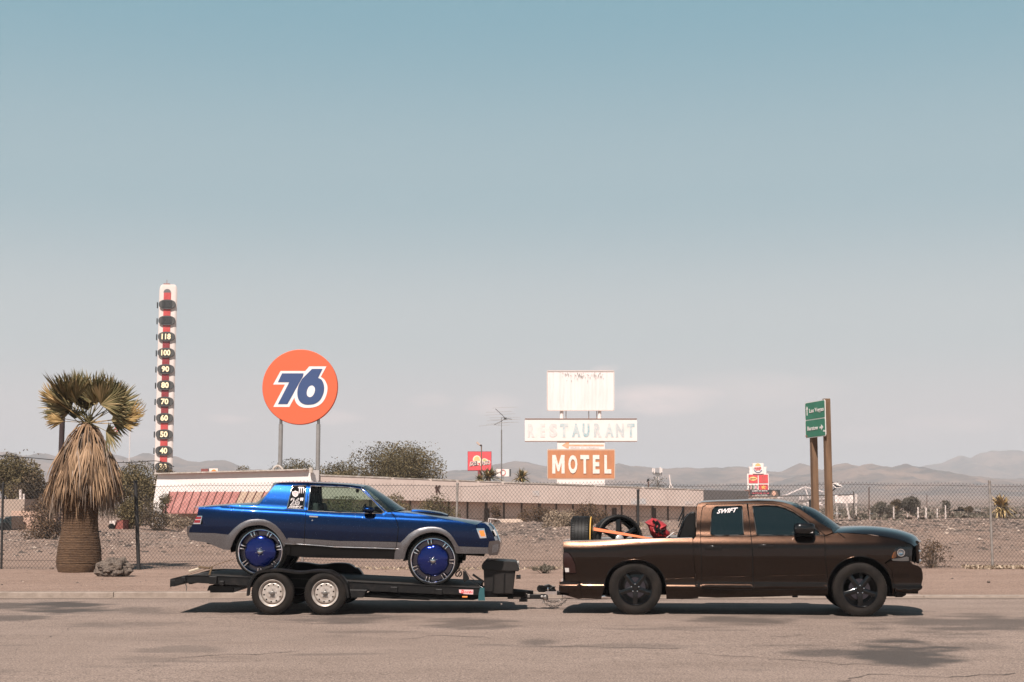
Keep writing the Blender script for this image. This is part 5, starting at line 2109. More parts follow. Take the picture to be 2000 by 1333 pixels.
# ================================================================== PICKUP TRUCK
def build_truck():
 A, B = G(1241, 1201.5, 0), G(1681.5, 1205.5, 0)
 yaw = math.atan2(B.y - A.y, B.x - A.x)
 wb = (B - A).length
 mid = (A + B) / 2
 half_t = 0.955
 root_loc = mid + Vector((-math.sin(yaw), math.cos(yaw), 0)) * half_t
 root = thing('pickup_truck', 'metallic dark bronze crew cab pickup truck with black wheels, parked on the road at right', 'pickup truck', root_loc, (0, 0, yaw))
 fr = Frame(root)
 w0 = profile([(0.20, .80), (.30, .92), (.36, .955), (.415, .972), (.435, .992), (.455, .990), (.485, .962), (.60, .962), (.66, .972), (.92, 1.0), (1.08, .997),
     (1.13, .988), (1.17, .972), (1.21, .952), (1.25, .931), (1.29, .905), (1.33, .885), (1.45, .838), (1.62, .765), (1.74, .712), (1.82, .665), (1.87, .61)],
     [(-3.2, .955), (-2.9, .985), (-2.5, 1.0), (1.6, 1.0), (2.1, .985), (2.5, .94), (2.75, .86), (3.0, .80)])

 def w(x, z):
  sh = 0.02 + 0.075 * sstep(-1.2, -2.7, x)
  return w0(x, z + sh * sstep(.70, .98, z) * (1 - sstep(1.32, 1.5, z)))
 T = lambda pts, ww=w: [fr.tr(p, ww) for p in pts]
 C3 = lambda l: [(1080 + x / 5, 960 + y / 5) for x, y in l]
 C4 = lambda l: [(1440 + x / 5, 960 + y / 5) for x, y in l]
 bz = M['bronze']
 Rw = 0.422
 hubR = fr.tr((1241, 1152), half_t)
 hubF = fr.tr((1681.5, 1153), half_t)
 hr = (-wb / 2, Rw)
 hf = (wb / 2, Rw)

 def arch(hub, rx, rz, a0, a1, n=22, dz=0.02):
  return [(hub[0] + rx * math.cos(R(a0 + (a1 - a0) * i / n)), hub[1] + dz + rz * math.sin(R(a0 + (a1 - a0) * i / n))) for i in range(n + 1)]

 # ---- bed side (arch given in local metres)
 o_l = T(C3([(100, 492), (104, 590), (150, 592), (190, 640), (222, 720), (228, 800), (228, 806), (118, 810), (122, 876), (268, 884), (275, 955), (292, 1046), (470, 1052)]))
 arR = arch(hr, 0.492, 0.432, 182, -6)
 o_r = T(C3([(1108, 1052), (1300, 1052), (1420, 1044), (1398, 900), (1378, 700), (1366, 520), (1362, 457)]))
 top = T(C3([(1100, 462), (700, 474), (300, 482)]))
 panel('bed_side', o_l + arR + o_r + top, w, fr, bz, px=False, rim=0.05)
 # ---- cab rear pillar and roof rail (one pressing round the doors)
 cab = T(C3([(1412, 1030), (1400, 880), (1382, 700), (1372, 540), (1370, 470), (1398, 440), (1402, 300), (1405, 180)])) + \
  T([(1361.5, 990), (1364, 984), (1370, 981.5), (1400, 979.5), (1440, 979), (1480, 977.6), (1510, 978.5), (1530, 981.5), (1545, 986)]) + \
  T(C4([(560, 150), (640, 195), (720, 250), (800, 305), (880, 350), (925, 372)])) + T([(1627, 1040), (1612.5, 1046)]) + \
  T(C4([(845, 415), (770, 350), (690, 280), (600, 215), (520, 165), (430, 130), (330, 118), (130, 115), (0, 118)])) + \
  T(C3([(1700, 122), (1500, 126), (1462, 150), (1448, 200), (1440, 300), (1438, 440), (1444, 560), (1450, 800), (1452, 952)])) + \
  T([(1400, 1151.5), (1470, 1152.2), (1540, 1152), (1590, 1151.5), (1616.3, 1151), (1617, 1162), (1560, 1164), (1500, 1166), (1440, 1167.2), (1400, 1168)])
 panel('cab_frame', cab, w, fr, bz, px=False, rim=0.04)
 # ---- doors
 rd_w = C3([(1575, 158), (1600, 150), (1720, 147), (1835, 144), (1846, 150), (1855, 300), (1862, 425), (1700, 430), (1552, 430), (1540, 415), (1543, 320), (1556, 190)])
 rear_door = T(C3([(1455, 945), (1453, 800), (1447, 560), (1441, 440), (1443, 300), (1451, 205), (1465, 155), (1502, 130), (1700, 126), (1893, 122),
      (1903, 200), (1922, 330), (1933, 440), (1948, 600), (1952, 800), (1953, 958), (1700, 960)]))
 rw_ = T(rd_w)
 fd_w = C4([(150, 145), (300, 140), (390, 145), (470, 168), (560, 212), (640, 266), (720, 325), (795, 395), (803, 420), (790, 428), (600, 430), (400, 430), (192, 428), (170, 290)])
 front_door = T(C4([(156, 958), (155, 800), (151, 600), (135, 440), (120, 300), (104, 122), (330, 121), (430, 134), (520, 169), (600, 219), (690, 285), (770, 355), (842, 419),
      (853, 440), (857, 600), (870, 740), (879, 815), (880, 952), (700, 956), (400, 958)]))
 fw_ = T(fd_w)
 rdo = panel('rear_door', rear_door, w, fr, bz, holes=[rw_], px=False, rim=0.035)
 fdo = panel('front_door', front_door, w, fr, bz, holes=[fw_], px=False, rim=0.035)
 for door_pair, hole, nm in ((rdo, rw_, 'r'), (fdo, fw_, 'f')):
  for s, dr in zip((1, -1), door_pair):
   MW[dr] = MW[root]
  gl = panel('window', hole, w, fr, M['glass_dark'], off=-0.012, px=False, rim=0.0, sp=0.08)
  sl = side_tube('window_seal', hole, w, fr, 0.009, M['black'], off=-0.004, closed=True, px=False)
  for s in (0, 1):
   gl[s].parent = door_pair[s]
   sl[s].parent = door_pair[s]
 side_tube('door_seal', rear_door, w, fr, 0.0045, M['matt_black'], off=-.0015, closed=True, px=False)  # thin black tube added so the door gap reads as a shaded line
 side_tube('door_seal', front_door, w, fr, 0.0045, M['matt_black'], off=-.0015, closed=True, px=False)  # front door gap darkened by the same added tube
 for cx, cy, dp in ((1080 + 1567 / 5, 960 + 549 / 5, rdo), (1440 + 278 / 5, 960 + 537 / 5, fdo)):
  x, z = fr.tr((cx, cy), w)
  for s, dr in zip((-1, 1), dp):
   mb = MB()
   y = s * (float(w(x, z)) + 0.022)
   mb.box((x, y, z), (0.25, 0.022, 0.040))
   mb.box((x - .105, y - s * .018, z), (0.03, 0.03, 0.03))
   mb.box((x + .105, y - s * .018, z), (0.03, 0.03, 0.03))
   mb.box((x, s * (float(w(x, z)) + 0.001), z), (0.27, 0.006, 0.062))
   mb.build('handle', M['gloss_black'], dr, local=True, bevel=0.008, smooth=40)
 # ---- front fender
 arF = arch(hf, 0.510, 0.520, 186, -8, dz=-0.005)
 fen = T(C4([(885, 960), (883, 815), (873, 740), (860, 600), (856, 440), (852, 428)])) + T([(1612.5, 1048), (1627, 1042.5)]) + \
  T([(1636, 1041.5), (1656, 1042), (1690, 1044.5), (1720, 1048), (1750, 1054), (1768, 1059.5), (1780, 1064.5), (1783.5, 1068)]) + \
  T(C4([(1550, 547), (1525, 590), (1500, 655), (1440, 700), (1505, 760), (1520, 860), (1533, 975)]))
 panel('fender', fen + arF[::-1], w, fr, bz, px=False, rim=0.05)
 # ---- bumper
 bump_w = lambda x, z: w(x, z) * 1.0 + 0.012
 fb = T(C4([(1500, 680), (1520, 686), (1700, 692), (1712, 712), (1760, 728), (1798, 752), (1810, 800), (1812, 850), (1800, 900), (1798, 918), (1808, 930), (1800, 955),
    (1740, 985), (1640, 985), (1540, 978), (1528, 900), (1512, 780), (1452, 702)]))
 panel('bumper_side', fb, bump_w, fr, bz, px=False, rim=0.06)
 xz = T(C4([(1712, 712), (1760, 728), (1798, 752), (1810, 800), (1812, 850), (1800, 900), (1798, 918), (1808, 930), (1800, 955)]))

 def nose(name, xz_pts, material, bow, smooth=60, edge=None):
  mb = MB()
  rows = []
  for (x, z) in xz_pts:
   wy = float(bump_w(x, z)) if edge is None else edge
   rows.append([(x + bow * (1 - abs(v) ** 2.2), v * wy, z) for v in np.linspace(-1, 1, 21)])
  mb.grid(rows)
  o = mb.build(name, material, root, smooth=smooth, local=True)
  if sum(p_.normal.x for p_ in o.data.polygons) < 0:
   o.data.flip_normals()
  return o
 nose('front_bumper', resample(xz, .04, closed=False), bz, 0.04)
 va = T(C4([(1545, 982), (1640, 988), (1740, 988), (1795, 960), (1745, 992), (1650, 1000), (1650, 1015), (1610, 1036), (1550, 1036)]))
 panel('air_dam', va, lambda x, z: w(x, z) - 0.02, fr, M['black'], px=False, rim=0.10)
 gz0, gz1 = fr.tr(C4([(1755, 690)])[0], .7)[1], fr.tr(C4([(1755, 500)])[0], .7)[1]
 gx = fr.tr(C4([(1755, 600)])[0], .7)[0]
 mb = MB()
 for i in range(9):
  z = gz0 + (gz1 - gz0) * (i + .5) / 9
  mb.tube([(gx + 0.10 * (1 - abs(v) ** 2.2), v * .62, z) for v in np.linspace(-1, 1, 13)], 0.010, 6)
 for k in range(-9, 10):
  v = k / 9.5
  mb.tube([(gx + 0.10 * (1 - abs(v) ** 2.2), v * .62, gz0), (gx + 0.09 * (1 - abs(v) ** 2.2), v * .62, gz1)], 0.008, 6)
 gr = mb.build('grille', M['gloss_black'], root, smooth=60, local=True)
 nose('grille_back', [(gx - .05, gz0 - .03), (gx - .05, gz1 + .03)], M['matt_black'], 0.1, edge=.66)
 mb = MB()
 for z in (gz0, (gz0 + gz1) / 2, gz1):
  mb.tube([(gx + 0.015 + 0.11 * (1 - abs(v) ** 2.2), v * .65, z) for v in np.linspace(-1, 1, 15)], 0.030, 8)
 mb.tube([(gx + .125, 0, gz0), (gx + .125, 0, gz1)], 0.032, 8)
 for s in (-1, 1):
  mb.tube([(gx + 0.01, s * .64, gz0), (gx, s * .64, gz1)], 0.035, 8)
 mb.build('grille_surround', bz, root, smooth=60, local=True)
 hl = T(C4([(1548, 549), (1600, 543), (1712, 542), (1712, 560), (1705, 688), (1600, 686), (1522, 678), (1503, 662), (1525, 595)]))
 hq = panel('headlight', hl, w, fr, M['gloss_black'], off=-0.03, px=False, rim=0.05)
 for h in hq:
  MW[h] = MW[root]
 lens = panel('lens', hl, w, fr, glass_mat('headlight glass', (0.85, 0.88, 0.9)), off=0.002, px=False, rim=0.0, sp=.06)
 am = panel('indicator', T(C4([(1512, 650), (1530, 600), (1553, 580), (1556, 640), (1530, 660)])), w, fr, M['lens_amber'], off=-0.02, px=False, rim=.01, sp=.04)
 wl = panel('light_strip', T(C4([(1508, 662), (1600, 652), (1655, 638), (1674, 644), (1676, 680), (1600, 682), (1520, 678)])), w, fr, M['lens_white'], off=-0.006, px=False, rim=.01, sp=.04)
 for s in (0, 1):
  for q in (lens, am, wl):
   q[s].parent = hq[s]
 cx, cz = fr.tr(C4([(1598, 600)])[0], w)
 for s, h in zip((-1, 1), hq):
  mb = MB()
  yy = abs(float(w(cx, cz)))
  mb.lathe([(0.0, -.0), (.03, -.004), (.045, -.014), (.052, -.03), (.060, -.03), (.062, -.012)], (cx, 0, cz), 'y', 24)
  for i, q in enumerate(mb.v):
   mb.v[i] = (q[0], (q[1] * 1.0 - yy + 0.016) * (-s), q[2])
  o = mb.build('projector', M['chrome'], h, smooth=50, local=True)
 # ---- hood, roof, screens
 hood_e = [(1627, 1041), (1656, 1041), (1690, 1043.5), (1720, 1047), (1750, 1053), (1768, 1058.5), (1780, 1063.5), (1786, 1068)]
 E = [(x, -float(w(x, z)) + .004, z) for x, z in T(hood_e)]
 hood_c = [(1624, 1030), (1656, 1028), (1690, 1027.4), (1720, 1029.4), (1750, 1034), (1770, 1040), (1784, 1047), (1790.5, 1058)]
 C = [fr.tr(p, 0.0) for p in hood_c]
 C = [(a + (0.03 if i > 4 else 0.0) * (i - 4) / 3, b_) for i, (a, b_) in enumerate(C)]
 loft('hood', E, C, bz, root, p=3.2, nv=26)
 mb = MB()
 mb.tube([fr.I.to_3x3() @ Vector((0, 0, 0)) + Vector((E[0][0] - .02, -.80, E[0][2] + .03)), Vector((C[0][0] - .03, 0, C[0][1] + .0)), Vector((E[0][0] - .02, .80, E[0][2] + .03))], .03, 8)
 mb.build('cowl', M['black'], root, smooth=60, local=True)
 roof_e = [(1361.8, 991), (1364.5, 984.5), (1371, 982), (1400, 980), (1440, 979.4), (1480, 978), (1510, 979), (1530, 982), (1545, 986.5)]
 E = [(x, -float(w(x, z)) + .003, z) for x, z in T(roof_e)]
 roof_c = [(1359.5, 990), (1363, 981.5), (1370, 978.5), (1400, 977), (1440, 976.2), (1480, 974.6), (1510, 975.6), (1530, 978), (1552, 983)]
 Cc = [fr.tr(p, 0.0) for p in roof_c]
 E2 = E
 loft('roof', E2, [(x + .02, z) for x, z in Cc], bz, root, p=2.6, nv=22)
 Et = T(C4([(560, 150), (640, 195), (720, 250), (800, 305), (880, 350), (925, 372)]))
 E = [(x, -float(w(x, z)) + .012, z) for x, z in [fr.tr((1545, 986.5), w)] + Et + [fr.tr((1627, 1040), w)]]
 Cw = [fr.tr(p, 0.0) for p in [(1552, 983), (1572, 992.5), (1600, 1010), (1624, 1028)]]
 Cw = [(x + .10 + .02, z) for x, z in Cw]
 Cw[0] = (Cc[-1][0] + .02, Cc[-1][1])
 loft('windscreen', E, Cw, M['glass_shield'], root, p=2.6, xp=2.2)
 xr = fr.tr((1363, 1000), w)[0]
 mb = MB()
 z0, z1, zt = fr.tr((1361, 1100), w)[1], fr.tr((1361, 1046), w)[1], fr.tr((1361.5, 989), w)[1]
 mb.grid([[(xr - .01 + (0.02 if z > z1 else 0), v * float(w(xr, z)), z) for v in np.linspace(-1, 1, 9)] for z in (0.35, .8, z1, zt)])
 mb.build('cab_back', M['black'], root, local=True)
 mb = MB()
 mb.box((xr - .02, 0, (z1 + zt) / 2 + .02), (.01, 1.3, (zt - z1) * .62))
 mb.build('rear_window', M['glass_dark'], root, local=True)
 # ---- floor of cab, dash, seats, steering wheel
 xs, xe = xr + .05, fr.tr((1612, 1046), w)[0]
 mb = MB()
 mb.box(((xs + xe) / 2, 0, .52), (xe - xs, 1.75, .06))
 mb.box((xe - .12, 0, 1.0), (.34, 1.5, .34))
 mb.box((xe + .28, 0, .75), (.5, 1.6, .7))
 mb.build('cabin_floor', M['matt_black'], root, local=True, bevel=.02)
 for sx in (xs + .32, xe - 1.15):
  for sy in (-.42, .42):
   st = MB()
   st.box((sx + .27, sy, .78), (.55, .52, .2))
   st.box((sx, sy, 1.13), (.16, .52, .66), Matrix.Rotation(R(-12), 3, 'Y'))
   st.box((sx - .06, sy, 1.52), (.10, .26, .18), Matrix.Rotation(R(-12), 3, 'Y'))
   st.build('seat', M['cloth'], root, local=True, bevel=.05, smooth=60)
 mb = MB()
 pts = [(xe - .42 + .07 * math.sin(t), -.42 + .19 * math.cos(t), 1.18 + .17 * math.sin(t)) for t in np.linspace(0, 2 * math.pi, 25)]
 mb.tube(pts, .014, 8, cap=False)
 mb.build('steering_wheel', M['black'], root, smooth=60, local=True)
 # ---- bed: rail caps, floor, front wall, tailgate
 xb0, xb1 = T([(1101, 1058)])[0][0], T([(1352, 1052)])[0][0]
 zb = lambda x: fr.tr((1100 + (x - xb0) / (xb1 - xb0) * 252, 1058.3 - 6.5 * (x - xb0) / (xb1 - xb0)), w)[1]
 for s in (-1, 1):
  mb = MB()
  rows = []
  for x in np.linspace(xb0, xb1, 14):
   wy, z = float(w(x, zb(x))), zb(x)
   rows.append([(x, s * (wy + .001), z - .012), (x, s * (wy - .01), z + .012), (x, s * (wy - .05), z + .018), (x, s * (wy - .11), z + .012), (x, s * (wy - .13), z - .03), (x, s * (wy - .14), .72)])
  mb.grid(rows)
  mb.build('bed_rail', M['black'], root, smooth=50, local=True)
 mb = MB()
 mb.box(((xb0 + xb1) / 2, 0, .70), (xb1 - xb0 - .02, 1.72, .06))
 mb.box((xb1 - .03, 0, .98), (.05, 1.7, .55))
 mb.build('bed_floor', M['matt_black'], root, local=True)
 mb = MB()
 zt_ = zb(xb0)
 mb.grid([[(xb0 - .0 - .06 * (1 - abs(v) ** 3), v * (float(w(xb0, z)) - .005), z) for v in np.linspace(-1, 1, 17)] for z in (.60, .7, .9, 1.05, zt_ - .02, zt_ + .012)])
 mb.grid([[(xb0 + .06, v * .9, z) for v in (-1, 1)] for z in (.60, zt_ + .012)])
 mb.grid([[(xb0 - .06 * (1 - abs(v) ** 3), v * (float(w(xb0, zt_)) - .005), zt_ + .012) for v in np.linspace(-1, 1, 17)], [(xb0 + .06, v * .9, zt_ + .012) for v in np.linspace(-1, 1, 17)]])
 tg = mb.build('tailgate', bz, root, smooth=40, local=True)
 MW[tg] = MW[root]
 mb = MB()
 mb.box((xb0 - .07, 0, zt_ - .12), (.03, .28, .07))
 mb.build('handle', M['black'], tg, local=True, bevel=.01)
 tl = T(C3([(103, 596), (148, 598), (186, 645), (218, 722), (224, 798), (120, 802), (106, 700)]))
 tq = panel('tail_lamp', tl, w, fr, M['lens_red'], off=0.006, px=False, rim=.05)
 rv = panel('reversing_lens', T(C3([(116, 748), (156, 750), (158, 788), (122, 790)])), w, fr, M['lens_white'], off=0.010, px=False, rim=.01, sp=.04)
 for s in (0, 1):
  rv[s].parent = tq[s]
 mb = MB()
 for s in (-1, 1):
  x0, z0_ = T([(1101, 1082)])[0]
  mb.grid([[(x0 - .01, s * (float(w(x0, z)) - d), z) for d in (0.0, .16)] for z in (z0_, z0_ - .35)])
 mb.build('lamp_back', M['lens_red'], root, local=True)
 rb = T(C3([(62, 905), (72, 885), (100, 879), (238, 886), (262, 900), (272, 955), (290, 1046), (250, 1052), (72, 1000), (62, 990)]))
 panel('bumper_end', rb, lambda x, z: w(x, z) + .004, fr, bz, px=False, rim=.08)
 mb = MB()
 xb_, zb_, zc_ = T(C3([(62, 940)]))[0][0], T(C3([(62, 884)]))[0][1], T(C3([(62, 1000)]))[0][1]
 wr = float(w(xb_, .5))
 mb.grid([[(xb_ - .05 * (1 - abs(v) ** 3) + dx, v * wr, z) for v in np.linspace(-1, 1, 17)] for dx, z in ((.14, zb_ + .0), (.01, zb_), (0, zb_ - .02), (0, zc_ + .02), (.02, zc_), (.15, zc_ - .02))])
 mb.build('rear_bumper', bz, root, smooth=40, local=True)
 bm = fr.I @ P(1090, 1158.5, mid.y + half_t)
 mb = MB()
 mb.box((xb_ + .18, 0, bm.z - .02), (.6, .07, .07))
 mb.box((xb_ + .35, 0, bm.z + .03), (.1, 1.2, .09))
 mb.build('hitch_receiver', M['black'], root, local=True, bevel=.006)
 mb = MB()
 mb.box((xb_ - .14, 0, bm.z - .02), (.34, .05, .05))
 mb.lathe([(.0, .09), (.02, .088), (.028, .07), (.028, .05), (.015, .035), (.015, .0)], (xb_ - .27, 0, bm.z - .02), 'z', 20)
 mb.build('ball_mount', M['chrome'], root, local=True, smooth=50)
 mb = MB()
 ex = fr.tr((1096, 1163), .80)
 mb.tube([(ex[0] + .9, -.62, ex[1] - .02), (ex[0] + .35, -.74, ex[1] - .03), (ex[0] + .02, -.80, ex[1])], .045, 14, cap=False)
 mb.build('exhaust_tip', M['chrome'], root, smooth=60, local=True)
 cx, cz = fr.tr((1571, 1033), lambda x, z: w(x, z) + .16)
 for s in (-1, 1):
  mb = MB()
  y0 = float(w(cx, cz))
  wv, hv = .165, .088
  rows = []
  for k, (dy, sc_) in enumerate(((0.02, .55), (.05, .85), (.12, 1.0), (.19, .98), (.235, .85), (.25, .55), (.253, .0))):
   rows.append([(cx + wv * sc_ * math.copysign(abs(math.cos(a)) ** .45, math.cos(a)), s * (y0 + dy), cz + hv * sc_ * math.copysign(abs(math.sin(a)) ** .45, math.sin(a))) for a in np.linspace(0, 2 * math.pi, 25)])
  if s > 0:
   rows = [r_[::-1] for r_ in rows]
  mb.grid(rows)
  mr = mb.build('door_mirror', M['gloss_black'], root, smooth=60, local=True)
  MW[mr] = MW[root]
  mb = MB()
  mb.box((cx + .03, s * (y0 + .23), cz - .055), (.19, .02, .018))
  mb.build('mirror_lamp', M['lens_white'], mr, local=True)
  mb = MB()
  mb.bar((cx + .10, s * (y0 - .02), cz - .03), (cx + .04, s * (y0 + .10), cz - .02), .06, .05)
  mb.build('mirror_arm', M['black'], mr, local=True, bevel=.01)
 side_tube('belt_strip', C3([(1445, 440), (1700, 438), (1930, 436)]) + C4([(140, 436), (600, 435), (850, 430)]), w, fr, .006, M['black'], off=.001)
 side_tube('arch_lip', arR, w, fr, .010, bz, off=-.002, px=False)
 side_tube('arch_lip', arF, w, fr, .010, bz, off=-.002, px=False)
 for seg_ in (C3([(1085, 860), (1380, 845)]), C3([(1455, 842), (1950, 832)]), C4([(158, 832), (500, 824), (868, 815)])):
  side_tube('door_bead', seg_, w, fr, .004, bz, off=.0)
 mb = MB()
 a0 = fr.tr((1633, 1053), w)
 mb.tube([(a0[0], -float(w(*a0)) + .02, a0[1] - .02), (a0[0] - .05, -float(w(*a0)) + .05, a0[1] + .13), (a0[0] - .08, -float(w(*a0)) + .07, a0[1] + .20)], .004, 6)
 mb.build('antenna', M['black'], root, local=True)
 mb = MB()
 x0, z0_ = Cw[-1]
 for y in (-.55, .15):
  mb.tube([(x0 - .14, y, z0_ - .01), (x0 - .16, y + .3, z0_ + .05), (x0 - .22, y + .62, z0_ + .07)], .010, 6)
 mb.build('wiper', M['black'], root, local=True)
 mb = MB()
 q0, q1 = fr.tr(C4([(975, 398)])[0], w), fr.tr(C4([(1052, 455)])[0], w)
 mb.tube([(q0[0], -float(w(*q0)) + .0, q0[1]), (q1[0], -float(w(*q1)) - .006, q1[1])], .005, 6)
 mb.build('washer_wire', M['black'], root, local=True)
 mb = MB()
 xf, xR = hf[0], hr[0]
 mb.box(((xf + xR) / 2, 0, .46), (xf - xR - 1.15, 1.66, .22))
 mb.box(((xf + xR) / 2, -.45, .36), (xf - xR + 1.2, .09, .14))
 mb.box(((xf + xR) / 2, .45, .36), (xf - xR + 1.2, .09, .14))
 mb.box((xR - .85, 0, .52), (.62, 1.7, .28))
 mb.box((xf + .72, 0, .55), (.40, 1.45, .40))
 mb.box((xf + .1, 0, .78), (1.5, 1.0, .45))
 mb.box((xR, 0, .64), (1.3, 1.0, .10))
 mb.tube([(xR, -.75, Rw), (xR, .75, Rw)], .05, 10)
 mb.tube([(xf, -.75, Rw), (xf, .75, Rw)], .04, 10)
 mb.lathe([(.0, -.14), (.10, -.12), (.14, 0), (.10, .12), (0, .14)], (xR, 0, Rw), 'x', 14)
 mb.tube([(xR + .9, -.5, .36), (xR + .55, -.6, .30), (xR + .75, -.7, .27)], .04, 8)
 mb.box((xf - .98, -.62, .31), (.08, .12, .07))
 mb.build('underbody', M['matt_black'], root, local=True)
 for hub, rx, rz in ((hr, .50, .45), (hf, .52, .53)):
  for s in (-1, 1):
   mb = MB()
   prof = [(.0, s * .55), (rx, s * .55), (rx, s * (float(w(hub[0], .8)) - .05))]
   mb.lathe(prof, (hub[0], 0, hub[1] + .02), 'y', 28, a0=R(-12), a1=R(192))
   mb.build('wheel_liner', M['matt_black'], root, local=True, smooth=40)
 def truck_wheel(x, s):
  wroot = subempty('wheel', root, (x, s * half_t, Rw), (0, 0, 0 if s < 0 else math.pi))
  tyre(wroot, Rw, .27, .262, M['rubber'], c=(0, .135, 0))
  mb = MB()
  mb.lathe([(.268, .010), (.272, .0), (.268, -.004), (.258, .002), (.250, .014), (.246, .05), (.240, .16), (.235, .22)], (0, 0, 0), 'y', 64)
  mb.lathe([(.235, .22), (.10, .20), (.0, .20)], (0, 0, 0), 'y', 40)
  for k in range(5):
   a = R(-90 + 72 * k)
   spoke_block(mb, a, .045, .262, .085, .080, .012, .010, .07)
  mb.lathe([(.0, .006), (.035, .006), (.04, .012), (.075, .016), (.085, .03), (.085, .12)], (0, 0, 0), 'y', 40)
  mb.build('rim', M['gloss_black'], wroot, smooth=40, local=True)
  mb = MB()
  mb.lathe([(.0, .09), (.165, .09), (.17, .095), (.17, .115), (.0, .115)], (0, 0, 0), 'y', 40)
  mb.build('brake_disc', M['dark_chrome'], wroot, smooth=40, local=True)
  for k in range(5):
   a = R(-54 + 72 * k)
   mb = MB()
   mb.lathe([(.0, -.006), (.009, -.004), (.012, .002), (.012, .03)], (.062 * math.cos(a), 0, .062 * math.sin(a)), 'y', 12)
   mb.build('lug_nut', M['chrome'], wroot, smooth=50, local=True)
 for x in (hr[0], hf[0]):
  for s in (-1, 1):
   truck_wheel(x, s)
 def sticker(txt, corners, h_px, material, shear=0.2, name='lettering', depth=.002, parent=None, both=False, off=.0):
  (ax, ay), (bx, by) = corners
  p0, p1 = fr.tr((ax, ay), w), fr.tr((bx, by), w)
  cx, cz = (p0[0] + p1[0]) / 2, (p0[1] + p1[1]) / 2
  e = .01
  wz = (w(cx, cz + e) - w(cx, cz - e)) / (2 * e)
  up = Vector((0, -wz, 1)).normalized()
  mb = MB()
  mb.text(txt, (cx, -float(w(cx, cz)) - off, cz), Vector((p1[0] - p0[0], 0, p1[1] - p0[1])), up, math.hypot(p1[0] - p0[0], p1[1] - p0[1]), h_px / 123.0, depth, bold=.03, shear=shear)
  return mb.build(name, material, parent or root, local=True)
 sticker('SWIFT', (C3([(1600, 198)])[0], C3([(1808, 180)])[0]), 9.6, M['decal'], shear=.45, off=-.004)
 mb = MB()
 q = fr.tr((1561.5, 991.5), .60)
 ctr = Vector((q[0], -.62, q[1] + .0))
 d = Vector((1.0, -.35, -.62)).normalized()
 side = Vector((.12, -1, .25)).normalized()
 n_ = d.cross(side).normalized()
 if n_.z < 0:
  n_ = -n_
 ctr = ctr + n_ * .03
 ring = []
 for k in range(25):
  a = 2 * math.pi * k / 24
  ring.append([ctr + d * (r_ * math.cos(a)) + side * (r_ * .5 * math.sin(a)) for r_ in (.10, .085)])
 mb.grid(ring)
 mb.text('06', ctr, d, -side, .09, .05, .002, bold=.03)
 mb.build('oval_sticker', M['decal'], root, local=True)
 return fr, w, (xb0, xb1), zb, wb, yaw


TR, TW, TBED, TZB, TWB, TYAW = build_truck()
# ================================================================== BLUE COUPE
CAR_Y = 23.40


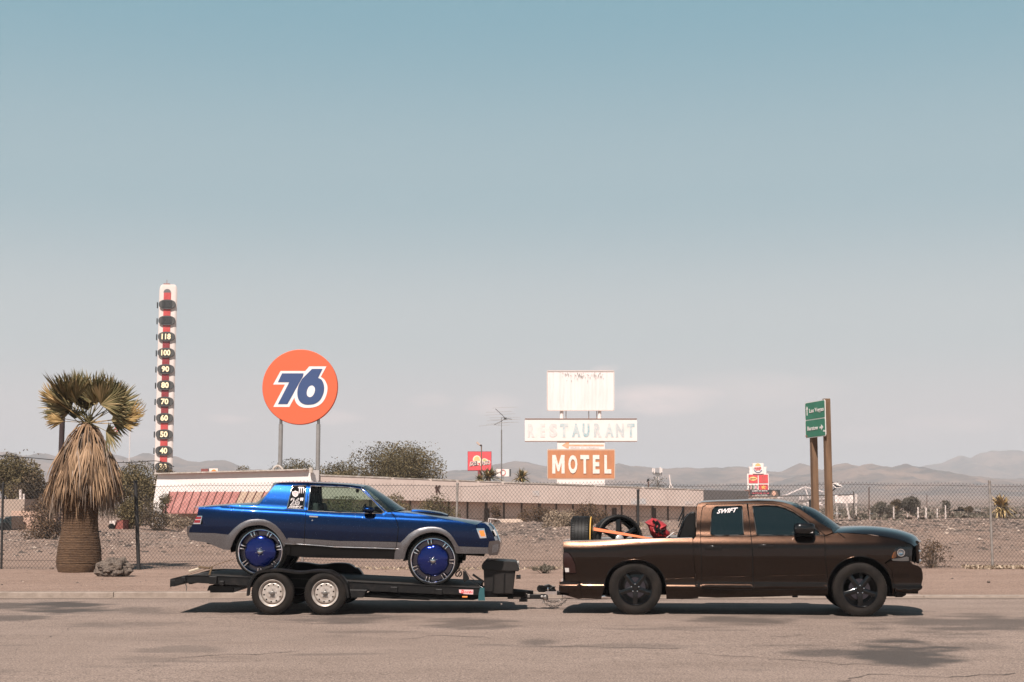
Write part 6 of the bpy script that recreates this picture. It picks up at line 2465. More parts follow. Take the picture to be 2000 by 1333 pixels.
def build_car():
 Rw = 0.408
 A, B = P(504.5, 1127.5, CAR_Y), P(842.5, 1145.0, CAR_Y)
 tilt = math.atan2(A.z - B.z, B.x - A.x)
 wb = (B - A).length
 mid = (A + B) / 2
 half_t = 0.89
 root = thing('coupe_car', 'candy blue two door coupe on oversized chrome wheels, strapped on the trailer', 'car', mid + Vector((0, half_t, 0)), (0, tilt, 0))
 fr = Frame(root)
 w = profile([(0.25, .80), (.36, .845), (.50, .875), (.60, .895), (.64, .903), (.78, .915), (.90, .912), (1.0, .898), (1.06, .880), (1.10, .850), (1.13, .825),
     (1.25, .785), (1.40, .725), (1.52, .665), (1.58, .60), (1.64, .52)],
    [(-2.9, .90), (-2.5, .94), (-2.2, .975), (-1.6, 1.0), (1.5, 1.0), (2.1, .975), (2.5, .93), (2.9, .88)])
 T = lambda pts, ww=w: [fr.tr(p, ww) for p in pts]
 C1 = lambda l: [(350 + x / 4.4443, 920 + y / 4.4433) for x, y in l]
 C2 = lambda l: [(660 + x / 4.348, 920 + y / 4.3467) for x, y in l]
 bl, si, ch = M['blue'], M['silver'], M['chrome']
 hr, hf = (-wb / 2, Rw), (wb / 2, Rw)

 # ---- flares and lower two-tone, grey
 fl_w = lambda x, z: w(x, z) + 0.030 * np.exp(-((np.hypot(x - hr[0], z - hr[1]) - .50) / .075) ** 2) + 0.030 * np.exp(-((np.hypot(x - hf[0], z - hf[1]) - .50) / .075) ** 2)
 arR_i = C1([(458, 652), (472, 612), (500, 560), (530, 522), (565, 497), (600, 482), (645, 474), (690, 470), (730, 474), (770, 489), (805, 512), (840, 543), (870, 583), (893, 628), (905, 668)])
 arR_o = C1([(425, 556), (440, 540), (480, 498), (530, 458), (580, 434), (620, 424), (680, 420), (740, 424), (790, 441), (835, 468), (875, 508), (905, 548), (938, 602)])
 arF_i = C2([(568, 735), (575, 700), (592, 650), (620, 607), (655, 572), (700, 545), (750, 528), (800, 521), (850, 525), (890, 537), (930, 562), (962, 602), (985, 645), (1000, 695)])
 arF_o = C2([(538, 612), (560, 583), (600, 540), (650, 507), (700, 488), (760, 478), (820, 477), (870, 485), (915, 505), (950, 532), (980, 570), (1005, 610), (1022, 640)])
 low_r = C1([(92, 600), (82, 560), (84, 536), (300, 542), (424, 555)])
 q_r = C1([(235, 620), (380, 682), (430, 700), (450, 680)])
 rr = low_r + arR_o + C1([(945, 582), (1083, 590), (1083, 632), (922, 630), (914, 655)]) + arR_i[::-1] + C1([(440, 688), (382, 682), (235, 622)])
 panel('lower_quarter', T(rr), fl_w, fr, si, px=False, rim=.05, sp=.04)
 dl = C1([(1087, 590)]) + C2([(0, 596), (250, 600), (498, 606), (490, 655), (0, 640)]) + C1([(1087, 634)])
 panel('door_lower', T(dl), w, fr, si, px=False, off=.004, rim=.03)
 fl_ = C2([(503, 606), (530, 610)]) + arF_o[1:] + C2([(1030, 643), (1274, 652), (1276, 705), (1010, 702)]) + arF_i[::-1] + C2([(560, 752), (478, 750), (482, 700), (494, 662)])
 panel('lower_fender', T(fl_), fl_w, fr, si, px=False, rim=.05, sp=.04)
 side_tube('chrome_strip', C1([(922, 632), (1087, 640)]) + C2([(0, 648), (250, 655), (490, 663), (560, 668)]), w, fr, .0085, ch, off=.004)
 rk = C1([(916, 640), (1087, 648)]) + C2([(0, 655), (250, 662), (486, 670), (478, 750), (0, 742)]) + C1([(1090, 752), (905, 730)])
 panel('rocker', T(rk), lambda x, z: w(x, z) - .015, fr, M['black'], px=False, rim=.1)
 # ---- blue quarter panel with sail, roof rail
 sail = C1([(168, 318), (300, 306), (500, 297), (640, 296), (686, 292), (702, 280), (760, 210), (810, 150), (843, 112), (870, 104), (1000, 101), (1126, 101)])
 qw = C1([(985, 131), (1101, 128), (1081, 332), (934, 326)])
 win = C1([(1142, 130)]) + C2([(60, 138), (150, 148), (192, 156), (290, 246), (394, 352), (370, 362), (200, 357), (0, 352)]) + C1([(1116, 345), (1128, 240)])
 ro = sail + C1([(1124, 128), (1110, 240), (1098, 352), (1092, 420), (1085, 588), (945, 580)]) + [arR_o[-1 - i] for i in range(len(arR_o))][0:] + \
  C1([(300, 540), (84, 534), (92, 500), (112, 470), (204, 464), (200, 390), (156, 388)])
 panel('quarter_panel', T(ro), w, fr, bl, holes=[T(qw)], px=False, rim=.03)
 # ---- door
 do = C1([(1128, 108)]) + C2([(40, 118), (120, 124), (190, 134), (210, 140), (300, 232), (428, 352), (450, 352), (466, 372), (486, 400), (502, 440), (511, 480), (508, 540), (500, 603), (250, 598), (0, 594)]) + \
  C1([(1089, 588), (1095, 420), (1102, 352), (1114, 240)])
 dd = panel('door', T(do), w, fr, bl, holes=[T(win)], px=False, rim=.03)
 side_tube('door_seal', T(do), w, fr, 0.004, M['matt_black'], off=-.001, closed=True, px=False)  # black tube put in for the shade of the coupe's door gap
 for d_ in dd:
  MW[d_] = MW[root]
 ff = C2([(506, 600), (512, 540), (516, 480), (506, 438), (490, 400), (470, 370), (452, 349), (480, 349), (600, 357), (760, 380), (900, 404), (1050, 432), (1170, 458), (1176, 490), (1204, 574), (1264, 572), (1284, 600), (1276, 650), (1030, 641)]) + \
  [arF_o[-1 - i] for i in range(len(arF_o))]
 panel('front_fender', T(ff), w, fr, bl, px=False, rim=.03)
 hp = T(C2([(1174, 489), (1244, 489), (1262, 570), (1206, 573)]))
 hq = panel('headlight', hp, w, fr, ch, off=.004, px=False, rim=.03)
 am = panel('indicator', T(C2([(1196, 508), (1240, 506), (1252, 556), (1216, 558)])), w, fr, M['lens_amber'], off=.010, px=False, rim=.008, sp=.04)
 for s in (0, 1):
  am[s].parent = hq[s]
 nz_ = C2([(1176, 458), (1210, 440), (1250, 446), (1286, 480), (1330, 575), (1336, 592), (1288, 598), (1268, 572), (1250, 489), (1180, 486)])
 panel('header_panel', T(nz_), lambda x, z: w(x, z) - .01, fr, bl, px=False, rim=.05)
 tq = panel('tail_lamp', T(C1([(158, 391), (201, 391), (184, 462), (120, 462), (140, 420)])), w, fr, ch, off=.004, px=False, rim=.02)
 for pl in (C1([(150, 398), (192, 398), (188, 420), (140, 420)]), C1([(137, 427), (185, 427), (180, 452), (128, 452)])):
  r_ = panel('lens', T(pl), w, fr, M['lens_red_bright'], off=.010, px=False, rim=.008, sp=.05)
  for s in (0, 1):
   r_[s].parent = tq[s]
 # ---- glass
 tr_ = side_tube('window_trim', T(win), w, fr, .0085, ch, off=.003, closed=True, px=False)
 gl = panel('window', T(win), w, fr, M['glass_car'], off=-.012, px=False, rim=0, sp=.08)
 for s in (0, 1):
  tr_[s].parent = dd[s]
  gl[s].parent = dd[s]
 qp = panel('quarter_window', T(qw), w, fr, M['decal_black'], off=-.004, px=False, rim=0, sp=.08)
 for o_ in qp:
  MW[o_] = MW[root]
 side_tube('quarter_trim', T(qw), w, fr, .0085, ch, off=.003, closed=True, px=False)
 Cq = lambda l: [(540 + x / 16.66, 930 + y / 16.66) for x, y in l]

 def plane_text(txt, box, material, shear=0., bold=.02, off=.0, depth=.001):
  (x0, y0), (x1, y1) = Cq([(box[0], box[1])])[0], Cq([(box[2], box[3])])[0]
  q0, q1 = fr.tr((x0, (y0 + y1) / 2), w), fr.tr((x1, (y0 + y1) / 2), w)
  cx, cz = (q0[0] + q1[0]) / 2, (q0[1] + q1[1]) / 2
  wz = (w(cx, cz + .01) - w(cx, cz - .01)) / .02
  mb = MB()
  mb.text(txt, (cx, -float(w(cx, cz)) - off, cz), (q1[0] - q0[0], 0, q1[1] - q0[1]), Vector((0, -wz, 1)), math.hypot(q1[0] - q0[0], q1[1] - q0[1]), (y1 - y0) / 119 * 1.02, depth, bold, shear)
  return mb.build('lettering', material, qp[0], local=True)

 def decal(poly, material, off=.002, name='emblem'):
  q = panel(name, T(Cq(poly)), w, fr, material, off=off, px=False, rim=.001, both=False, sp=.03)
  q[0].parent = qp[0]
 decal([(510, 510), (560, 505), (615, 478), (670, 505), (718, 512), (712, 590), (690, 650), (615, 690), (540, 650), (512, 590)], M['decal'])
 decal([(535, 530), (615, 510), (695, 530), (690, 590), (670, 632), (615, 662), (558, 632), (538, 590)], M['pink_decal'], off=.003)
 plane_text('26', (545, 555, 685, 640), M['decal'], bold=.0, off=.003)
 for i, x in enumerate((712, 775, 845)):
  decal([(x - 15, 365), (x + 52, 350 + i * 3), (x + 58, 400), (x + 48, 470), (x + 42 - i * 4, 560), (x + 22, 575), (x + 18, 500), (x + 22, 420), (x + 8, 395)], M['decal'], off=.003)
 plane_text('26"', (455, 705, 862, 965), M['decal'], bold=.035, off=.0)
 plane_text('26', (483, 728, 742, 942), M['decal_black'], bold=-.012, off=.002)
 plane_text('SWIFT', (385, 975, 850, 1045), M['decal'], shear=.5, bold=.03, off=.0)
 q = fr.tr(C1([(1167, 397)])[0], w)
 for s, d_ in zip((-1, 1), dd):
  mb = MB()
  yy = s * float(w(*q))
  mb.box((q[0], yy + s * .008, q[1]), (.145, .02, .028))
  mb.build('handle', ch, d_, local=True, bevel=.006)
  mb = MB()
  q2 = fr.tr(C1([(1155, 430)])[0], w)
  mb.lathe([(0, -.006), (.010, -.005), (.015, .0), (.015, .01)], (q2[0], -float(w(*q2)), q2[1]), 'y', 14)
  if s > 0:
   mb.v = [(a, -b, c) for a, b, c in mb.v]
  mb.build('lock', ch, d_, local=True, smooth=50)
 q = fr.tr(C2([(264, 330)])[0], lambda x, z: w(x, z) + .10)
 for s in (-1, 1):
  mb = MB()
  y0 = float(w(*q))
  rows = []
  for dx, k in ((.09, .02), (.085, .5), (.06, .85), (.0, 1.0), (-.06, .97), (-.085, .80), (-.087, .02)):
   rows.append([(q[0] + dx, s * (y0 + .10) + .085 * k * math.cos(a), q[1] + .055 * k * math.sin(a)) for a in np.linspace(0, 2 * math.pi, 19)])
  mb.grid(rows)
  mr = mb.build('door_mirror', bl, root, smooth=60, local=True)
  MW[mr] = MW[root]
  mb = MB()
  mb.bar((q[0] + .03, s * (y0 + .0), q[1] - .07), (q[0] + .01, s * (y0 + .09), q[1] - .02), .05, .04)
  mb.build('mirror_arm', M['black'], mr, local=True)
 # ---- roof, trunk lid, hood, screens
 e_r = C1([(858, 108), (880, 103), (1000, 101), (1126, 103)]) + C2([(0, 112), (100, 120), (190, 133), (212, 138)])
 c_r = C1([(850, 108), (870, 102), (1000, 95), (1150, 95), (1300, 97)]) + C2([(40, 103), (130, 108), (220, 117), (262, 124)])
 E = [(x, -float(w(x, z)) + .004, z) for x, z in T(e_r)]
 Cr = [fr.tr(p, 0.0) for p in c_r]
 k = .05
 Cr = [(x - .05 if i < 2 else x, z) for i, (x, z) in enumerate(Cr)]
 loft('roof', E, Cr, bl, root, p=2.2, nv=22)
 e_t = C1([(168, 318), (300, 306), (500, 297), (640, 296), (690, 290)])
 c_t = C1([(160, 313), (300, 299), (500, 284), (640, 277), (700, 275)])
 E = [(x, -float(w(x, z)) + .006, z) for x, z in T(e_t)]
 Ct = [fr.tr(p, 0.0) for p in c_t]
 Ct = [(x - .03, z) for x, z in Ct]
 loft('trunk_lid', E, Ct, bl, root, p=4.0, nv=18)
 Eb = T(C1([(690, 290), (702, 280), (760, 210), (810, 150), (843, 112), (858, 108)]))
 E = [(x, -float(w(x, z)) + .01, z) for x, z in Eb]
 loft('rear_window', E, [Ct[-1], (Ct[-1][0] + .20, (Ct[-1][1] + Cr[0][1]) / 2 + .02), Cr[0]], M['glass_shield'], root, p=2.4)
 e_h = C2([(452, 349), (480, 349), (600, 357), (760, 380), (900, 404), (1050, 432), (1170, 458), (1190, 456)])
 c_h = C2([(432, 345), (520, 335), (640, 345), (760, 363), (900, 382), (1050, 404), (1170, 420), (1212, 428)])
 E = [(x, -float(w(x, z)) + .006, z) for x, z in T(e_h)]
 Ch = [fr.tr(p, 0.0) for p in c_h]
 Ch = [(x + .04, z) for x, z in Ch]
 loft('hood', E, Ch, bl, root, p=3.4, nv=20, nu=30)
 Cs = [fr.tr(p, 0.25) for p in C2([(600, 346), (630, 325), (700, 327), (800, 340), (880, 355), (930, 372)])]
 mb = MB()
 rows = []
 for i, (x, z) in enumerate(Cs):
  wd = [.28, .30, .30, .29, .27, .22][i]
  rows.append([(x, -wd, z - .055), (x, -wd + .02, z - .012), (x, -wd * .6, z), (x, 0, z + .004), (x, wd * .6, z), (x, wd - .02, z - .012), (x, wd, z - .055)])
 rows[0] = [(a + .0, b, c - .03) for a, b, c in rows[0]]
 mb.grid(rows)
 so = mb.build('hood_scoop', bl, root, smooth=40, local=True)
 MW[so] = MW[root]
 mb = MB()
 for s in (-1, 1):
  mb.tube([(x, s * [.285, .305, .305, .295, .275, .225][i], z - .045) for i, (x, z) in enumerate(Cs)], .010, 6)
 mb.build('scoop_edge', M['matt_black'], so, smooth=60, local=True, kind='stuff')
 Ew = T(C2([(212, 138), (300, 232), (428, 352), (450, 349)]))
 E = [(x, -float(w(x, z)) + .012, z) for x, z in Ew]
 Cw = [Cr[-1]] + [fr.tr(p, 0.0) for p in C2([(330, 170), (430, 235), (500, 285), (566, 325)])]
 Cw = [Cw[0]] + [(x + .02, z) for x, z in Cw[1:]]
 loft('windscreen', E, Cw, glass_mat('coupe windscreen', (.32, .42, .40), opacity=.12), root, p=2.4)
 side_tube('screen_trim', C2([(200, 146), (300, 240), (424, 352)]), w, fr, .0075, ch, off=.006)
 # ---- cabin
 x0, x1 = T(C1([(860, 300)]))[0][0], T(C2([(430, 352)]))[0][0]
 mb = MB()
 mb.box(((x0 + x1) / 2, 0, .52), (x1 - x0, 1.6, .06))
 mb.box((x1 - .14, 0, .98), (.36, 1.45, .26))
 mb.box((x0 - .02, 0, .98), (.36, 1.5, .20))
 mb.build('cabin_floor', M['cloth'], root, local=True, bevel=.03)
 for sx, hgt_ in ((x0 + .32, 1.16), (x1 - 1.20, 1.20)):
  for sy in (-.36, .36):
   st = MB()
   st.box((sx + .25, sy, .74), (.52, .52, .18))
   st.box((sx - .02, sy, hgt_ - .24), (.16, .52, .56), Matrix.Rotation(R(-14), 3, 'Y'))
   st.box((sx - .11, sy, hgt_ + .12), (.09, .28, .17), Matrix.Rotation(R(-14), 3, 'Y'))
   st.build('seat', M['cloth'], root, local=True, bevel=.05, smooth=60)
 mb = MB()
 pts = [(x1 - .50 + .07 * math.sin(t), -.36 + .18 * math.cos(t), 1.10 + .16 * math.sin(t)) for t in np.linspace(0, 2 * math.pi, 25)]
 mb.tube(pts, .013, 8, cap=False)
 mb.build('steering_wheel', M['black'], root, smooth=60, local=True)
 mb = MB()
 mb.box((x1 - .62, 0, 1.475), (.03, .24, .06))
 mb.build('rear_view_mirror', M['black'], root, local=True, bevel=.01)
 # ---- bumpers and ends
 def endgrid(name, pts, sgn, bow, material, wf=w, k=3.0, smooth=40):
  mb = MB()
  mb.grid([[(x + sgn * bow * (1 - abs(v) ** k), v * float(wf(x, z)), z) for v in np.linspace(-1, 1, 17)] for x, z in pts])
  o = mb.build(name, material, root, smooth=smooth, local=True)
  if sum(p_.normal.x for p_ in o.data.polygons) * sgn < 0:
   o.data.flip_normals()
  return o
 rp = T(C1([(168, 318), (156, 388), (112, 470), (92, 500), (84, 536)]))
 endgrid('tail_panel', rp, -1, .05, bl)
 fp = T(C2([(1210, 440), (1250, 446), (1286, 480), (1330, 575), (1336, 592)]))
 gp = endgrid('front_panel', fp, 1, .05, bl, lambda x, z: w(x, z) - .01)
 mb = MB()
 for i in range(14):
  v = -.42 + .84 * i / 13
  mb.tube([(x + .05 * (1 - abs(v) ** 3) + .012, v, z) for x, z in fp[1:]], .007, 6)
 mb.build('grille', ch, root, smooth=60, local=True)
 for yy in (-.68, -.50, .50, .68):
  mb = MB()
  x, z = fp[3]
  x2, z2 = fp[2]
  mb.box(((x + x2) / 2 + .05, yy, (z + z2) / 2), (.03, .16, .11), Matrix.Rotation(-math.atan2(x - x2, z2 - z), 3, 'Y'))
  mb.build('headlamp_glass', M['lens_white'], root, local=True, bevel=.01)
 fb = T(C2([(1278, 604), (1300, 598), (1368, 590), (1377, 602), (1377, 650), (1362, 704), (1350, 714), (1284, 716), (1276, 706)]))
 bw = lambda x, z: w(x, z) - .035
 panel('bumper_end', fb, bw, fr, M['bumper_chrome'], px=False, rim=.1)
 panel('bumper_inset', T(C2([(1314, 632), (1362, 622), (1364, 650), (1350, 690), (1306, 698)])), lambda x, z: bw(x, z) + .006, fr, M['silver'], px=False, rim=.01)
 endgrid('front_bumper', T(C2([(1300, 597), (1368, 589), (1377, 602), (1377, 650), (1362, 704), (1350, 716), (1284, 718)])), 1, .02, M['bumper_chrome'], bw)
 rb = T(C1([(60, 490), (68, 482), (96, 484), (98, 602), (90, 592), (66, 562)]))
 panel('bumper_end', rb, bw, fr, M['bumper_chrome'], px=False, rim=.1)
 endgrid('rear_bumper', T(C1([(98, 482), (68, 481), (60, 490), (66, 562), (90, 592), (100, 606)])), -1, .03, M['bumper_chrome'], bw)
 # ---- underbody
 mb = MB()
 mb.box(((hr[0] + hf[0]) / 2, 0, .47), (wb - 1.1, 1.5, .16))
 mb.box((hr[0] - .70, 0, .60), (.50, 1.3, .20))
 mb.box((hf[0] + .55, 0, .62), (.55, 1.2, .22))
 mb.box((hf[0] - .1, 0, .64), (1.2, .8, .36))
 mb.box((hr[0], 0, .74), (1.1, .9, .1))
 mb.tube([(hr[0], -.72, Rw), (hr[0], .72, Rw)], .045, 10)
 mb.lathe([(.0, -.14), (.10, -.12), (.14, 0), (.10, .12), (0, .14)], (hr[0], 0, Rw), 'x', 14)
 mb.tube([(hr[0] - .1, -.4, Rw + .02), (hr[0] + .6, -.3, .46)], .03, 8)
 mb.tube([(hf[0], -.72, Rw), (hf[0], .72, Rw)], .035, 10)
 mb.tube([(hr[0] - .95, -.5, .50), (hr[0] + .3, -.45, .42), (hf[0], -.3, .42)], .03, 8)
 mb.build('underbody', M['matt_black'], root, local=True)
 for hub in (hr, hf):
  for s in (-1, 1):
   mb = MB()
   mb.lathe([(.0, s * .50), (.475, s * .50), (.485, s * (float(w(hub[0], .8)) - .03))], (hub[0], 0, hub[1] + .03), 'y', 28, a0=R(-8), a1=R(188))
   mb.build('wheel_liner', M['matt_black'], root, local=True, smooth=40)

 # ---- wheels
 def big_wheel(x, s, phase):
  wr = subempty('wheel', root, (x, s * half_t, Rw), (0, 0, 0 if s < 0 else math.pi))
  tyre(wr, Rw, .25, .352, M['rubber_new'], c=(0, .125, 0))
  rim = MB()
  rim.lathe([(.356, .012), (.362, .002), (.362, -.004), (.354, -.006), (.346, .0), (.338, .012), (.334, .035), (.330, .060)], (0, 0, 0), 'y', 72)
  rm = rim.build('rim_lip', ch, wr, smooth=40, local=True)
  mb = MB()
  mb.lathe([(.330, .060), (.325, .20), (.0, .20)], (0, 0, 0), 'y', 48)
  mb.build('rim_barrel', M['dark_chrome'], wr, smooth=40, local=True)
  n = 98
  rows = []
  for rr_, yy in ((.05, -.012), (.12, -.006), (.19, .004), (.232, .016), (.256, .036), (.258, .08)):
   row = []
   for k in range(n + 1):
    a = 2 * math.pi * k / n + phase
    sc_ = 1 - (.055 * max(0, math.cos(7 * (a - phase))) ** 2 * (rr_ / .26) ** 3)
    row.append(rot_y((rr_ * sc_, yy, 0), a))
   rows.append(row)
  mb = MB()
  mb.grid(rows)
  mb.build('blue_dish', M['bluerim'], wr, smooth=60, local=True)
  for k in range(7):
   a = phase + 2 * math.pi * k / 7
   mb = MB()
   for da in (-.085, .085):
    spoke_block(mb, a + da, .270, .338, .020, .036, .010, .020, .05)
   mb.build('chrome_spoke', ch, wr, smooth=40, local=True)
  mb = MB()
  mb.lathe([(.0, -.045), (.022, -.042), (.036, -.030), (.040, -.012), (.048, -.008), (.052, .0)], (0, 0, 0), 'y', 28)
  mb.build('hub_cap', ch, wr, smooth=50, local=True)
  for k in range(6):
   a = 2 * math.pi * k / 6 + .3
   mb = MB()
   mb.lathe([(.0, -.016), (.006, -.014), (.007, .0)], (.068 * math.cos(a), 0, .068 * math.sin(a)), 'y', 8)
   mb.build('lug_nut', ch, wr, smooth=50, local=True)
 big_wheel(hr[0], -1, .25)
 big_wheel(hf[0], -1, .9)
 big_wheel(hr[0], 1, .1)
 big_wheel(hf[0], 1, .5)
 return fr, w, hr, hf, half_t, Rw


CF, CW, CHR, CHF, CHT, CRW = build_car()
# ================================================================== CAR TRAILER
TY0 = 23.20       # outer face of the near frame rail
TW_ = 2.30        # deck width
TY1 = TY0 + TW_
TFY = 22.98       # outer face of the near tyres and fender
TMID = (TY0 + TY1) / 2


def build_trailer():
 tr = M['trailer']
 base = P(585, 1150, TMID)
 root = thing('flatbed_trailer', 'low black steel twin axle car trailer with white wheels, carrying the blue coupe', 'trailer', (base.x, TMID, 0))
 C1 = lambda l: [(350 + x / 4.4443, 920 + y / 4.4433) for x, y in l]
 C2 = lambda l: [(660 + x / 4.348, 920 + y / 4.3467) for x, y in l]
 C9 = lambda l: [(320 + x / 8.333, 1080 + y / 8.333) for x, y in l]

 def pris(name, px, Y, depth, material=tr, both=False, bevel=.006, mb=None):
  pts = [P(x, y, Y) for x, y in px]
  outs = []
  for s in ((0, 1) if both else (0,)):
   m_ = MB()
   if s:
    q = [Vector((p.x, 2 * TMID - p.y, p.z)) for p in pts]
    m_.prism(q, (0, -depth, 0))
   else:
    m_.prism(pts, (0, depth, 0))
   o = m_.build(name, material, root, bevel=bevel)
   MW[o] = MW[root]
   outs.append(o)
  return outs
 rail = C9([(100, 432), (330, 378), (560, 372), (860, 382), (1180, 396), (1420, 405)]) + [(560, 1131), (690, 1138.5)] + C2([(115, 945), (600, 968), (1212, 998), (1206, 1058), (700, 1042), (240, 1022)]) + \
  [(690, 1156), (560, 1148)] + C9([(1400, 545), (1100, 528), (740, 505), (560, 492), (360, 488), (100, 560)])
 pris('frame_rail', rail, TY0 + .008, .06, both=True)
 top_e = [P(x, y, TY0) for x, y in C9([(110, 430), (330, 376), (560, 370), (860, 380), (1180, 394), (1420, 403)]) + [(560, 1129.5), (690, 1137)] + C2([(115, 943), (600, 966), (1214, 996)])]
 for s in (1, -1):
  m_ = MB()
  for k in range(len(top_e) - 1):
   a, b = top_e[k].copy(), top_e[k + 1].copy()
   if s < 0:
    a.y, b.y = 2 * TMID - a.y, 2 * TMID - b.y
   m_.bar(a + Vector((0, s * .045, 0)), b + Vector((0, s * .045, 0)), .10, .010)
  m_.build('rail_flange', tr, root)
 zl = lambda x: np.interp(x, [p.x for p in top_e], [p.z for p in top_e])
 xs0, xs1 = top_e[0].x, top_e[-1].x
 n = 9
 for k in range(n):
  wd = (TW_ - .24) / n
  yc = TY0 + .12 + wd * (k + .5)
  m_ = MB()
  xs = np.linspace(xs0, xs1 - .02, 12)
  g = [[(x, yc - wd / 2 + .006, zl(x) - .002), (x, yc + wd / 2 - .006, zl(x) - .002)] for x in xs]
  m_.grid(g)
  m_.grid([[(x, a[0][1], zl(x) - .04), (x, a[0][1], zl(x) - .002)] for x, a in zip(xs, g)])
  m_.grid([[(x, a[1][1], zl(x) - .002), (x, a[1][1], zl(x) - .04)] for x, a in zip(xs, g)])
  m_.build('deck_plank', M['deck'], root)
 for x in np.linspace(xs0 + .3, xs1 - .2, 9):
  m_ = MB()
  m_.bar((x, TY0 + .07, zl(x) - .10), (x, TY1 - .07, zl(x) - .10), .05, .08)
  m_.build('cross_member', tr, root)
 tail = [P(x, y, TY0) for x, y in C9([(100, 432), (100, 560)])]
 m_ = MB()
 m_.bar((tail[0].x + .04, TY0 + .0, (tail[0].z + tail[1].z) / 2), (tail[0].x + .04, TY1, (tail[0].z + tail[1].z) / 2), .08, tail[0].z - tail[1].z - .02)
 m_.build('rear_bar', tr, root, bevel=.005)
 for px in (C9([(285, 392), (352, 394), (352, 470), (290, 468)]), C9([(900, 460), (975, 462), (975, 535), (905, 533)]), C9([(735, 385), (858, 388), (858, 515), (735, 510)]),
    C2([(445, 985), (505, 988), (505, 1036), (445, 1032)]), C2([(830, 1004), (885, 1006), (885, 1052), (830, 1048)])):
  pris('stake_pocket', px, TY0 - .045, .05)
 for k, (a, b, c, d) in enumerate(((C9([(735, 535)])[0], C9([(1140, 548)])[0], C9([(1140, 625)])[0], C9([(700, 618)])[0]),)):
  pris('ramp_tray', [a, b, c, d], TY0 + .10, 1.75)
 m_ = MB()
 for i in range(11):
  q = P(*C9([(770 + i * 34, 640)])[0], TY0 + .12)
  m_.bar(q + Vector((0, 0, .02)), q + Vector((0, 1.6, .02)), .035, .06)
 m_.build('ramp_rung', tr, root, kind='stuff')
 pris('ramp_prop', C9([(1140, 545), (1330, 545), (1330, 562), (1160, 640), (1140, 640)]), TY0 + .05, .04)
 pris('ramp_holder', C2([(236, 1034), (700, 1046), (782, 1100), (222, 1074)]), TY0 + .10, .05)
 pris('under_frame', C2([(230, 1068), (790, 1095), (1150, 1098), (1240, 1075), (1240, 1050), (240, 1040)]), TY0 + .06, 1.9, material=M['matt_black'])
 m_ = MB()
 a, b = P(*C9([(350, 500)])[0], TY0 + .02), P(*C9([(362, 625)])[0], TY0 + .02)
 m_.tube([a, (a + b) / 2 + Vector((.015, 0, 0)), b], .008, 6)
 m_.build('hanging_pin', M['dullsteel'], root)
 pris('fender_step', C2([(100, 1010), (248, 1012), (236, 1024), (215, 1078), (110, 1078)]), TFY + .05, .36)
 def fender_path():
  p = C9([(1340, 700), (1352, 600), (1375, 500), (1410, 420), (1450, 360), (1500, 315), (1560, 288), (1640, 268), (1730, 256)]) + \
   C1([(740, 858), (800, 851), (860, 850), (930, 857), (1000, 868), (1050, 871), (1100, 867), (1170, 858), (1240, 857), (1300, 862), (1340, 876), (1380, 905)]) + C2([(20, 885), (50, 915), (75, 955), (90, 1000), (98, 1050), (100, 1078)])
  return bezier([tuple(P(x, y, TFY)) for x, y in p], 3)
 fp = [Vector(p) for p in fender_path()]
 for s in (0, 1):
  m_ = MB()
  wdt = TY0 - TFY + .0
  rows = []
  for i, p in enumerate(fp):
   d = (fp[min(i + 1, len(fp) - 1)] - fp[max(i - 1, 0)]).normalized()
   nn = Vector((-d.z, 0, d.x))
   if nn.z < 0:
    nn = -nn if i < 5 or i > len(fp) - 6 else nn
   q = [p - nn * .045 + Vector((0, .0, 0)), p - nn * .01 + Vector((0, -.004, 0)), p + Vector((0, .012, 0)), p + Vector((0, .05, 0)) + nn * .004, p + Vector((0, wdt, 0)), p + Vector((0, wdt, 0)) - nn * .02, p + Vector((0, .02, 0)) - nn * .02]
   if s:
    q = [Vector((a.x, 2 * TMID - a.y, a.z)) for a in q]
   rows.append(q)
  m_.grid(rows)
  fo = m_.build('fender', tr, root, smooth=45)
  MW[fo] = MW[root]
  m_ = MB()
  ins = [p for p in fp]
  zb_ = P(585, 1140, TY0).z
  y_ = TY0 - .002 if not s else TY1 + .002
  m_.grid([[Vector((p.x, y_, p.z - .01)), Vector((p.x, y_, min(zb_ - .06, p.z - .01)))] for p in ins if p.z > zb_ - .06])
  m_.build('fender_skirt', M['matt_black'], fo)
 wc = [P(531.5, 1161, TFY), P(634.8, 1160.5, TFY)]
 Rt = .338
 for c in wc:
  m_ = MB()
  m_.tube([(c.x, TFY + .15, Rt), (c.x, 2 * TMID - TFY - .15, Rt)], .035, 10)
  m_.build('axle', M['matt_black'], root, smooth=60)
  for s in (1, -1):
   m_ = MB()
   yy = TMID + s * .88
   m_.tube([(c.x - .36, yy, Rt + .08), (c.x, yy, Rt - .04), (c.x + .36, yy, Rt + .08)], .022, 6)
   m_.build('leaf_spring', M['matt_black'], root)
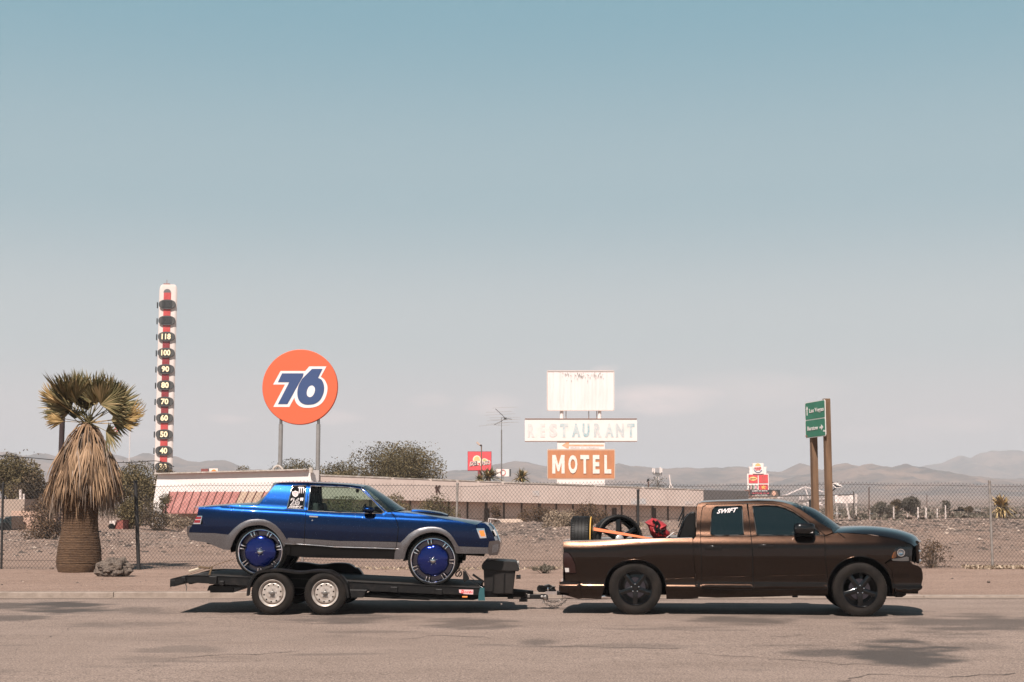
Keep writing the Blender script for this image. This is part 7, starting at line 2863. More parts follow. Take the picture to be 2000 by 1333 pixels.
 for c in wc:
  for s in (-1, 1):
   wr = subempty('wheel', root, (c.x - MW[root].translation.x, (TFY - TMID) * (1 if s < 0 else -1), Rt), (0, 0, 0 if s < 0 else math.pi))
   tyre(wr, Rt, .205, .205, M['rubber'], c=(0, .1025, 0), seg=56)
   circ = lambda r, n, cx=0, cy=0: [(cx + r * math.cos(2 * math.pi * i / n), cy + r * math.sin(2 * math.pi * i / n)) for i in range(n)]
   holes = [circ(.0135, 10, .135 * math.cos(2 * math.pi * (k + .3) / 10), .135 * math.sin(2 * math.pi * (k + .3) / 10)) for k in range(10)]
   yf = lambda r: np.interp(r, [0, .07, .075, .10, .125, .150, .170, .178], [.028, .028, .022, .030, .024, .020, .034, .055])
   V, Tt, loops = fill2(circ(.178, 64), holes, .018)
   m_ = MB()
   m_.add([(x, float(yf(math.hypot(x, z))), z) for x, z in V], Tt)
   m_.lathe([(.210, .004), (.214, -.003), (.209, -.007), (.200, -.001), (.196, .010), (.188, .014), (.180, .022), (.178, .055)], (0, 0, 0), 'y', 56)
   m_.build('rim', M['white_rim'], wr, smooth=40, local=True)
   m_ = MB()
   m_.lathe([(.0, .07), (.19, .07), (.19, .16)], (0, 0, 0), 'y', 30)
   m_.build('brake_drum', M['matt_black'], wr, local=True)
   m_ = MB()
   m_.lathe([(.0, -.020), (.020, -.018), (.024, -.008), (.036, -.004), (.040, .012), (.042, .03)], (0, 0, 0), 'y', 24)
   m_.build('hub_cap', M['dullsteel'], wr, smooth=45, local=True)
   for k in range(5):
    a = R(90 + 72 * k)
    m_ = MB()
    m_.lathe([(.0, .010), (.009, .011), (.010, .03)], (.058 * math.cos(a), 0, .058 * math.sin(a)), 'y', 6)
    m_.build('lug_nut', M['chrome'], wr, local=True)
 q = [P(x, y, TY0 + .002) for x, y in C2([(1028, 1008), (1150, 1010), (1148, 1050), (1070, 1046), (1030, 1034)])]
 m_ = MB()
 m_.prism(q, (0, -.003, 0))
 st = m_.build('rail_sticker', mat('pink sticker', (.72, .42, .42), .5), root)
 MW[st] = MW[root]
 q = [P(x, y, TY0) for x, y in C2([(1040, 1030), (1145, 1034)])]
 m_ = MB()
 m_.text('D', q[0] + Vector((.035, -.005, .008)), (1, 0, 0), (0, 0, 1), .045, .055, .002, bold=.05, shear=.2)
 for k, (xo, h5) in enumerate(((.075, .03), (.095, .018), (.115, .03), (.14, .035), (.155, .035), (.17, .035), (.19, .02))):
  m_.box(q[0] + Vector((xo, -.005, .0)), (.009, .002, h5), Matrix.Rotation(.3 * (-1) ** k, 3, 'Y'))
 m_.build('worn_lettering', mat('sticker red', (.62, .03, .04), .5), st, kind='stuff')
 m_ = MB()
 q = P(*C2([(1078, 1070)])[0], TY0)
 m_.box(q, (.085, .03, .024))
 m_.build('marker_lamp', M['lens_amber'], root, bevel=.006)
 a0 = P(*C2([(1200, 1050)])[0], TY0)
 cp = P(1084, 1160, TMID)
 zt = cp.z
 for s in (-1, 1):
  m_ = MB()
  m_.bar((a0.x, TMID + s * .75, a0.z - .02), (P(1040, 1158, TMID).x, TMID + s * .05, zt), .05, .10)
  m_.build('tongue_beam', tr, root, bevel=.004)
 pn = lambda x, y: P(900 + x / 9.09, 1090 + y / 9.09, TMID - .10)
 m_ = MB()
 m_.bar(pn(830, 685), pn(1500, 690), .08, .075)
 m_.build('tongue_bar', tr, root, bevel=.006)
 m_ = MB()
 for x0, x1, y0, y1 in ((930, 1010, 650, 720), (1010, 1060, 635, 730), (1180, 1225, 640, 700)):
  m_.box((pn((x0 + x1) / 2, (y0 + y1) / 2) + Vector((0, -.05, 0))), ((x1 - x0) / 9.09 / 121, .10, (y1 - y0) / 9.09 / 121))
 m_.tube([pn(1040, 640) + Vector((0, -.06, 0)), pn(1090, 622) + Vector((0, -.06, 0)), pn(1180, 640) + Vector((0, -.06, 0))], .012, 6)
 m_.build('coupler_clamp', M['dullsteel'], root, bevel=.004, kind='stuff')
 m_ = MB()
 m_.box(pn(1110, 740), (.14, .10, .07))
 m_.build('jack_mount', M['trailer'], root, bevel=.006)
 m_ = MB()
 m_.tube([pn(1420, 690), pn(1500, 690)], .045, 14)
 m_.lathe([(.0, .05), (.035, .045), (.05, .02), (.05, -.03), (.03, -.05)], tuple(pn(1500, 700)), 'z', 16)
 m_.build('coupler', M['dullsteel'], root, smooth=50)
 m_ = MB()
 m_.tube([pn(985, 355) + Vector((0, .3, 0)), pn(1065, 355) + Vector((0, .3, 0))], .034, 14)
 m_.build('jack_handle', M['dullsteel'], root, smooth=50)
 def chain(a, b, sag, n, r=.012):
  link_me = None
  for i in range(n):
   t = (i + .5) / n
   p = a.lerp(b, t) + Vector((0, 0, -sag * 4 * t * (1 - t)))
   t2 = (i + .6) / n
   p2 = a.lerp(b, t2) + Vector((0, 0, -sag * 4 * t2 * (1 - t2)))
   d = (p2 - p).normalized()
   side = Vector((0, 1, 0)) if i % 2 else d.cross(Vector((0, 1, 0))).normalized()
   L_ = (b - a).length / n * .85
   pts = [p + d * (L_ * .62 * math.cos(t_)) + side * (.020 * math.sin(t_)) for t_ in np.linspace(0, 2 * math.pi, 9)]
   m_ = MB()
   m_.tube(pts, r * .5, 5, cap=False)
   m_.build('chain_link', M['dullsteel'], root, smooth=60)
 chain(pn(1455, 770), pn(1880, 740), .10, 14)
 chain(pn(1470, 740) + Vector((0, .3, 0)), pn(1850, 720) + Vector((0, .3, 0)), .07, 12)
 return root


build_trailer()


def build_load():
 C1 = lambda l: [(350 + x / 4.4443, 920 + y / 4.4433) for x, y in l]
 C2 = lambda l: [(660 + x / 4.348, 920 + y / 4.3467) for x, y in l]
 pn = lambda x, y, Y=TMID - .10: P(900 + x / 9.09, 1090 + y / 9.09, Y)
 # ---- black tool box on the tongue
 Y0 = TMID - .62
 b0, b1 = pn(415, 640, Y0), pn(940, 640, Y0)
 root = thing('tool_box', 'black plastic storage tote with a peaked lid, standing on the trailer tongue', 'storage box', ((b0.x + b1.x) / 2, TMID, b0.z))
 zt = pn(500, 205, Y0).z
 zb = b0.z - .005
 dpt = .95
 m_ = MB()
 x0, x1, X0, X1 = pn(420, 640, Y0).x, pn(925, 640, Y0).x, pn(405, 205, Y0).x, pn(975, 205, Y0).x
 lo = [(x0, Y0 + .02, zb), (x1, Y0 + .02, zb), (x1, Y0 + dpt - .02, zb), (x0, Y0 + dpt - .02, zb)]
 hi = [(X0, Y0, zt), (X1, Y0, zt), (X1, Y0 + dpt, zt), (X0, Y0 + dpt, zt)]
 m_.add(lo + hi, [(0, 3, 2, 1), (4, 5, 6, 7), (0, 1, 5, 4), (1, 2, 6, 5), (2, 3, 7, 6), (3, 0, 4, 7)])
 m_.build('bin', M['plastic_box'], root, bevel=.015, smooth=40)
 for xa in (575, 770):
  m_ = MB()
  a, b = pn(xa + 10, 270, Y0), pn(xa, 635, Y0)
  m_.bar(a + Vector((0, .002, 0)), b + Vector((0, .014, 0)), .022, .020, up=(0, 1, 0))
  m_.build('rib', M['black'], root, bevel=.004)
 m_ = MB()
 prof = [pn(x, y, Y0 - .03) for x, y in ((372, 130), (372, 190), (395, 215), (700, 235), (1020, 240), (1040, 215), (1040, 190), (1015, 160), (1010, 110), (975, 70), (700, 55), (450, 48), (415, 80))]
 m_.prism(prof, (0, dpt + .06, 0))
 m_.build('lid', M['plastic_box'], root, bevel=.012, smooth=40)
 for yy in (.15, .75):
  m_ = MB()
  q = pn(1030, 120, Y0)
  m_.box((q.x - .01, Y0 + yy, q.z), (.035, .08, .06))
  m_.build('latch', M['dullsteel'], root, bevel=.006)
 m_ = MB()
 m_.box(((x0 + x1) / 2, TMID - .1, zb - .03), (x1 - x0 + .02, .9, .05))
 m_.build('base_board', M['matt_black'], root)
 # ---- breakaway / jack motor lump on the coupler, with cables
 q = pn(1520, 560)
 rt = thing('winch_unit', 'small greasy black jack motor wrapped in cable, on the trailer coupler', 'winch', (q.x, q.y, q.z - .08))
 m_ = MB()
 m_.tube([pn(1370, 560), pn(1440, 545), pn(1500, 560)], [.05, .062, .05], 12)
 m_.tube([pn(1400, 545) + Vector((0, -.08, 0)), pn(1405, 545) + Vector((0, .10, 0))], .05, 12)
 m_.build('motor_drum', M['trailer'], rt, smooth=40)
 m_ = MB()
 m_.prism([pn(x, y) for x, y in ((1480, 490), (1560, 470), (1640, 510), (1690, 570), (1705, 625), (1600, 620), (1490, 600))], (0, .12, 0))
 m_.build('housing', M['black'], rt, bevel=.015)
 rr = random.Random(4)
 for k in range(7):
  m_ = MB()
  pts = [pn(1360 + rr.random() * 320, 480 + rr.random() * 120) + Vector((0, -.05 - .05 * rr.random(), 0)) for _ in range(6)]
  m_.tube([Vector(p) for p in bezier([tuple(p) for p in pts], 5)], .007, 5)
  m_.build('cable', M['black'], rt, smooth=60)
 # ---- straps
 def strap(name, label, pts, wd, material, group=None, thick=.004):
  pts = [Vector(p) for p in pts]
  m_ = MB()
  rows = []
  for i, p in enumerate(pts):
   rows.append([p + Vector((0, -wd / 2, thick)), p + Vector((0, wd / 2, thick)), p + Vector((0, wd / 2, -thick)), p + Vector((0, -wd / 2, -thick)), p + Vector((0, -wd / 2, thick))])
  m_.grid(rows)
  rt_ = thing(name, label, 'strap', tuple(pts[0]), group=group)
  m_.build('webbing', material, rt_)
  return rt_
 Y = CAR_Y + .12
 s1 = strap('tie_strap', 'brown ratchet strap from the rear wheel of the coupe to the trailer tail', [P(*C1([c])[0], Y) for c in ((470, 768), (400, 790), (330, 812), (270, 838), (200, 862), (110, 890), (40, 915))], .06, M['strap_brown'])
 m_ = MB()
 a, b = P(*C1([(86, 874)])[0], Y), P(*C1([(180, 846)])[0], Y)
 m_.bar(a, b, .075, .035)
 m_.build('ratchet', mat('bright zinc', (.62, .52, .40), .35, .6), s1, bevel=.006)
 m_ = MB()
 m_.bar(P(*C1([(170, 835)])[0], Y), P(*C1([(262, 846)])[0], Y), .085, .028)
 m_.bar(P(*C1([(285, 830)])[0], Y - .03), P(*C1([(262, 905)])[0], Y - .03), .03, .03)
 m_.build('ratchet_handle', M['strap_brown'], s1, bevel=.005)
 s2 = strap('tie_strap', 'black ratchet strap from the front wheel of the coupe down to the trailer nose', [P(*C2([c])[0], Y) for c in ((1000, 835), (1050, 830), (1085, 850), (1130, 905), (1180, 945), (1235, 975))], .05, M['black'])
 m_ = MB()
 m_.prism([P(*C2([c])[0], Y - .04) for c in ((1062, 850), (1085, 855), (1110, 900), (1115, 920), (1075, 945), (1062, 930))], (0, .06, 0))
 m_.build('ratchet', M['trailer'], s2, bevel=.004)
 m_ = MB()
 m_.bar(P(*C2([(1145, 880)])[0], Y - .02), P(*C2([(1240, 945)])[0], Y - .02), .04, .035)
 m_.build('ratchet_handle', M['black'], s2, bevel=.004)
 m_ = MB()
 m_.tube([P(*C2([(1120, 925)])[0], Y - .08), P(*C2([(1228, 992)])[0], TY0 - .02)], .007, 6)
 m_.build('steel_rod', M['chrome'], s2, smooth=60)
 m_ = MB()
 pts = [P(*C2([c])[0], Y - .02) for c in ((1040, 840), (1010, 860), (1000, 885), (1018, 896), (1032, 870), (1045, 855), (1050, 880), (1030, 900))]
 m_.tube([Vector(p) for p in bezier([tuple(p) for p in pts], 5)], .010, 6)
 m_.build('loose_end', M['black'], s2, smooth=60)
 p0 = [P(*C2([c])[0], TY0 - .03) for c in ((1228, 992), (1222, 1040), (1222, 1102))]
 m_ = MB()
 m_.grid([[p + Vector((-.04 - .01 * i, 0, 0)), p + Vector((.03 + .012 * i, -.01, 0))] for i, p in enumerate(p0)])
 m_.grid([[p + Vector((-.04 - .01 * i, .006, 0)), p + Vector((.03 + .012 * i, -.004, 0))] for i, p in enumerate(p0)])
 ts = thing('strap_tail', 'dark teal strap end hanging down over the nose of the trailer', 'strap', tuple(p0[-1]))
 m_.build('webbing', M['strap_teal'], ts)

 # ---- in the pickup bed
 fr, w = TR, TW
 C3 = lambda l: [(1080 + x / 5, 960 + y / 5) for x, y in l]

 def local_thing(name, label, cat, loc, rot):
  Mx = MW[TR.root] @ Matrix.Translation(Vector(loc))
  t = Mx.translation
  return thing(name, label, cat, tuple(t), (rot[0], rot[1], rot[2] + TYAW))

 def spare(root_, Rr, wd, rim_r, material):
  tyre(root_, Rr, wd, rim_r, material, c=(0, wd / 2, 0))
  mb = MB()
  mb.lathe([(rim_r + .004, .012), (rim_r + .010, .0), (rim_r + .004, -.006), (rim_r - .008, .004), (rim_r - .016, .02), (rim_r - .020, .08), (rim_r - .024, wd - .02)], (0, 0, 0), 'y', 64)
  mb.lathe([(rim_r - .01, wd), (rim_r - .03, wd - .01), (rim_r - .04, .08)], (0, 0, 0), 'y', 48)
  for k in range(6):
   spoke_block(mb, R(90 + 60 * k), .06, rim_r, .10, .085, .03, .015, .05)
  mb.lathe([(.0, .02), (.06, .022), (.085, .035), (.085, .09)], (0, 0, 0), 'y', 36)
  mb.build('rim', M['gloss_black'], root_, smooth=40, local=True)
  mb = MB()
  mb.lathe([(.0, .002), (.055, .004), (.070, .016), (.072, .03)], (0, 0, 0), 'y', 30)
  cap = mb.build('hub_cap', mat('silver cap', (.55, .52, .50), .3, .5), root_, smooth=50, local=True)
  for k in range(6):
   mb = MB()
   a = R(30 + 60 * k)
   mb.lathe([(.0, .012), (.010, .014), (.011, .03)], (.095 * math.cos(a), 0, .095 * math.sin(a)), 'y', 8)
   mb.build('lug_nut', M['gloss_black'], root_, local=True)
 Rr = .405
 q = fr.tr((1211, 1053), .40)
 t1 = local_thing('spare_wheel', 'black six spoke wheel with low tyre standing in the truck bed, face to the road', 'wheel', (q[0], -.40, q[1]), (R(-6), 0, R(20)))
 spare(t1, Rr, .30, .335, M['rubber_new'])
 q = fr.tr((1114.5, 1052), .35)
 q2 = fr.tr((1150, 1052), .35)
 t2 = local_thing('spare_wheel', 'black wheel with yellow strap round its edge, standing edge on at the tailgate', 'wheel', (q2[0] + .015, -.12, q2[1] - .01), (0, 0, R(-90 + 180)))
 spare(t2, .375, abs(q2[0] - q[0]) + .01, .30, M['rubber_new'])
 m_ = MB()
 rr_ = .352
 m_.lathe([(rr_, -.012), (rr_ + .010, -.022), (rr_ + .016, -.012), (rr_ + .006, -.004)], (0, 0, 0), 'y', 60, closed=True)
 ys = local_thing('yellow_strap', 'thin yellow strap looped round the edge of the wheel at the tailgate', 'strap', (q2[0] + .015, -.12, q2[1] - .01), (0, 0, R(90)))
 m_.build('webbing', M['strap_yellow'], ys, local=True, smooth=60)
 ptz = []
 for (px, py), d in zip(C3([(398, 368), (600, 402), (800, 436), (920, 456), (1000, 466)]), (.55, .57, .62, .68, .72)):
  a = fr.tr((px, py), d)
  ptz.append(fr.M @ Vector((a[0], -d, a[1])))
 os_ = thing('orange_strap', 'orange strap stretched across the wheel in the truck bed', 'strap', tuple(ptz[0]))
 m_ = MB()
 m_.grid([[p + Vector((0, 0, .026 - i * .004)), p + Vector((0, -.004, -.026 + i * .004))] for i, p in enumerate(ptz)])
 m_.grid([[p + Vector((0, .006, .026 - i * .004)), p + Vector((0, .002, -.026 + i * .004))] for i, p in enumerate(ptz)])
 m_.build('webbing', M['strap_orange'], os_)
 outl = C3([(905, 300), (960, 262), (1000, 268), (1070, 300), (1112, 330), (1112, 365), (1138, 400), (1140, 440), (1130, 480), (1010, 490), (960, 420), (925, 350)])
 d = .42
 loc2 = [fr.tr(p, d) for p in outl]
 cx, cz = np.mean([a for a, b in loc2]), np.mean([b for a, b in loc2])
 bag = local_thing('duffel_bag', 'crumpled red nylon bag with black straps between wheel and cab', 'bag', (cx, -d, cz - .2), (0, 0, 0))
 m_ = MB()
 ring = resample(loc2, .05)
 rows = []
 rr = random.Random(3)
 for k in np.linspace(0, 1, 11):
  a = math.pi * k
  s_ = max(.03, math.sin(a)) ** .5
  rows.append([(cx + (x - cx) * s_ * (1 + .09 * math.sin(7 * i + 5 * k) + .05 * rr.uniform(-1, 1)), -d + .30 * -math.cos(a) * (1 + .10 * rr.uniform(-1, 1)), cz + (z - cz) * s_ * (1 + .06 * rr.uniform(-1, 1))) for i, (x, z) in enumerate(ring)])
 rows = [r_ + [r_[0]] for r_ in rows]
 m_.grid([[fr.M @ Vector(p) for p in r_] for r_ in rows])
 m_.build('bag_body', M['bag_red'], bag, smooth=32)
 for pts in (((975, 285), (1005, 320), (1000, 370), (1045, 385)), ((1010, 290), (1040, 330), (1030, 365), (1075, 420)), ((1000, 400), (1050, 390), (1100, 380))):
  m_ = MB()
  pp = []
  for px, py in bezier(C3(pts), 5):
   a = fr.tr((px, py), d + .30)
   pp.append(fr.M @ Vector((a[0], -d - .30, a[1])))
  m_.tube(pp, .020, 6)
  m_.build('bag_strap', M['black'], bag, smooth=60)
 m_ = MB()
 pp = []
 for px, py in C3([(1090, 470), (1115, 450), (1150, 425), (1180, 400)]):
  a = fr.tr((px, py), .7)
  pp.append(fr.M @ Vector((a[0], -.7, a[1])))
 m_.tube(pp, .006, 6)
 m_.build('cord', M['white'], bag)
 outl = C3([(1225, 462), (1232, 425), (1262, 330), (1290, 260), (1330, 215), (1365, 200), (1392, 205), (1395, 440), (1372, 462)])
 loc2 = [fr.tr(p, .55) for p in outl]
 cv = local_thing('bed_cover', 'folded black vinyl bed cover leaning against the cab back', 'cover', (loc2[-1][0], -.0, loc2[0][1] - .1), (0, 0, 0))
 for k, (dy, sc_) in enumerate(((.55, 1.0), (.35, .9))):
  m_ = MB()
  m_.prism([fr.M @ Vector((x - .03 * k, -.62 + .62 * k, z - .02 * k)) for x, z in loc2], MW[TR.root].to_3x3() @ Vector((0, .60, 0)))
  m_.build('cover_fold', M['black'] if k == 0 else M['matt_black'], cv, bevel=.02, smooth=40)
 for k in range(3):
  m_ = MB()
  a = [fr.M @ Vector((loc2[1][0] - .012 + .13 * t, -.66, loc2[1][1] + .02 + (.10 * k) + .30 * t)) for t in (0, .35, .7)]
  m_.tube(a, .010, 6)
  m_.build('buckle_strap', M['gloss_black'], cv)


build_load()
# ================================================================== PLANTS
def leaf_mat(name, a, b, c):
 m = bpy.data.materials.new(name)
 m.use_nodes = True
 nt = m.node_tree
 N, L = nt.nodes, nt.links
 p = N['Principled BSDF']
 p.inputs['Roughness'].default_value = .75
 p.inputs['Specular IOR Level'].default_value = .2
 at = N.new('ShaderNodeAttribute')
 at.attribute_name = 'tone'
 r = N.new('ShaderNodeValToRGB')
 e = r.color_ramp.elements
 e[0].color, e[1].color = (*a, 1), (*c, 1)
 k = e.new(.5)
 k.color = (*b, 1)
 L.new(at.outputs['Fac'], r.inputs[0])
 L.new(r.outputs[0], p.inputs['Base Color'])
 return m


LM = {'olive': leaf_mat('olive foliage', (.050, .040, .020), (.108, .085, .042), (.21, .155, .080)),
  'dark': leaf_mat('dark desert foliage', (.036, .028, .018), (.080, .058, .036), (.17, .115, .068)),
  'brown': leaf_mat('rusty dry foliage', (.040, .026, .018), (.10, .062, .038), (.24, .15, .085)),
  'straw': leaf_mat('straw dry brush', (.13, .095, .065), (.28, .21, .15), (.46, .36, .27)),
  'deadgrey': leaf_mat('dead grey brush', (.09, .07, .053), (.18, .142, .11), (.32, .25, .195)),
  'grey': leaf_mat('grey scrub', (.06, .052, .040), (.115, .098, .075), (.19, .16, .125))}
TWIG = mat('twig bark', (.09, .065, .048), .9, col2=(.16, .12, .09), nscale=20)


def cloud_mesh(name, pts, size, tone, material, seed, parent, long=1.0, kind=None):
 """many small leaf-sized quads at pts (n x 3), world space"""
 r = np.random.default_rng(seed)
 n = len(pts)
 a = r.normal(size=(n, 3))
 a /= np.linalg.norm(a, axis=1)[:, None]
 b = np.cross(a, r.normal(size=(n, 3)))
 b /= np.linalg.norm(b, axis=1)[:, None]
 s = size * r.uniform(.55, 1.5, n)[:, None]
 v = np.stack([pts - a * s * .5 * long, pts + b * s * .28 - a * s * .05, pts + a * s * .5 * long, pts - b * s * .28 + a * s * .05], 1).reshape(-1, 3)
 Mi = np.array(MW[parent].inverted())
 v = v @ Mi[:3, :3].T + Mi[:3, 3]
 me = bpy.data.meshes.new(name)
 me.vertices.add(4 * n)
 me.vertices.foreach_set('co', v.ravel())
 me.loops.add(4 * n)
 me.loops.foreach_set('vertex_index', np.arange(4 * n))
 me.polygons.add(n)
 me.polygons.foreach_set('loop_start', np.arange(n) * 4)
 me.polygons.foreach_set('loop_total', np.full(n, 4))
 me.update(calc_edges=True)
 t = me.attributes.new('tone', 'FLOAT', 'POINT')
 t.data.foreach_set('value', np.repeat(np.clip(tone + r.normal(0, .16, n), 0, 1), 4).astype(np.float32))
 me.materials.append(material)
 o = link(name, me)
 o.parent = parent
 if kind:
  o['kind'] = kind
 return o


def bush(name, label, cat, px, base, w, top, Y, kind, n=2600, leaf=.09, trunk=False, seed=None, group=None, lobes=9, long=1.2, stems=14, flat=1.0):
 n, leaf = int(n * 1.7), leaf * .74
 """shrub or tree: photo px of the centre, base row, width and top row at distance Y"""
 seed = seed or int(px * 7 + top)
 r = np.random.default_rng(seed)
 k = Y / F
 c = P(px, base, Y)
 top_z = P(px, top, Y).z
 W_ = w * k
 H_ = top_z - c.z
 root = thing(name, label, cat, tuple(c), group=group)
 L_ = []
 for i in range(lobes):
  a = r.uniform(0, 2 * math.pi)
  q = r.uniform(.05, .72) ** .7
  x, y = math.cos(a) * q * W_ / 2, math.sin(a) * q * W_ / 2 * flat
  hmax = 1 - .55 * (q ** 2)
  z = H_ * r.uniform(.30 if not trunk else .45, .80) * hmax
  rad = r.uniform(.16, .30) * min(W_, H_ * 1.6)
  L_.append((x, y, z, rad, r.uniform(.25, .7)))
 L_.append((0, 0, H_ * .72, H_ * .27, .5))
 wts = np.array([l[3] ** 2 for l in L_])
 idx = r.choice(len(L_), n, p=wts / wts.sum())
 LL = np.array(L_)[idx]
 d = r.normal(size=(n, 3))
 d /= np.linalg.norm(d, axis=1)[:, None]
 rr = r.uniform(.35, 1.12, n) ** .6
 p = LL[:, :3] + d * (LL[:, 3] * rr)[:, None] * np.array([1.0, 1.0, .85])
 m = r.random(n) < .025
 p[m] += d[m] * (LL[m, 3] * .5)[:, None]
 p[:, 2] = np.clip(p[:, 2], .03 + .05 * r.random(n), H_ * 1.02)
 lim = W_ / 2 * 1.04
 p[:, 0] = np.clip(p[:, 0], -lim, lim)
 tone = LL[:, 4]
 cloud_mesh('crown' if trunk else 'foliage', p + np.array(c[:]), leaf, tone, LM[kind], seed, root, long)
 m_ = MB()
 for i in range(stems):
  l = L_[i % len(L_)]
  e = Vector((l[0], l[1], l[2])) + Vector(r.normal(0, .1, 3).tolist()) * W_ * .3
  s0 = Vector((r.normal(0, .03) * W_, r.normal(0, .03) * W_, -.1))
  mid = s0.lerp(e, .5) + Vector((r.normal(0, .05) * W_, 0, H_ * .08))
  r0 = (.05 if trunk else .022) * max(.5, min(2.5, H_ / 1.6))
  m_.tube([c + s0, c + mid, c + e], [r0, r0 * .6, r0 * .2], 5, cap=False)
 m_.build('trunk' if trunk else 'stems', TWIG, root)
 return root


def build_bushes():
 B = bush
 B('desert_tree', 'dark olive tree cropped by the left edge, behind the beige building', 'tree', 18, 1000, 120, 880, 96, 'olive', 7500, .17, True, lobes=12)
 B('desert_tree', 'rusty brown tree between the left building and the palm skirt', 'tree', 62, 1000, 66, 918, 92, 'dark', 2600, .18, True)
 B('creosote_bush', 'open brown creosote bush with pale flowers left of the palm trunk', 'bush', 82, 1068, 96, 968, 56, 'brown', 2300, .085, lobes=12, stems=22, long=1.5)
 B('desert_bush', 'reddish brown bush behind the left edge of the palm skirt', 'bush', 98, 1010, 70, 948, 70, 'brown', 1700, .11)
 B('desert_tree', 'broad olive tree behind the palm, left of the thermometer', 'tree', 252, 1010, 130, 903, 92, 'olive', 8500, .145, True, lobes=14)
 B('desert_bush', 'dark bush at the foot of the thermometer beside the white wing', 'bush', 319, 960, 42, 905, 105, 'dark', 1500, .13)
 B('desert_bush', 'dark green bush just right of the palm behind the fence', 'bush', 256, 1040, 74, 968, 74, 'olive', 2600, .11, lobes=10)
 B('desert_bush', 'low brown bush in front of the red awning', 'bush', 306, 1040, 74, 978, 71, 'dark', 2400, .10, lobes=10)
 B('dry_brush', 'pale straw brush below the cream wall left of the coupe', 'bush', 352, 1037, 46, 1006, 69, 'straw', 900, .09)
 B('desert_bush', 'small green sprig bush rising beside the left end of the awning', 'bush', 322, 1008, 24, 962, 73, 'olive', 700, .09)
 B('desert_tree', 'broad round dark mesquite crown behind the roof, right of the 76 sign', 'tree', 778, 990, 176, 866, 124, 'olive', 15000, .19, True, lobes=20, seed=91, stems=24)
 B('desert_tree', 'olive tree top between the poles of the 76 sign', 'tree', 590, 990, 130, 899, 132, 'olive', 9000, .18, True, lobes=14, seed=12)
 B('desert_tree', 'olive tree top just right of the right pole of the 76 sign', 'tree', 672, 990, 110, 896, 128, 'olive', 8000, .18, True, lobes=13, seed=55)
 B('desert_bush', 'small sparse bush top over the middle of the white wing', 'bush', 474, 960, 52, 906, 126, 'olive', 900, .18)
 B('desert_bush', 'long olive hedge bush behind the windscreen of the coupe', 'bush', 770, 1040, 90, 962, 66, 'olive', 3600, .09, lobes=13)
 B('desert_bush', 'olive bush over the hood of the coupe, left of the pale fence post', 'bush', 848, 1040, 96, 966, 67, 'olive', 3800, .09, lobes=13, seed=5)
 B('desert_bush', 'bushes seen through the window of the coupe', 'bush', 668, 1040, 120, 972, 66, 'olive', 3400, .10, lobes=12)
 B('desert_bush', 'brown twiggy bush against the wall right of the cream block', 'bush', 1050, 1026, 84, 984, 69, 'brown', 1900, .09, lobes=10, stems=22)
 B('vine', 'dried vine hanging down a post of the motel wall', 'bush', 968, 1024, 22, 982, 72, 'brown', 520, .09)
 B('dry_brush', 'large heap of pale straw tumbleweed behind the truck tailgate', 'bush', 1098, 1052, 74, 996, 60, 'straw', 3400, .075, lobes=13, long=1.6)
 B('desert_bush', 'yellow brown bush above the wheels in the truck bed', 'bush', 1146, 1048, 96, 976, 63, 'brown', 4200, .085, lobes=14, seed=31)
 B('dry_brush', 'straw brush behind the big wheel in the truck bed', 'bush', 1246, 1050, 90, 1020, 61, 'straw', 1400, .08)
 B('desert_bush', 'sparse grey twig tree behind the roof beside the cell tower', 'bush', 1288, 990, 56, 924, 140, 'grey', 420, .16)
 B('dry_brush', 'dry grey twig bush in front of the truck bumper along the fence', 'bush', 1822, 1113, 74, 1048, 37.3, 'brown', 520, .05, lobes=9, stems=36, long=2.2)
 B('desert_bush', 'round grey brown bush in the right field, tallest of its row', 'bush', 1781, 1003, 46, 967, 150, 'grey', 1700, .20, group='bushes in the right field')
 B('desert_bush', 'low spreading bush in the right field, leftmost of its row', 'bush', 1722, 1003, 50, 979, 150, 'grey', 1300, .20, group='bushes in the right field')
 B('desert_bush', 'grey brown bush in the right field, middle of its row', 'bush', 1753, 1003, 34, 974, 155, 'dark', 1100, .20, group='bushes in the right field')
 B('desert_bush', 'small upright bush above the tallest white post', 'bush', 1847, 1003, 20, 976, 160, 'grey', 500, .20, group='bushes in the right field')
 B('desert_bush', 'flat dark bush left of the dry yucca', 'bush', 1890, 1001, 60, 990, 150, 'dark', 700, .18, group='bushes in the right field')
 B('dry_brush', 'flat heap of straw and litter under the dry yucca', 'bush', 1965, 1027, 80, 1012, 82, 'straw', 700, .10)
 B('dead_brush', 'broken dark branch lying on the dirt left of the truck tail', 'branch', 1062, 1116, 46, 1102, 35, 'grey', 130, .06, stems=22, long=3)
 c = G(217, 1126, .1)
 m_ = MB()
 rows = []
 for i in range(25):
  a = -.5 * math.pi + math.pi * i / 24
  row = []
  for j in range(41):
   t = 2 * math.pi * j / 40
   d = Vector((math.cos(a) * math.cos(t), math.cos(a) * math.sin(t), math.sin(a)))
   q = 1 + .34 * (mnoise.noise(d * 2.2) + .5 * mnoise.noise(d * 5.5 + Vector((3, 1, 2))) + .42 * mnoise.noise(d * 12)) - .12 * max(0, d.x) * max(0, d.z)
   row.append((c.x + d.x * .40 * q, c.y + .18 + d.y * .30 * q, c.z + .15 + d.z * .27 * (q if abs(d.z) < .93 else min(q, 1.02))))
  rows.append(row)
 m_.grid(rows)
 tag(m_.build('boulder', mat('porous grey rock', (.20, .155, .125), .95, col2=(.075, .058, .048), nscale=16, bump=1.0, bscale=34, bdist=.05), None, smooth=35), 'rough porous grey boulder resting right beside the palm trunk', 'rock')
 r = np.random.default_rng(5)
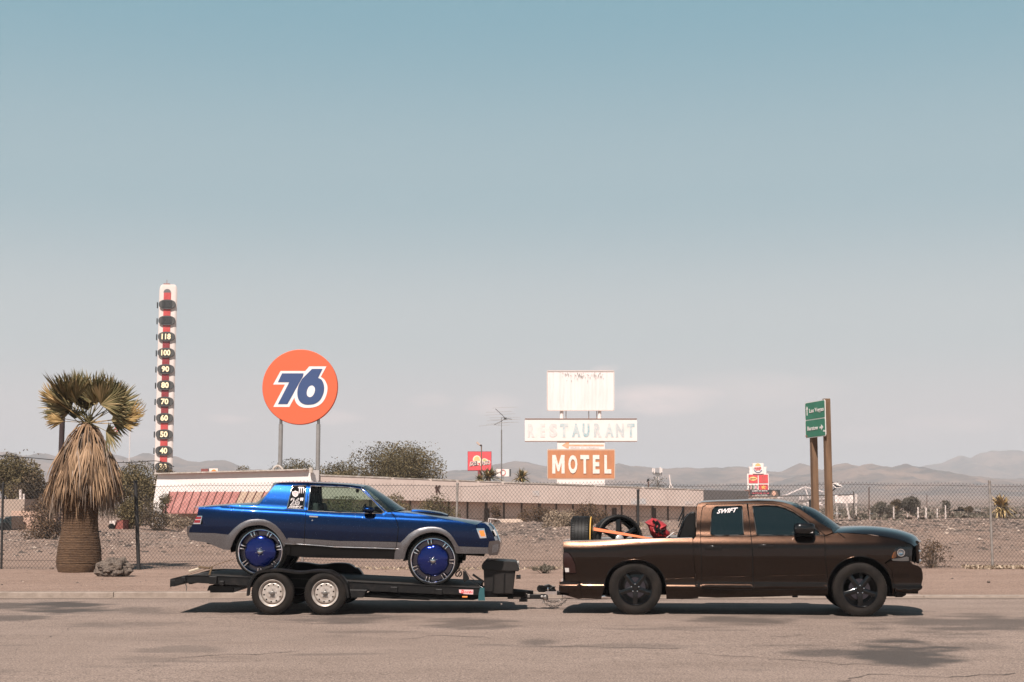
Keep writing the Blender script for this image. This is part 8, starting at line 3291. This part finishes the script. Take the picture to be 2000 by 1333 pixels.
 for x0, x1, y0, n, lab, s_ in ((1868, 1990, 1110, 900, 'line of pale dry leaves caught along the fence foot at right', .07), (700, 1100, 1107, 500, 'thin line of dry leaves along the fence foot behind the trailer', .05), (10, 110, 1080, 120, 'thin line of dry leaves along the fence foot at left', .05)):
  a = G(x0, y0, .1)
  b = G(x1, y0, .1)
  t = r.random(n)
  x = a.x + (b.x - a.x) * t
  y = 36.6 + r.normal(0, .18, n)
  p = np.stack([x, y, hgt(x, y) + r.uniform(.01, .07, n)], 1)
  rt = thing('leaf_litter', lab, 'leaves', (0, 36.6, 0))
  rt['kind'] = 'stuff'
  cloud_mesh('litter', p, s_, r.uniform(.4, 1, n), LM['straw'], 9, rt, 1.4, 'stuff')
 n = 5200
 Yv = 95 * (2600 / 95) ** (r.random(n) ** 1.05)
 Xv = r.uniform(-.46, .46, n) * (Yv + 20)
 keep = ~((Yv < 160) & (Xv < 16))
 Yv, Xv = Yv[keep], Xv[keep]
 Zv = hgt(Xv, Yv)
 sz = r.uniform(.25, .75, len(Yv)) * (1 + Yv / 900)
 q = np.repeat(np.stack([Xv, Yv, Zv], 1), 12, 0)
 sg = np.repeat(sz, 12)
 off = r.normal(size=(len(q), 3)) * np.array([.55, .5, .22]) * sg[:, None] + np.array([0, 0, .3]) * sg[:, None]
 rt = thing('desert_scrub', 'low scrub dotted over the desert floor', 'scrub', (0, 0, 0))
 rt['kind'] = 'stuff'
 cloud_mesh('scrub', q + off, .36, np.repeat(r.uniform(.1, .8, len(sz)), 12), LM['grey'], 4, rt, 1.0, 'stuff')


build_bushes()


def build_stones():
 r = np.random.default_rng(12)
 base = np.array([(1, 0, 0), (-1, 0, 0), (0, 1, 0), (0, -1, 0), (0, 0, 1), (0, 0, -1), (.6, .6, .5), (-.6, .5, .5)], float)
 fc = [(0, 2, 6), (2, 4, 6), (4, 0, 6), (2, 1, 7), (1, 4, 7), (4, 2, 7), (3, 0, 4), (1, 3, 4)]
 tex = [mat('stone grey brown', (.16, .12, .10), .9, col2=(.26, .19, .155), nscale=3), mat('stone dark', (.045, .036, .032), .9, col2=(.10, .075, .06), nscale=3), mat('stone pale', (.40, .31, .255), .9)]
 V, Fc, Mt = [], [], []
 n = 24000
 y = np.where(r.random(n) < .80, r.normal(61, 8, n), r.uniform(KERB_Y1 + .4, 70, n))
 y = np.clip(y, KERB_Y1 + .3, 84)
 x = r.uniform(-.42, .42, n) * (y + 12)
 dens = noise_grid(x, y, .12, .25, 6, 3)
 s = np.where(y > 45, r.lognormal(-3.0, .45, n), r.lognormal(-4.3, .5, n))
 s = np.clip(s * .8, .008, .16)
 keep = (dens > .42) | (r.random(n) < .35)
 x, y, s = x[keep], y[keep], s[keep]
 z = hgt(x, y)
 for i in range(len(x)):
  b = base * s[i] * r.uniform(.6, 1.3, (8, 3)) * np.array([1.25, 1.0, .62])
  a = r.uniform(0, 6.28)
  ca, sa = math.cos(a), math.sin(a)
  q = np.stack([b[:, 0] * ca - b[:, 1] * sa + x[i], b[:, 0] * sa + b[:, 1] * ca + y[i], b[:, 2] + z[i] + s[i] * .1], 1)
  V.append(q)
 k = len(V)
 V = np.concatenate(V)
 fa = (np.array(fc)[None] + (np.arange(k) * 8)[:, None, None]).reshape(-1, 3)
 me = bpy.data.meshes.new('gravel')
 me.vertices.add(len(V))
 me.vertices.foreach_set('co', V.ravel())
 me.loops.add(fa.size)
 me.loops.foreach_set('vertex_index', fa.ravel())
 me.polygons.add(len(fa))
 me.polygons.foreach_set('loop_start', np.arange(len(fa)) * 3)
 me.polygons.foreach_set('loop_total', np.full(len(fa), 3))
 for t in tex:
  me.materials.append(t)
 me.polygons.foreach_set('material_index', np.repeat(r.choice(3, k, p=[.5, .42, .08]), 8))
 me.update(calc_edges=True)
 o = link('gravel', me)
 o['kind'] = 'stuff'
 for i, (px, py, wpx, lab) in enumerate(((1931, 1139, 7, 'single small dark stone on the dirt right of the truck'), (101, 1112, 8, 'small brown stone left of the palm trunk'), (585, 1075, 6, 'pale stone on the bank below the coupe'), (1245, 1192 - 40, 5, 'small stone behind the truck'))):
  if i == 3:
   continue
  c = on_ground(px, py)
  m_ = MB()
  R_ = wpx / F * c.y / 2
  rows = []
  for a in np.linspace(-1.4, 1.5, 6):
   rows.append([(c.x + R_ * math.cos(a) * math.cos(t) * (1 + .2 * math.sin(3 * t + i)), c.y + R_ * math.cos(a) * math.sin(t), c.z + .02 + R_ * .7 * math.sin(a)) for t in np.linspace(0, 2 * math.pi, 9)])
  m_.grid(rows)
  tag(m_.build('stone', tex[(1, 0, 2)[i]], None), lab, 'stone')


build_stones()


def build_palm(label, px, py, Y, scale, n_green, n_dead, seed, big=True):
 rr = random.Random(seed)
 g0 = P(px, py, Y)
 root = thing('fan_palm', label, 'palm tree', tuple(g0))
 k = scale
 def fan(leaflets, Lp, Lb, spread, droop, wdt, fold, seed2):
  q = random.Random(seed2)
  m_ = MB()
  st = [Vector((0, 0, 0)), Vector((0, -.02, Lp * .5)), Vector((0, 0, Lp))]
  m_.tube(st, [.018 * k, .013 * k, .009 * k], 5, cap=False)
  for i in range(leaflets):
   t = (i + .5) / leaflets * 2 - 1
   a = t * spread + q.uniform(-.04, .04)
   L_ = Lb * (1 - .22 * abs(t) ** 2) * q.uniform(.88, 1.06)
   yy = fold * abs(t) * .35
   pts = []
   for j, s in enumerate((0.0, .4, .75, 1.0)):
    dr = droop * s * s * q.uniform(.7, 1.3)
    pts.append(Vector((math.sin(a) * L_ * s, yy * L_ * s + dr * .8 * L_, Lp + math.cos(a) * L_ * s - dr * .35 * L_)))
   side = Vector((math.cos(a), 0, -math.sin(a)))
   rows = []
   for j, p_ in enumerate(pts):
    w_ = wdt * (.45, 1.0, .6, .04)[j] * k
    rows.append([p_ - side * w_, p_ + Vector((0, w_ * .6, 0)), p_ + side * w_])
   m_.grid(rows)
  return m_
 gm = leaf_mat('palm green', (.045, .045, .020), (.135, .115, .052), (.40, .30, .16))
 ym = leaf_mat('palm yellowing', (.17, .12, .045), (.32, .21, .085), (.50, .34, .17))
 dm = [leaf_mat('dead frond tan', (.14, .085, .045), (.30, .19, .115), (.47, .32, .21)), leaf_mat('dead frond brown', (.055, .032, .02), (.14, .085, .05), (.27, .175, .11)),
   leaf_mat('dead frond grey', (.10, .075, .058), (.24, .18, .14), (.42, .33, .27))]

 def proto(m_, name, material, sd):
  r = np.random.default_rng(sd)
  o = m_.build(name, material, root, local=True)
  n = len(o.data.vertices)
  t = o.data.attributes.new('tone', 'FLOAT', 'POINT')
  t.data.foreach_set('value', np.clip(np.repeat(r.uniform(0.05, .95, n // 3 + 1), 3)[:n], 0, 1).astype(np.float32))
  return o
 greens = [proto(fan(26, .72 * k, .88 * k, R(60), .08 + .07 * i, .033, .8, seed + i), 'frond', gm, i) for i in range(3)]
 yell = [proto(fan(20, .95 * k, .80 * k, R(34), .35, .026, .8, seed + 10), 'frond', ym, 8)]

 def hanging(sd, Lb, n_):
  q = random.Random(sd)
  m_ = MB()
  m_.tube([(0, 0, 0), (0, .17 * k, .10 * k), (0, .29 * k, .34 * k), (0, .34 * k, .62 * k)], [.022 * k, .018 * k, .014 * k, .010 * k], 4, cap=False)
  for i in range(n_):
   t = (i + .5) / n_ * 2 - 1
   L_ = Lb * k * q.uniform(.7, 1.08)
   sx_, cy_ = t * .20 * k + q.uniform(-.02, .02), q.uniform(-.08, .10) * k
   a0 = Vector((0, .33 * k, .56 * k + q.uniform(0, .1)))
   pts = [a0, a0 + Vector((sx_ * .55, .05 * k + cy_ * .4, L_ * .35)), a0 + Vector((sx_, .08 * k + cy_, L_ * .7)), a0 + Vector((sx_ * 1.15 + q.uniform(-.02, .02), .07 * k + cy_ * 1.4, L_))]
   tw = q.uniform(-1, 1)
   side = Vector((math.cos(tw), math.sin(tw), 0))
   m_.grid([[p_ - side * w_ * k, p_ + Vector((-side.y, side.x, 0)) * w_ * .5 * k, p_ + side * w_ * k] for p_, w_ in zip(pts, (.010, .020, .014, .002))])
  return m_
 deads = [proto(hanging(seed + 20 + i, 1.0 + .08 * (i % 4), 15), 'dead_frond', dm[(0, 1, 0, 2, 0, 1)[i]], 20 + i) for i in range(6)]
 used = set()

 def place(pr, loc, dirv, roll, sc_):
  o = pr
  if pr.name in used:
   o = pr.copy()
   COL.objects.link(o)
   o.parent = root
  used.add(pr.name)
  d = Vector(dirv).normalized()
  q = d.to_track_quat('Z', 'Y')
  from mathutils import Quaternion
  o.rotation_mode = 'QUATERNION'
  o.rotation_quaternion = q @ Quaternion((0, 0, 1), roll)
  o.location = loc
  o.scale = (sc_, sc_, sc_)
 H = 3.62 * k
 ctr = Vector((.13 * k, 0, H))
 for i in range(n_green):
  if i < n_green * .45:
   az = rr.uniform(0, 2 * math.pi)
   el = rr.uniform(38, 82)
  else:
   az = rr.choice((0, math.pi)) + rr.gauss(0, .55)
   el = rr.uniform(24, 58)
  d = Vector((math.cos(az) * math.cos(R(el)), math.sin(az) * math.cos(R(el)), math.sin(R(el))))
  place(greens[i % 3], ctr + Vector((rr.gauss(0, .03), rr.gauss(0, .03), rr.uniform(-.1, .12))), d, (math.pi / 2 if abs(d.x) > abs(d.y) * .6 and rr.random() < .6 else 0) + rr.uniform(-.6, .6), rr.uniform(.86, 1.08) * (1.05 - .17 * math.sin(R(el)) ** 2))
 if big:
  for dx, dz, sc_, pr in ((1, .12, 1.0, 0), (1, -.03, .90, 0), (-1, .16, .72, 0), (-.95, .04, .64, 0), (.8, -.35, .8, 1), (-.7, .5, .9, 0), (.9, .10, .8, 1)):
   place(yell[0] if pr == 0 else greens[2], ctr + Vector((0, 0, .05)), Vector((dx, rr.uniform(-.3, .1), dz)), math.pi / 2 + rr.uniform(-.5, .5), sc_)
 for i in range(n_dead):
  t = i / n_dead
  pr = deads[rr.randrange(6)]
  o = pr
  if pr.name in used:
   o = pr.copy()
   COL.objects.link(o)
   o.parent = root
  used.add(pr.name)
  az = rr.uniform(0, 2 * math.pi)
  rad = Vector((math.cos(az), math.sin(az), 0))
  lean = R(rr.gauss(4, 4) + 2 * (1 - t))
  zc = rad * math.sin(lean) - Vector((0, 0, math.cos(lean)))
  yc = (rad * math.cos(lean) + Vector((0, 0, math.sin(lean))))
  xc = yc.cross(zc)
  o.rotation_mode = 'QUATERNION'
  o.rotation_quaternion = Matrix((xc, yc, zc)).transposed().to_quaternion()
  r0 = (.03 + .19 * t) * k
  o.location = Vector((ctr.x * (1 - t * .8), 0, H + .04 - .52 * k * t + rr.uniform(-.05, .05))) + rad * r0
  s_ = rr.uniform(.72, 1.12)
  o.scale = (s_ * 1.05, s_ * rr.uniform(.85, 1.15), s_)
 for pr in greens + yell + deads:
  if pr.name not in used:
   bpy.data.objects.remove(pr)
 bm_ = mat('ringed palm trunk', (.15, .085, .045), .9, col2=(.075, .042, .024), nscale=7, bump=.8, bscale=26, sx=(1, 1, 5), bdist=.04)
 m_ = MB()
 prof = [(.46 * k, -.1), (.50 * k, .02), (.535 * k, .12)]
 zz = np.arange(.16, H / k - .1, .042)
 for j, z in enumerate(zz):
  rad = np.interp(z, [0, .2, .55, .95, 1.25, 1.7, 3.0, 3.6], [.50, .545, .52, .45, .425, .43, .22, .07]) * k
  q = .008 * rr.uniform(.3, 1)
  prof += [(rad + q, z * k), (rad + q * .4, (z + .024) * k), (rad - .010, (z + .030) * k)]
 m_.lathe(prof, (0, 0, 0), 'z', 40)
 m_.v = [(a * (1 + .025 * math.sin(3 * math.atan2(b, a) + c)) , b * (1 + .025 * math.sin(2 * math.atan2(b, a) + 2 * c)), c + .004 * math.sin(5 * math.atan2(b, a) + c * 3)) for a, b, c in m_.v]
 m_.build('trunk', bm_, root, local=True, smooth=40)
 return root


build_palm('squat fan palm with shaggy skirt of dead fronds and fat ringed trunk beside the kerb', 152.5, 1115, 35.7, 1.0, 25, 290, 3)


def small_palm(label, px, base, w, top, Y, seed, dry=False):
 """far, low yucca or palm head made of stiff blades"""
 r = random.Random(seed)
 k = Y / F
 c = P(px, base, Y)
 H = (base - top) * k
 W_ = w * k
 root = thing('yucca', label, 'palm tree', tuple(c))
 cols = [leaf_mat('yucca a', (.035, .04, .02), (.09, .09, .04), (.22, .19, .09)), leaf_mat('yucca b', (.16, .11, .045), (.36, .25, .11), (.52, .38, .20))]
 for q_ in range(2):
  pts, tn = [], []
  m_ = MB()
  for i in range(80):
   a = r.uniform(0, 2 * math.pi)
   e = R(r.uniform(-38, 82)) if q_ == 0 or not dry else R(r.uniform(-70, 75))
   L_ = (H * .62) * r.uniform(.6, 1.05)
   d = Vector((math.cos(a) * math.cos(e) * min(1.6, W_ / H), math.sin(a) * math.cos(e), math.sin(e)))
   o_ = c + Vector((r.gauss(0, .06) * W_, 0, H * .42))
   s = d.cross(Vector((0, 0, 1))).normalized()
   ww = .035 * H
   m_.grid([[o_ - s * ww * .6, o_ + s * ww * .6], [o_ + d * L_ * .5 - s * ww, o_ + d * L_ * .5 + s * ww], [o_ + d * L_ + Vector((0, 0, -.12 * L_)), o_ + d * L_ + Vector((0, 0, -.12 * L_)) + s * .01]])
  o = m_.build('blades' if q_ == 0 else 'dry_blades', cols[q_] if not dry else cols[1 if r.random() < .7 or q_ else 0], root)
  n = len(o.data.vertices)
  t = o.data.attributes.new('tone', 'FLOAT', 'POINT')
  t.data.foreach_set('value', np.repeat(np.random.default_rng(seed).uniform(0, 1, n // 6 + 1), 6)[:n].astype(np.float32))
 m_ = MB()
 m_.tube([c + Vector((0, 0, -.8)), c + Vector((0, 0, H * .42))], .10 * H, 8)
 m_.build('trunk', TWIG, root)


small_palm('bushy dry yucca with yellow blades right of the rightmost fence post', 1957, 1012, 62, 960, 84, 5, True)
small_palm('far palm head in front of the red taco sign', 955, 948, 64, 908, 112, 6)
small_palm('far palm head standing right of the small ring sign', 1019, 948, 44, 912, 112, 9)
small_palm('tiny far palm head left of the MOTEL sign base', 937, 946, 26, 924, 110, 12, True)
